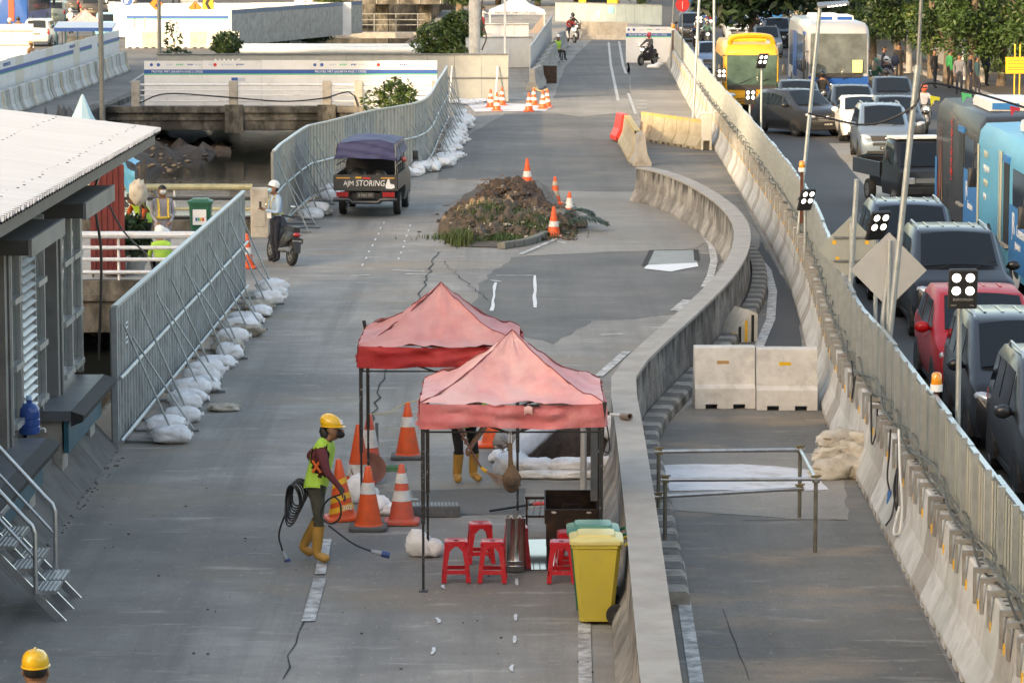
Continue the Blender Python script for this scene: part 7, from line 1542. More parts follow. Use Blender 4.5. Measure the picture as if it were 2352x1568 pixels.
for i in range(3):
    c = a.lerp(b, (i + .5) / 3); t = thing('long_barrier', ordi(i + 1) + ' long barrier from the left across the far end of the works road', 'barrier', c, PI / 2, 'long barriers at the far end'); mb = MB(); w_ = (b - a).length / 3; mb.prism([(-.3, 0), (-.15, .3), (-.1, 1.15), (.1, 1.15), (.15, .3), (.3, 0)], -w_ / 2 + .02, w_ / 2 - .02, 'y'); mb.build('barrier_body', M_CONC, t)
q = g(1438, 146); hw = hoarding('site_hoarding', 'square white printed hoarding behind the rider in the pink helmet', 0, 2.45, 0, 1.95, (.15,), 0, M_HOARD, org=(q.x, q.y + .5, 0))
# yellow excavator parts above the far hoarding
t = thing('excavator', 'yellow digger standing behind the far blue grey hoarding', 'excavator', (6.2, 236, 0)); mb = MB(); mb.bbox((-1.4, -1, .9), (1.4, 1, 2.6), .1); mb.build('cab', M_YEL, t); mb = MB(); mb.box((-1.6, -1.2, 0), (-.9, 1.2, .9)); mb.box((.9, -1.2, 0), (1.6, 1.2, .9)); mb.build('track', M_RUBBER, t); mb = MB(); mb.tube([(1.2, -.5, 2), (2.6, -.8, 4), (4.2, -1, 2.2)], .22, 6); mb.build('boom', M_YEL, t); mb = MB(); mb.box((-.9, -1.02, 1.6), (.6, -1.0, 2.4)); mb.build('window', M_GLASS, t)
# round red sign, poles and floodlights along the fence
q = g(1545, 190); t = sign('stop_sign', 'large round red sign on a pole at the far end of the fence', (8.05, 155, 0), 3.6, [(.33 * math.cos(a * PI / 12), .33 * math.sin(a * PI / 12)) for a in range(24)], M_REDP, M_REDP); mb = MB(); mb.box((-.012, -.03, 3.4), (.012, -.019, 3.75)); mb.build('mark', M_PURE, t)
def flood_head(t, z, lit=True, yaw=0.0, sx=.0, tilt=.55, s=1.0):
    A = TR(sx, -.12, z) @ RZ(yaw) @ RX(tilt) @ Matrix.Scale(s, 4)
    mb = MB(); mb.bbox((-.16, -.03, -.22), (.16, .03, .22), .02, M=A); h = mb.build('lamp_head', M_BLACK, t)
    mb = MB(); mb.box((-.02, .0, -.05), (.02, .2, .05), M=A); mb.box((-.15, .03, -.03), (.15, .06, .03), M=A); mb.build('bracket', M_BLACK, h)
    for i in (-1, 1):
        for k in (0, 1): mb = MB(); mb.lathe([(.0, 0), (.046, 0), (.05, -.006)], 16, M=A @ TR(i * .075, -.034, .125 - k * .145) @ RX(PI / 2), cap=False); mb.build('lens', M_LAMP, h)
    return h, A
def flood(label, x, y, z, Y, yaw, tilt=.35, s=1.0, below=0.0):
    """x, y: where the lamp head shows; Y: depth of its pole"""
    q = g(x, y, z); t = thing('floodlight', label, 'floodlight', (q.x, q.y, 0)); mb = MB(); mb.lathe([(.03, .9), (.03, z + .05)], 10, (0.0, .1, 0)); mb.build('pole', M_STEEL, t, 40)
    h, A = flood_head(t, z, True, yaw, 0, tilt, s); return t, h, A
def zat(x, y, Xw):  # height at which the ray x, y reaches lateral position Xw
    lo, hi = 0.0, 6.5
    for _ in range(40):
        m = (lo + hi) / 2
        if g(x, y, m).x > Xw: lo = m
        else: hi = m
    return (lo + hi) / 2
for x, y, Xw, yaw, tl, lab in ((2208, 660, 4.95, 0.0, .1, 'floodlight with four lit lamps nearest the camera on the fence'), (2015, 515, 5.15, .5, .4, 'tilted floodlight in front of the diamond sign backs'), (1851, 457, 5.6, .5, .4, 'tilted floodlight beside the tall pole and the amber beacon'), (1723, 222, 6.9, 0, .1, 'lit floodlight beside the yellow bus corner'), (1750, 140, 7.0, .5, .4, 'dark headed floodlight seen against the yellow bus windscreen'), (1657, 172, 7.2, 0, .1, 'lit floodlight left of the yellow bus'), (1605, 48, 7.9, 0, .1, 'farthest lit floodlight above the dark off-road car')):
    z = zat(x, y, Xw); t, h, A = flood(lab, x, y, z, 0, yaw, tl, 1.0)
    if y > 600:
        lettering('EUROTRON', .04, mat('grey print', (.3, .3, .3), .5), h, A @ TR(0, -.034, -.13) @ RX(PI / 2)); lettering('200W', .025, MATS['grey print'], h, A @ TR(-.1, -.034, -.19) @ RX(PI / 2)); lettering('IP66', .025, MATS['grey print'], h, A @ TR(.1, -.034, -.19) @ RX(PI / 2))
def fence_pole(label, x0, y0, x1, y1, Xw, r_=.045, m=M_STEEL):
    """leaning pole whose foot shows at x0, y0 and head at x1, y1; stands on the barriers at lateral Xw"""
    z0 = zat(x0, y0, Xw); a = g(x0, y0, z0)
    lo, hi = z0, 7.1  # keep the depth of the foot
    for _ in range(50):
        mz = (lo + hi) / 2
        if g(x1, y1, mz).y > a.y: lo, hi = (lo, mz) if g(x1, y1, hi).y > a.y else (mz, hi)
        else: lo, hi = lo, mz
    q = (x1 - 1176) / FPX; dq = (784 - y1) / FPX; dy = math.cos(PITCH) + dq * math.sin(PITCH); tt = a.y / dy
    b = Vector((q * tt, a.y, CAM_H + tt * (-math.sin(PITCH) + dq * math.cos(PITCH))))
    mb = MB(); mb.tube([a, b], r_, 12); t = tag(mb.build('steel_pole', m, None, 40), label, 'pole'); return a, b
a, b = fence_pole('tall steel pole with a long floodlight arm beside the turned crossover', 1822, 650, 1884, 12, 5.75, .042)
t = thing('floodlight', 'flat floodlight on the head of the tall steel pole', 'floodlight', (b.x + .25, b.y, b.z)); mb = MB(); mb.loft([[(-.3, -.2, -.06), (.32, -.2, .0), (.32, .2, .04), (-.3, .2, .0)], [(-.3, -.2, -.02), (.32, -.2, .05), (.32, .2, .09), (-.3, .2, .05)]]); mb.build('lamp_head', M_STEELD, t); mb = MB(); [mb.box((-.12 + .08 * i, -.205, -.045 + .01 * i), (-.07 + .08 * i, -.201, -.02 + .01 * i)) for i in range(5)]; mb.build('lens', M_LAMP, t)
a, b = fence_pole('tallest steel pole leaning over the fence in front of the charcoal bus', 2028, 920, 2108, 150, 5.0, .042)
mb = MB(); mb.tube([b, b + Vector((.08, 0, 2.2))], .025, 8); tag(mb.build('steel_pole', M_STEELD, None, 40), 'thin upper mast continuing the tallest leaning pole', 'pole')
fence_pole('steel pole in front of the first diamond sign back', 1944, 800, 1968, 412, 5.05, .04); fence_pole('short steel pole in front of the second diamond sign back', 2012, 900, 2042, 600, 5.0, .04)
fence_pole('slim steel pole on the far fence near the round red sign', 1590, 300, 1606, 0, 7.3, .05); fence_pole('slim dark pole by the far end of the fence', 1540, 165, 1548, 0, 8.0, .05, M_STEELD); fence_pole('slim steel pole between the far fence and the dark off-road car', 1640, 200, 1640, 0, 7.4, .05)
mb = MB(); q = b.lerp(a, .12); mb.tube(spline([q + Vector((-1.4, 0, -.1)), q + Vector((-.6, .0, -.25)), q + Vector((0, -.05, .0)), q + Vector((.15, -.05, .3)), q + Vector((.9, 0, .15)), q + Vector((2.2, 0, -.25))], .1), .015, 5); tag(mb.build('bunting_cord', M_BLACK, None, 50), 'black cord with coloured pennants tied to the tallest pole', 'cord')
for dx, dz, m_, lab in ((.28, .12, mat('pennant yellow', (.6, .6, .05), .6), 'yellow pennant on the black cord next to the tallest pole'), (.7, .16, mat('pennant green', (.08, .5, .2), .6), 'green pennant on the black cord'), (1.35, -.02, mat('pennant red', (.5, .03, .06), .6), 'red pennant on the black cord above the charcoal bus'), (2.1, -.25, MATS['pennant yellow'], 'second yellow pennant above the bus roof')):
    mb = MB(); mb.prism([(-.07, .04), (.07, .015), (.06, -.03), (.0, -.02), (-.05, -.1)], -.006, .006, 'y'); tag(mb.build('pennant', m_, None, None, q + Vector((dx, -.03, dz - .02))), lab, 'pennant')
def sign_back(label, x, y, s_, Xw, m, bars=True):
    z = zat(x, y, Xw); q = g(x, y, z); t = thing('diamond_sign', label, 'road sign', (q.x, q.y + .1, z)); mb = MB(); mb.prism(diamond(s_), -.01, .01, 'y'); mb.build('plate', m, t)
    mb = MB(); mb.lathe([(.03, -1.6), (.03, s_ * .8)], 8, (0, -.05, 0)); mb.build('pole', M_STEEL, t, 40)
    if bars:
        for dz in (-.18, .18): mb = MB(); mb.box((-.26, -.04, dz - .015), (.26, -.012, dz + .015)); mb.build('bar', M_STEELD, t)
        for a_, b_ in ((-.5, .2), (.5, .2), (0, .6), (-.4, -.3)): mb = MB(); mb.box((a_ * s_ - .03, -.014, b_ * s_ - .03), (a_ * s_ + .03, -.011, b_ * s_ + .03)); mb.build('sticker', M_YEL, t)
sign_back('grey back of a diamond road sign with two bars', 1955, 573, .5, 5.2, mat('sign back grey', (.33, .34, .31), .6, n=.06)); sign_back('plain pale back of a diamond road sign, the right one', 2043, 622, .52, 5.15, mat('sign back pale', (.4, .4, .395), .6, n=.06), False)
for x, y, Xw, lab in ((1842, 385, 5.7, 'amber beacon on a brown stick beside the tall steel pole'), (2151, 882, 4.85, 'amber beacon on a rusty stick at the fence near the black car'), (1546, 66, 8.0, 'amber beacon under the round red sign')):
    z = zat(x, y, Xw); q = g(x, y, z); t = thing('warning_beacon', lab, 'beacon', (q.x, q.y, z)); s_ = .07 if y > 100 else .12
    mb = MB(); mb.lathe([(s_ * .9, .0), (s_ * .9, s_ * .6), (s_ * .8, s_ * 1.6), (s_ * .55, s_ * 1.9), (0, s_ * 2)], 14); mb.build('lens', mat('amber lens', (.8, .28, .01), .2, coat=1), t, 50)
    mb = MB(); mb.lathe([(s_, -.08), (s_, 0)], 14); mb.build('base', M_PURE, t, 40); mb = MB(); mb.box((-.03, -.03, -1.1), (.03, .03, -.08)); mb.build('stick', mat('rusty stick', (.1, .035, .02), .8, n=.3), t)
# steel poles and yellow notice among the trees
pole('utility_pole', 'pale round utility pole between the trees', g(2088, 168), 9, .16, .14, M_CONC); pole('utility_pole', 'bluish steel pole beside the pale utility pole', g(2112, 172), 9, .13, .12, M_STEELD); pole('utility_pole', 'pair of broad pale columns behind the deep blue bus', g(1952, 95), 9, .45, .45, M_CONCW); pole('utility_pole', 'lit yellowish pole behind the pedestrians', g(2212, 190), 8, .12, .12, M_WHITE)
for i, (x, y, lab) in enumerate(((2236, 196, 'green painted gate post behind the pedestrians'), (2258, 196, 'broad grey gate post behind the pedestrians'))): q = g(x, y); mb = MB(); mb.box((-.18, -.1, 0), (.18, .1, 3.0)); tag(mb.build('gate_post', (M_TEAL, M_CONC)[i], None, None, q), lab, 'post')
q = g(2335, 226); t = thing('notice_board', 'yellow notice board on yellow posts among the trees', 'notice board', q)
for x in (-.1, .12): mb = MB(); mb.lathe([(.03, 0), (.03, 2.3)], 8, (x, .05, 0)); mb.build('post', M_YEL, t)
mb = MB(); mb.box((-.5, -.02, 1.05), (.8, .02, 1.75)); mb.build('board', mat('board yellow', (.72, .38, .02), .5), t)
for z in (1.6, 1.45, 1.3, 1.2): mb = MB(); mb.box((-.4, -.026, z), (.5, -.021, z + .02)); mb.build('print', M_BARK, t)
# ================================================================== people
M_SKIN = mat('skin', (.24, .125, .075), .55, n=.06); M_HAIR = mat('black hair', (.012, .01, .009), .6); M_BOOT = mat('ochre rubber boots', (.46, .25, .05), .45, n=.14, ns=8, dirt=(.3, .22, .14), da=.6, ds=6, dth=.55)
def cloth(n_, c): return mat('cloth ' + n_, c, .85, n=.15, ns=9, bump=.45, bs=16)
C_MAROON = cloth('maroon', (.13, .03, .04)); C_OLIVE = cloth('olive', (.07, .068, .05)); C_LIME = mat('lime vest', (.38, .62, .07), .7, n=.12, ns=7, bump=.35, bs=14); C_BLACK = cloth('black', (.014, .014, .016)); C_SKY = cloth('sky blue', (.33, .45, .6)); C_GREY = cloth('grey', (.3, .29, .33)); C_NAVY = cloth('dark navy', (.02, .022, .035)); C_DGREEN = cloth('dark green', (.02, .09, .055)); C_WHITEC = cloth('white', (.6, .6, .6)); C_REDC = cloth('red', (.3, .03, .03)); C_GLOVE = cloth('glove grey', (.06, .065, .06))
PEOPLE = []
# bones: parent, radius at joint; region used for the material
BONES = [('pelvis', None, .125, 'leg'), ('waist', 'pelvis', .118, 'top'), ('chest', 'waist', .135, 'top'), ('neckb', 'chest', .075, 'top'), ('neck', 'neckb', .055, 'skin'), ('jaw', 'neck', .07, 'skin'), ('head', 'jaw', .092, 'skin'), ('crown', 'head', .07, 'skin'),
         ('shL', 'chest', .078, 'top'), ('elL', 'shL', .048, 'top'), ('wrL', 'elL', .034, 'arm'), ('paL', 'wrL', .036, 'hand'), ('shR', 'chest', .078, 'top'), ('elR', 'shR', .048, 'top'), ('wrR', 'elR', .034, 'arm'), ('paR', 'wrR', .036, 'hand'),
         ('hiL', 'pelvis', .095, 'leg'), ('knL', 'hiL', .062, 'leg'), ('anL', 'knL', .045, 'shin'), ('toL', 'anL', .042, 'foot'), ('hiR', 'pelvis', .095, 'leg'), ('knR', 'hiR', .062, 'leg'), ('anR', 'knR', .045, 'shin'), ('toR', 'anR', .042, 'foot')]
STAND = dict(pelvis=(0, 0, .93), waist=(0, 0, 1.07), chest=(0, 0, 1.31), neckb=(0, 0, 1.47), neck=(0, -.02, 1.52), jaw=(0, -.05, 1.56), head=(0, -.03, 1.64), crown=(0, -.02, 1.70), shL=(-.18, 0, 1.42), elL=(-.23, .02, 1.12), wrL=(-.22, -.08, .86), paL=(-.22, -.1, .77), shR=(.18, 0, 1.42), elR=(.23, .02, 1.12), wrR=(.22, -.08, .86), paR=(.22, -.1, .77),
             hiL=(-.09, 0, .9), knL=(-.1, -.03, .5), anL=(-.1, .02, .09), toL=(-.11, -.14, .045), hiR=(.09, 0, .9), knR=(.1, -.03, .5), anR=(.1, .02, .09), toR=(.11, -.14, .045))
def pose(**k): d = dict(STAND); d.update(k); return d
def mirror(d): return {(k[:-1] + {'L': 'R', 'R': 'L'}[k[-1]] if k[-1] in 'LR' else k): (-v[0], v[1], v[2]) for k, v in d.items()}
def person(label, loc, rz, P, mats, fingers=False, scale=1.0, vest=None, boots=None, hat=None, hair=True, mask=None, group=None, gloves=False, hatm=None, cat='person'):
    """mats: top, arm, leg, hand materials; the body is one skinned surface"""
    t = thing('person', label, cat, loc, rz, group); t.scale = (scale,) * 3
    nm = [b[0] for b in BONES]; V = [P[b[0]] for b in BONES]; rad = [b[2] for b in BONES]; E_ = [(nm.index(b[1]), i) for i, b in enumerate(BONES) if b[1]]; roots = [0]; reg = [b[3] for b in BONES]
    if fingers:
        for s_ in 'LR':
            w_, p_ = Vector(P['wr' + s_]), Vector(P['pa' + s_]); d = (p_ - w_).normalized(); side = d.cross(Vector((0, 0, 1)));  side = side.normalized() if side.length > .2 else Vector((1, 0, 0)); curl = side.cross(d).normalized() * -1
            for k, ln in enumerate((.058, .066, .062, .05)):
                a = p_ + side * (.027 - k * .018) + d * .02; i0 = len(V); roots.append(i0)
                V += [a, a + d * ln * .7 + curl * .012, a + d * ln * 1.0 + curl * .045]; rad += [.0105, .0095, .008]; reg += ['hand'] * 3; E_ += [(i0, i0 + 1), (i0 + 1, i0 + 2)]
            a = p_ + side * .03 - d * .02; i0 = len(V); roots.append(i0); V += [a, a + side * .028 + d * .02 + curl * .01, a + side * .03 + d * .055 + curl * .03]; rad += [.012, .011, .009]; reg += ['hand'] * 3; E_ += [(i0, i0 + 1), (i0 + 1, i0 + 2)]
    me = bpy.data.meshes.new('body'); me.from_pydata([tuple(v) for v in V], E_, []); o = link('body', me, t)
    sk = o.modifiers.new('s', 'SKIN'); me.update(); layer = me.skin_vertices[0].data if me.skin_vertices else None
    if layer is None:
        me.attributes  # skin layer appears with the modifier
    PEOPLE.append(dict(o=o, V=[Vector(v) for v in V], E=E_, rad=rad, reg=reg, roots=roots, mats=mats, vest=vest, boots=boots, t=t))
    o.modifiers.new('d', 'SUBSURF').levels = 2 if fingers else 1
    hd, cr = Vector(P['head']), Vector(P['crown']); up = (cr - Vector(P['jaw'])).normalized(); fw = (Vector(P['jaw']) - hd); fw = (fw - up * fw.dot(up)); fw = fw.normalized() if fw.length > .005 else Vector((0, -1, 0)); rt = fw.cross(up)
    A = Matrix.Translation(hd) @ Matrix((rt, -fw, up)).transposed().to_4x4()     # local: x right, -y face, z up
    if hair: mb = MB(); mb.ball((0, .012, .012), (.095, .108, .108), 18, 12, lambda d: (1.0 if (d.z > .25 or d.y > -.1) and d.z > -.55 else .8) * (1 + .04 * noise.noise(d * 6)), M=A); mb.build('hair', M_HAIR, t, 60)
    mb = MB(); mb.ball((0, -.105, -.025), (.014, .02, .026), 8, 6, M=A)
    for s_ in (-1, 1): mb.ball((s_ * .094, .01, -.02), (.012, .025, .034), 8, 6, M=A)
    mb.build('nose_and_ears', mats.get('skin', M_SKIN), t, 60)
    mb = MB(); [mb.ball((s_ * .034, -.088, .005), (.016, .008, .008), 8, 5, M=A) for s_ in (-1, 1)]; mb.build('eyes', M_HAIR, t, 60)
    if not mask: mb = MB(); mb.ball((0, -.088, -.065), (.026, .01, .007), 8, 5, M=A); mb.build('mouth', mat('lips', (.2, .06, .05), .6), t, 60)
    else: mb = MB(); mb.ball((0, -.05, -.055), (.072, .072, .055), 14, 10, M=A); mb.build('face_mask', mask, t, 60)
    if hat == 'helmet':
        mb = MB(); mb.lathe([(.128, .04), (.133, .05), (.13, .09), (.115, .14), (.085, .172), (.04, .188), (0, .19)], 24, M=A @ Matrix.Diagonal((.8, .98, .9, 1)))
        mb.grid(lambda u, v: ((.1) * math.sin((u - .5) * 2.6), -.112 * math.cos((u - .5) * 2.6) - .05 * v * math.cos((u - .5) * 2.2), .045 - .012 * v), 12, 3, M=A); mb.grid(lambda u, v: ((.1) * math.sin((u - .5) * 2.6), -.112 * math.cos((u - .5) * 2.6) - .05 * v * math.cos((u - .5) * 2.2), .038 - .012 * v), 12, 3, M=A)
        mb.lathe([(.128, .038), (.142, .034), (.142, .042), (.128, .05)], 24, M=A @ Matrix.Diagonal((.8, .98, .9, 1)), cap=False); h = mb.build('helmet', hatm, t, 50)
        mb = MB(); mb.tube([A @ Vector((0, -.122 * math.cos(a), .054 + .122 * math.sin(a))) for a in [.25 + i * .3 for i in range(9)]], .011, 6); mb.build('ridge', hatm, h, 50)
        return t, A, h
    if hat == 'full':
        mb = MB(); mb.ball((0, .005, .012), (.135, .15, .15), 20, 14, M=A); h = mb.build('helmet', hatm, t, 60); mb = MB(); mb.ball((0, -.03, .01), (.115, .128, .07), 16, 8, M=A); mb.build('visor', M_GLASS, h, 60); return t, A, h
    if hat == 'straw':
        mb = MB(); mb.lathe([(.2, .05), (.13, .07), (.11, .15), (0, .17)], 18, M=A); h = mb.build('hat', mat('straw', (.55, .38, .16), .8), t, 50); return t, A, h
    return t, A, None
def finish_people():
    bpy.context.view_layer.update()
    for d in PEOPLE:
        sv = d['o'].data.skin_vertices[0].data
        for i, r_ in enumerate(d['rad']): sv[i].radius = (r_, r_); sv[i].use_root = i in d['roots']
        d['o'].modifiers[0].use_smooth_shade = True; d['o'].modifiers[0].branch_smoothing = .4
    bpy.context.view_layer.update(); dg = bpy.context.evaluated_depsgraph_get()
    for d in PEOPLE:
        o = d['o']; me = bpy.data.meshes.new_from_object(o.evaluated_get(dg)); o.modifiers.clear(); o.data = me; me.materials.clear()
        keys = ['top', 'arm', 'leg', 'shin', 'foot', 'hand', 'skin']; ms = d['mats']; df = {'top': C_BLACK, 'arm': ms.get('top', C_BLACK), 'leg': C_NAVY, 'shin': ms.get('leg', C_NAVY), 'foot': C_BLACK, 'hand': M_SKIN, 'skin': M_SKIN}
        for k in keys: me.materials.append(ms.get(k, df[k]))
        seg = [(d['V'][a], d['V'][b], d['reg'][b], i) for i, (a, b) in enumerate(d['E'])]; sel = {'vest': [], 'boots': []}
        ax = [d['V'][i] for i in range(4)]
        for v in me.vertices:     # a trunk is wider than deep
            c = v.co; best = min(((c - a - (b - a) * max(0, min(1, (c - a).dot(b - a) / (b - a).length_squared))).length, k) for k, (a, b) in enumerate(zip(ax, ax[1:])))
            if abs(c.x) < .2 and best[0] < .19: v.co.x *= 1 + .34 * max(0, min(1, (.21 - abs(c.x)) / .1))
        me.update()
        nv = [v.co.copy() for v in me.vertices]; vn = [v.normal.copy() for v in me.vertices]; mi = []
        for p in me.polygons:
            c = p.center; best = None
            for a, b, rg, i in seg:
                ab = b - a; tt = max(0, min(1, (c - a).dot(ab) / max(ab.length_squared, 1e-9))); q = (c - a - ab * tt).length
                if best is None or q < best[0]: best = (q, rg, i, tt)
            rg = best[1]; bn = BONES[d['E'][best[2]][1]][0] if d['E'][best[2]][1] < len(BONES) else ''
            if bn in ('shL', 'shR') : rg = 'top'
            if bn in ('hiL', 'hiR') : rg = 'leg'
            if bn == 'waist' and best[3] < .35: rg = 'leg'
            mi.append(keys.index(rg))
            if bn in ('chest', 'neckb', 'shL', 'shR') or (bn == 'waist') or (bn in ('hiL', 'hiR') and c.z > .8) or (bn == 'neck' and best[3] < .1): sel['vest'].append(p)
            if bn in ('anL', 'anR', 'toL', 'toR') and (bn[0] == 't' or best[3] > (.12 if d['boots'] and d['boots'][1] else .8)): sel['boots'].append(p)
        me.polygons.foreach_set('material_index', mi); me.polygons.foreach_set('use_smooth', [True] * len(mi)); me.update()
        for nm_, m_, off in (('vest', d['vest'], .016), ('boots', d['boots'][0] if d['boots'] else None, .014)):
            if not m_: continue
            mb = MB(); idx = {}
            for p in sel[nm_]:
                f = []
                for vi in p.vertices:
                    if vi not in idx: idx[vi] = len(mb.v); mb.v.append(tuple(nv[vi] + vn[vi] * (off + (.035 * max(0, min(1, (1.2 - nv[vi].z) * 2.5)) if nm_ == 'vest' and nv[vi].z > .5 else 0))))
                    f.append(idx[vi])
                mb.f.append(tuple(f)); mb.m.append(0)
            if nm_ == 'boots': mb.v = [(x, y, max(z, 0.0)) for x, y, z in mb.v]
            mb.build({'vest': 'safety_vest', 'boots': 'boots'}[nm_], m_, d['t'], 70)
HY = mat('helmet yellow', (.78, .46, .02), .3, coat=.5); HW = mat('helmet white', (.72, .72, .7), .3, coat=.5)
# --- worker with the cable, walking to the right (local -Y is forward, turned to face +X)
p = g(728, 1290)
WP_ = mirror(pose(pelvis=(0, 0, .92), waist=(.0, -.03, 1.06), chest=(0, -.07, 1.26), neckb=(0, -.13, 1.41), neck=(0, -.17, 1.45), jaw=(0, -.225, 1.45), head=(0, -.2, 1.535), crown=(0, -.18, 1.6),
           shL=(-.17, -.1, 1.34), elL=(-.24, .16, 1.18), wrL=(-.2, .0, 1.02), paL=(-.17, -.06, .97), shR=(.17, -.1, 1.34), elR=(.23, -.19, 1.07), wrR=(.2, -.33, .9), paR=(.19, -.37, .83), hiL=(-.09, 0, .89), knL=(-.1, .0, .48), anL=(-.1, .2, .13), toL=(-.11, .08, .06), hiR=(.09, 0, .89), knR=(.1, -.06, .49), anR=(.1, -.02, .09), toR=(.11, -.17, .045)))
t, A, h = person('worker in yellow helmet and lime vest carrying a coil of black cable past the cones', (p.x, p.y, .012), R(78), WP_, dict(top=C_MAROON, leg=C_OLIVE, hand=C_GLOVE), True, 1.0, C_LIME, (M_BOOT, True), 'helmet', True, C_BLACK, hatm=HY)
mb = MB(); mb.box((-.03, -.134, .06), (.03, -.118, .11), M=A); mb.box((-.108, -.04, .06), (-.09, .03, .11), M=A); mb.build('sticker', M_PURE, h)
mb = MB(); mb.ball((0, .1, -.07), (.085, .07, .11), 14, 10, lambda d: 1 + .12 * noise.noise(d * 5), M=A); mb.build('hair', M_HAIR, t, 60)
mb = MB(); 
for s_ in (-1, 1): mb.tube([(-.205, -.06 + .05 * s_, 1.2), (-.205, -.06 - .05 * s_, 1.06)], .016, 5)
mb.build('vest_cross', mat('orange tape', (.7, .14, .02), .6), t)
t = thing('cable_coil', 'coil of black cable with blue plugs hung on the worker back and hand', 'cable', (p.x, p.y, .012), R(78))
mb = MB(); rs = random.Random(4)
for k in range(9):
    r_ = .15 + .011 * k; c = Vector((.0 + .022 * k, .2 + .006 * k, .8 - .016 * k)); ph = rs.random()
    mb.tube([Vector((-c.x, c.y, c.z)) + Vector((.1 * math.sin(a + ph) * .8 + .05 * math.cos(a * 2), .09 * math.cos(a) * 1.1, r_ * math.sin(a) * .95)) for a in [2 * PI * i / 26 for i in range(27)]], .0095, 6)
mb.build('coil', M_BLACK, t, 60)
def lead(P, name='lead'): mb = MB(); mb.tube(spline([Vector((-q[0], q[1], q[2])) for q in P], .04), .011, 6); mb.build(name, M_BLACK, t, 60)
lead([(.0, .28, .75), (.02, .36, .55), (.03, .44, .3), (.02, .4, .1)])
lead([(.19, -.37, .83), (.22, -.19, .75), (.24, -.12, .58), (.22, -.22, .48), (.2, -.33, .55), (.19, -.33, .72), (.2, -.26, .8)]); lead([(.22, -.2, .46), (.26, -.5, .27), (.3, -.72, .2)])
for e, d in (((-.02, .4, .1), (.0, -.05, -.1)), ((-.3, -.72, .2), (.02, -.13, -.03))):
    e = Vector(e); d = Vector(d); mb = MB(); mb.tube([e, e + d * .9], [.02, .03], 12); mb.build('plug_body', mat('plug grey', (.3, .33, .38), .5), t, 40); mb = MB(); mb.tube([e + d * .9, e + d * 1.6], .037, 12); mb.build('plug_cap', mat('plug navy', (.03, .07, .22), .4), t, 40)
# --- sweeper under the canopy
p = g(1068, 1108)
SP = pose(pelvis=(0, .1, .8), waist=(0, .0, .88), chest=(0, -.17, .99), neckb=(0, -.3, 1.05), neck=(0, -.35, 1.06), jaw=(0, -.42, 1.04), head=(0, -.43, 1.13), crown=(0, -.44, 1.2), shL=(-.17, -.2, 1.02), elL=(-.2, -.26, .84), wrL=(-.1, -.25, .7), paL=(-.08, -.28, .64), shR=(.17, -.2, 1.02), elR=(.23, -.15, .75), wrR=(.03, -.26, .55), paR=(-.03, -.3, .48), hiL=(-.09, .1, .78), hiR=(.09, .1, .78), knL=(-.1, -.06, .44), knR=(.11, -.06, .44), anL=(-.1, .03, .09), anR=(.12, .03, .09), toL=(-.13, -.13, .045), toR=(.17, -.12, .045))
t, A, h = person('road sweeper in black trousers and ochre rubber boots under the front canopy', (p.x, p.y, .012), R(18), SP, dict(top=C_BLACK, arm=M_SKIN, leg=C_BLACK), True, 1.0, C_LIME, (M_BOOT, True), 'helmet', True, None, hatm=HY)
b = Vector((-.40, 41.95, .24)); e = Vector((-.1, 41.8, .02)); hp = Vector((p.x, p.y, .02)) + RZ(R(18)) @ Vector((-.03, -.32, .48))
t = thing('broom', 'broom with a worn red shaft and pale bristles held by the sweeper', 'broom'); a = hp + (hp - b).normalized() * .45
mb = MB(); mb.tube([a, hp, b], .014, 8); mb.build('shaft', mat('broom shaft', (.28, .12, .09), .6, n=.2), t, 40); mb = MB(); mb.tube([b, b.lerp(e, .22)], [.022, .028], 8); mb.build('ferrule', M_YEL, t)
mb = MB()
for k in range(60): q = e + Vector((rnd(-.12, .16), rnd(-.1, .1), rnd(0, .03))); b1_ = b.lerp(e, .2) + Vector((rnd(-.018, .018), rnd(-.018, .018), 0)); mb.tube([b1_, b1_.lerp(q, .6) + Vector((rnd(-.015, .015), 0, .03)), q], .003, 3)
o = mb.build('bristles', mat('broom bristle', (.45, .31, .23), .9, n=.3), t); o['kind'] = 'stuff'
# --- man with phone by the scooter
p = g(634, 604)
MP = pose(pelvis=(0, .02, .92), jaw=(0, -.085, 1.53), head=(0, -.05, 1.61), crown=(0, -.03, 1.68), elL=(-.24, -.05, 1.1), wrL=(-.1, -.26, 1.16), paL=(-.05, -.31, 1.19), elR=(.24, -.05, 1.1), wrR=(.1, -.27, 1.15), paR=(.04, -.32, 1.18))
t, A, h = person('man in white helmet and pale blue shirt looking at his phone beside the scooter', (p.x, p.y, .012), R(-62), MP, dict(top=C_SKY, leg=C_NAVY), True, 1.0, None, None, 'helmet', True, mat('mask blue', (.3, .5, .62), .8), hatm=HW)
mb = MB(); 
for s_ in (-1, 1): mb.tube([(s_ * .1, .1, 1.42), (s_ * .11, -.06, 1.45), (s_ * .1, -.155, 1.3), (s_ * .1, -.15, 1.06)], .022, 6, flat=.5)
mb.tube([(.145 * math.cos(a), .145 * math.sin(a), 1.06) for a in [i * PI / 8 for i in range(17)]], .026, 6); mb.build('reflective_harness', mat('orange yellow webbing', (.6, .42, .06), .6, n=.3, ns=20), t, 40)
mb = MB(); mb.bbox((-.04, -.37, 1.19), (.06, -.355, 1.34), .004); tag(mb.build('phone', M_BLACK, None, None, (p.x, p.y, .012), R(-62)), 'black phone held by the man in the white helmet', 'phone')
mb = MB(); mb.box((-.02, -.2, .98), (.2, -.19, 1.13)); tag(mb.build('paper_sheet', M_PURE, None, None, (p.x, p.y, .012), R(-62)), 'white paper sheet at the belt of the man with the phone', 'paper')
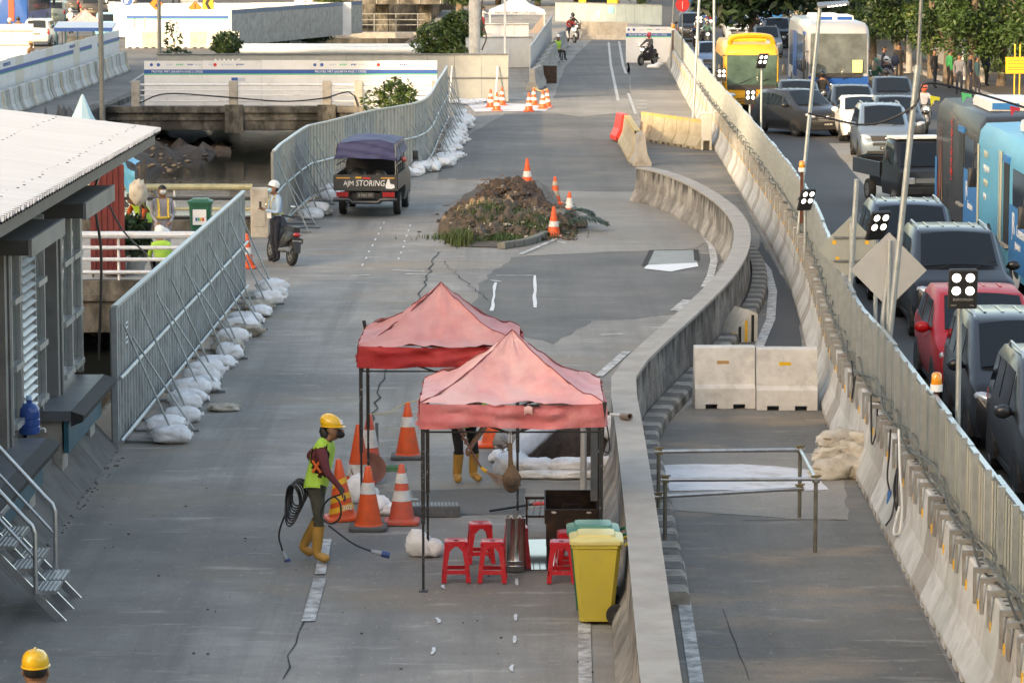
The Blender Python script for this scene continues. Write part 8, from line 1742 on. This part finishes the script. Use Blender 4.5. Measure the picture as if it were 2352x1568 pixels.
# --- yellow helmet at the bottom left
t, A, h = person('man seen from behind in a yellow helmet at the lower left', (-3.6, 24.15, 0), PI, pose(), dict(top=C_BLACK, leg=C_NAVY), False, 1.0, None, None, 'helmet', True, None, hatm=HY)
# --- people on the footbridge
p = g(375, 612); t, A, h = person('man in white face mask, grey shirt and orange vest straps holding a white helmet', (p.x, p.y, .0), R(14), pose(wrL=(-.14, -.2, .96), paL=(-.06, -.24, .9), wrR=(.14, -.2, .96), paR=(.06, -.24, .9), jaw=(0, -.07, 1.55)), dict(top=C_GREY, leg=C_GREY), False, 1.0, None, None, None, True, C_WHITEC)
mb = MB(); 
for s_ in (-1, 1): mb.tube([(s_ * .1, .1, 1.42), (s_ * .11, -.06, 1.46), (s_ * .1, -.155, 1.3), (s_ * .1, -.15, 1.06)], .025, 6, flat=.5)
mb.tube([(.15 * math.cos(a), .145 * math.sin(a), 1.06) for a in [i * PI / 8 for i in range(17)]], .03, 6); mb.build('reflective_harness', mat('orange yellow webbing', '#cc8822'), t, 40)
mb = MB(); mb.lathe([(.13, 0), (.12, .06), (.08, .12), (0, .14)], 20, M=RX(.9)); mb.lathe([(.15, -.004), (.13, .008)], 20, M=RX(.9), cap=False); tag(mb.build('helmet', HW, None, 50, (p.x + .05, p.y - .32, .74)), 'white helmet held in front of the masked man', 'helmet')
SQ = pose(pelvis=(0, .1, .35), waist=(0, .05, .47), chest=(0, -.06, .68), neckb=(0, -.12, .81), neck=(0, -.15, .86), jaw=(0, -.22, .89), head=(0, -.19, .97), crown=(0, -.18, 1.03), shL=(-.17, -.08, .75), elL=(-.22, -.22, .5), wrL=(-.1, -.35, .4), paL=(-.06, -.4, .36), shR=(.17, -.08, .75), elR=(.22, -.22, .5), wrR=(.1, -.35, .4), paR=(.06, -.4, .36), hiL=(-.09, .1, .33), knL=(-.16, -.28, .45), anL=(-.13, .0, .08), toL=(-.14, -.14, .04), hiR=(.09, .1, .33), knR=(.16, -.28, .45), anR=(.13, 0, .08), toR=(.14, -.14, .04))
p = g(368, 640); person('person in lime shirt crouching on the footbridge with a white helmet', (p.x + .1, p.y - .5, 0), R(200), SQ, dict(top=C_LIME, leg=C_NAVY), False, 1.0, None, None, 'helmet', True, None, hatm=HW)
p = g(335, 600); person('worker in orange sleeves bending behind the potted plants', (p.x, p.y, 0), R(-40), pose(chest=(0, -.16, 1.2), neckb=(0, -.28, 1.3), neck=(0, -.33, 1.31), jaw=(0, -.4, 1.3), head=(0, -.41, 1.38), crown=(0, -.42, 1.45), shL=(-.17, -.2, 1.24), shR=(.17, -.2, 1.24), elL=(-.24, -.3, 1.0), elR=(.24, -.3, 1.0), wrL=(-.12, -.42, .82), wrR=(.12, -.42, .82), paL=(-.1, -.45, .76), paR=(.1, -.45, .76)), dict(top=mat('orange work cloth', (.5, .1, .02), .8, n=.15, bump=.4), leg=C_NAVY), False, 1.0, C_LIME, None, None, True, None)
for i, (x, y, lab) in enumerate(((262, 632, 'leafy potted shrub on the footbridge beside the red sheet'), (305, 628, 'second leafy potted shrub near the crouching workers'))):
    q = g(x, y); plant(lab, (q.x, q.y, 0), [((0, 0, .85), (.38, .3, .4), 420), ((.1, 0, .6), (.35, .3, .3), 200)], M_LEAFD, M_LEAF, .085, 'potted_shrub', 'plant', [([(0, 0, .2), (0, 0, .8)], .02)], 50 + i)
    mb = MB(); mb.lathe([(.2, 0), (.24, .06), (.25, .1), (.26, .14), (.27, .2), (.28, .27), (.29, .32), (.26, .32), (.25, .28)], 18); tag(mb.build('plant_pot', mat('ribbed grey pot', (.3, .3, .29), .7, n=.15), None, 40, (q.x, q.y, 0)), 'ribbed grey pot under the ' + ('shrub by the red sheet' if i == 0 else 'second shrub'), 'pot')

# ------------------------------------------------------------------ scooters and riders
def scooter(label, loc, rz, m, group=None, lit=False):
    t = thing('scooter', label, 'scooter', loc, rz, group)
    mb = MB(); mb.loft([[(-a, y, z0), (a, y, z0), (a * 1.05, y, (z0 + z1) / 2), (a * .7, y, z1), (-a * .7, y, z1), (-a * 1.05, y, (z0 + z1) / 2)] for y, a, z0, z1 in ((-.1, .1, .26, .34), (.05, .13, .28, .62), (.3, .15, .36, .74), (.6, .13, .5, .76), (.82, .06, .62, .74))]); mb.build('body', m, t, 40)
    mb = MB(); mb.loft([[(-a, y, z), (a, y, z), (a, y + .06, z), (-a, y + .06, z)] for a, y, z in ((.16, -.28, .28), (.19, -.33, .55), (.17, -.42, .85), (.1, -.46, .98))]); mb.build('leg_shield', m, t, 40)
    mb = MB(); mb.box((-.13, -.3, .24), (.13, .1, .3)); mb.build('footboard', M_TRIM, t)
    mb = MB(); mb.loft([[(-a, y, .74), (a, y, .74), (a * .85, y, z), (-a * .85, y, z)] for y, a, z in ((.08, .11, .78), (.3, .13, .82), (.62, .12, .85), (.78, .08, .84))]); mb.build('seat', M_BLACK, t, 40)
    mb = MB(); mb.tube([(-.32, -.34, .98), (-.15, -.44, 1.0), (.15, -.44, 1.0), (.32, -.34, .98)], .017, 8); mb.build('handlebar', M_BLACK, t, 40)
    mb = MB(); mb.tube([(0, -.44, .95), (0, -.62, .3)], .03, 8); mb.build('fork', M_STEELD, t, 40)
    for s_ in (-1, 1): mb = MB(); mb.tube([(s_ * .2, -.42, 1.0), (s_ * .27, -.42, 1.16)], .007, 5); mb.ball((s_ * .29, -.43, 1.2), (.06, .02, .045), 10, 6); mb.build('mirror', M_PALE if False else M_CHROME, t, 40)
    mb = MB(); mb.ball((0, -.5, .84), (.1, .06, .07), 12, 6); mb.build('headlight', M_LAMP if lit else M_HEAD, t, 50)
    mb = MB(); mb.ball((0, .84, .68), (.09, .04, .05), 10, 6); mb.build('tail_light', M_TAIL, t, 50)
    mb = MB(); mb.loft([[(-.09, .84, .62), (.09, .84, .62), (.09, .86, .62), (-.09, .86, .62)], [(-.06, .98, .3), (.06, .98, .3), (.06, 1.0, .3), (-.06, 1.0, .3)]]); mb.build('rear_mudguard', M_TRIM, t)
    mb = MB(); mb.box((-.13, .875, .5), (.13, .89, .6)); pl = mb.build('number_plate', M_BLACK, t); lettering('B 6112 VNC', .05, M_PURE, pl, face_m((0, .893, .53), (0, 1, 0)), squeeze=.8)
    mb = MB(); mb.tube([(.15, .25, .3), (.17, .85, .36)], [.04, .055], 10); mb.build('exhaust', M_STEELD, t, 40)
    wheels(t, [(0, -.64), (0, .66)], .27, .1)
    mb = MB(); mb.tube([(0, -.64 + .3 * math.cos(a), .27 + .3 * math.sin(a)) for a in [.5 + i * .3 for i in range(8)]], .06, 5, flat=.3); mb.build('front_mudguard', m, t, 40)
    return t
p = g(645, 606); s0 = scooter('black scooter with a dark red tail parked by the fence, seen from behind', (p.x, p.y + .1, .012), PI + .4, paint('scooter black', (.02, .018, .02))); s0.rotation_euler = (0, -.12, PI + .4)
RIDE = pose(pelvis=(0, .32, .9), waist=(0, .28, 1.03), chest=(0, .22, 1.24), neckb=(0, .19, 1.39), neck=(0, .17, 1.45), jaw=(0, .13, 1.5), head=(0, .15, 1.58), crown=(0, .16, 1.65), shL=(-.18, .2, 1.33), elL=(-.28, .0, 1.12), wrL=(-.28, -.24, 1.02), paL=(-.28, -.32, .99), shR=(.18, .2, 1.33), elR=(.28, .0, 1.12), wrR=(.28, -.24, 1.02), paR=(.28, -.32, .99), hiL=(-.1, .3, .88), knL=(-.2, -.12, .72), anL=(-.15, -.12, .36), toL=(-.16, -.26, .3), hiR=(.1, .3, .88), knR=(.2, -.12, .72), anR=(.15, -.12, .36), toR=(.16, -.26, .3))
SCO = {}; RID = {}
def rider(lab, x, y, rz, body, top, hm, lit=True, hat='full', X=None, Y=None, grp='riders in the traffic'):
    q = g(x, y) if X is None else Vector((X, Y, 0)); q = Vector((q.x, q.y + .7, .01)); k = body.name
    if k not in SCO: SCO[k] = scooter(lab[1], q, rz, body, grp, lit)
    else: dup(SCO[k], q, rz, lab[1], grp)
    person(lab[0], q, rz, RIDE, dict(top=top, leg=C_NAVY), False, 1.0, None, None, hat, False, None, grp, hatm=hm)
HP = paint('helmet pink', (.5, .06, .09), 0); HB = paint('helmet black', (.015, .015, .017), 0); HWF = paint('helmet full white', (.6, .6, .62), 0); HR = paint('helmet orange red', (.55, .1, .05), 0); HG = paint('helmet green', (.03, .16, .1), 0)
S_W = paint('scooter white', (.55, .55, .55), 0); S_B = paint('scooter dark', (.02, .021, .025)); S_G = paint('scooter grey', (.12, .13, .14))
rider(('rider in a pink helmet and grey jacket waiting by the white hoarding', 'dark scooter of the rider in the pink helmet'), 1488, 152, R(-35), S_B, cloth('dark grey', (.07, .07, .08)), HP, grp='rider by the white hoarding')
rider(('rider in black helmet squeezed beside the turned crossover', 'dark scooter behind the turned crossover'), 1893, 268, 0, S_B, C_BLACK, HB)
rider(('rider in mint jacket with white and blue helmet far up the road', 'grey scooter with bright headlight far up the road'), 1626, 112, 0, S_G, cloth('mint', (.2, .36, .32)), HWF)
rider(('rider in red jacket and dark helmet among the far bikes', 'grey scooter among the far bikes'), 1633, 78, 0, S_G, C_REDC, HB)
rider(('rider in black with white helmet in the far bike group', 'dark scooter in the far bike group'), 1655, 66, 0, S_B, C_BLACK, HWF)
rider(('rider in dark clothes right of the far bike group', 'dark scooter right of the far bike group'), 1690, 52, 0, S_B, C_DGREEN, HG)
rider(('rider in pale jacket on the right side of the far road', 'white scooter on the right side of the far road'), 1708, 60, 0, S_W, C_WHITEC, HWF)
rider(('rider in beige jacket alone near the far kerb', 'white scooter alone near the far kerb'), 1738, 68, 0, S_W, cloth('beige', (.45, .36, .26)), HWF)
rider(('rider with orange red helmet in pale jacket beside the charcoal bus', 'grey scooter beside the charcoal bus with two lit lamps'), 2128, 308, 0, S_G, cloth('pale lilac', (.36, .35, .42)), HR)
rider(('rider in black helmet in front of the black car windscreen', 'grey scooter before the black car'), 2040, 262, 0, S_G, C_BLACK, HB)
rider(('rider in dark green jacket beside the blue bus', 'dark scooter beside the blue bus'), 2015, 230, 0, S_B, C_DGREEN, HG)
rider(('rider in white helmet near the trees', 'grey scooter near the trees'), 2040, 225, 0, S_G, C_NAVY, HWF)
rider(('rider in dark jacket in front of the silver car behind the yellow bus', 'dark scooter behind the yellow bus'), 1742, 96, 0, S_B, C_NAVY, HB)
for i, (x, y) in enumerate(((1600, 120), (1672, 88), (1712, 46), (1668, 36), (1728, 104))): rider(('rider in dark jacket, the %s of the loose far bikes' % ordi(i + 1), 'dark scooter, the %s of the loose far bikes' % ordi(i + 1)), x, y, 0, S_B, (C_BLACK, C_NAVY, C_DGREEN)[i % 3], (HWF, HB)[i % 2])
rider(('rider in red vest waiting at the far works entrance', 'white scooter at the far works entrance'), 1312, 100, R(20), S_W, C_REDC, HWF, hat='full', grp='bikes at the far works entrance')
rider(('rider in dark jacket behind the red vested one', 'dark scooter at the far works entrance'), 1318, 92, R(20), S_B, C_BLACK, HB, grp='bikes at the far works entrance')
rider(('rider with white helmet on the far left road', 'dark scooter on the far left road'), 20, 108, PI, S_B, C_BLACK, HWF, grp='bikes on the left road')
rider(('rider in brown jacket on the far left road', 'grey scooter on the far left road'), 40, 104, PI, S_G, cloth('brown', (.12, .07, .05)), HB, grp='bikes on the left road')
rider(('rider with pale shirt beside the grey green car', 'white scooter beside the grey green car'), 160, 78, PI, S_W, C_WHITEC, HWF, grp='bikes on the left road')
# seated guard and chair, pedestrians
SIT = pose(pelvis=(0, .1, .5), waist=(0, .1, .64), chest=(0, .06, .86), neckb=(0, .03, 1.0), neck=(0, .01, 1.06), jaw=(0, -.03, 1.12), head=(0, -.01, 1.2), crown=(0, 0, 1.26), shL=(-.18, .06, .95), elL=(-.25, -.02, .7), wrL=(-.16, -.2, .58), paL=(-.12, -.27, .56), shR=(.18, .06, .95), elR=(.25, -.02, .7), wrR=(.16, -.2, .58), paR=(.12, -.27, .56), hiL=(-.1, .08, .49), knL=(-.14, -.34, .5), anL=(-.14, -.3, .09), toL=(-.15, -.45, .045), hiR=(.1, .08, .49), knR=(.16, -.34, .5), anR=(.17, -.36, .09), toR=(.18, -.5, .045))
p = g(1282, 140); person('guard in white helmet and lime vest sitting on a chair by the fence', (p.x, p.y + .2, .01), R(40), SIT, dict(top=C_GREY, leg=C_BLACK), False, 1.05, C_LIME, None, 'helmet', True, None, hatm=HW)
t = thing('chair', 'dark chair under the seated guard', 'chair', (p.x, p.y + .2, .01), R(40)); mb = MB(); mb.box((-.22, -.15, .4), (.22, .28, .43)); mb.build('seat', M_BLACK, t); mb = MB(); mb.box((-.22, .26, .43), (.22, .3, .85)); mb.build('backrest', M_BLACK, t)
for x in (-.2, .2):
    for y in (-.13, .26): mb = MB(); mb.box((x - .015, y - .015, 0), (x + .015, y + .015, .4)); mb.build('leg', M_BLACK, t)
p = g(81, 140); person('man in a straw hat behind the left hoarding', (-23.2, 158, 0), R(60), pose(), dict(top=cloth('tan', (.4, .22, .1)), leg=C_NAVY), False, 1.0, None, None, 'straw')
p = g(1102, 48); person('worker in white shirt and red trousers on the platform by the tent', (-1.7, 195, 1.0), R(90), pose(elL=(-.2, -.2, 1.3), wrL=(-.15, -.45, 1.32), paL=(-.15, -.52, 1.32)), dict(top=C_WHITEC, leg=C_REDC), False, .9)
mb = MB(); mb.box((-2.6, 194.5, .0), (-1.2, 195.6, .99)); tag(mb.build('work_platform', M_ZPALE), 'pale box platform under the worker in white', 'platform')
for x, y, rz, sc_, top, leg, lab in ((2050, 212, .4, 1.0, C_NAVY, C_BLACK, 'pedestrian with a dark blue backpack left of the steel pole'), (2118, 216, 0, 1.0, C_BLACK, C_BLACK, 'pedestrian in black right of the steel pole'), (2152, 214, -.3, 1.0, C_BLACK, C_NAVY, 'tall pedestrian in black jacket with a blue badge'), (2195, 222, -.5, 1.0, cloth('dull grey', (.16, .16, .18)), C_NAVY, 'person with blue scarf facing the green vested one'), (2213, 224, 2.5, 1.0, mat('vivid green cloth', (.02, .22, .07), .8), C_BLACK, 'person in a vivid green vest under the lit tree trunk'), (2238, 224, .2, .95, cloth('teal', (.02, .06, .07)), C_NAVY, 'person in dull teal beside the green gate post'), (2262, 230, 0, .95, C_NAVY, C_NAVY, 'person in navy above the bus roof'), (2290, 214, 0, 1.0, cloth('royal blue', (.015, .025, .1)), C_BLACK, 'person in royal blue beside the leaf clusters'), (1990, 138, 0, 1.0, C_NAVY, C_BLACK, 'person in navy on the verge behind the blue bus')):
    p = g(x, y); person(lab, (p.x, p.y + rnd(-2, 9), .13), rz + rnd(-1.5, 1.5), pose(knL=(-.1, -.12, .5), toL=(-.11, -.24, .045), anL=(-.1, -.1, .09)), dict(top=top, leg=leg), False, sc_, group='pedestrians under the trees')
p = g(2051, 212); mb = MB(); mb.ball((0, 0, 0), (.18, .12, .25), 14, 10); tag(mb.build('backpack', cloth('backpack navy', (.03, .035, .07)), None, 60, (p.x + .05, p.y - .2, 1.4)), 'dark blue backpack on the left pedestrian', 'backpack')
q = g(1500, 158); 
for i, (x, y, s_) in enumerate(((1500, 157, 1.1), (1513, 152, 1))): q = g(x, y); sandbag((q.x, q.y, 0), i, 'white sandbag at the foot of the square white hoarding, the %s one' % ('front' if i == 0 else 'rear'), None, (s_,) * 3)
cn(1538, 145, 'small red cone at the end of the fence beside the white hoarding', h=.8)
finish_people()
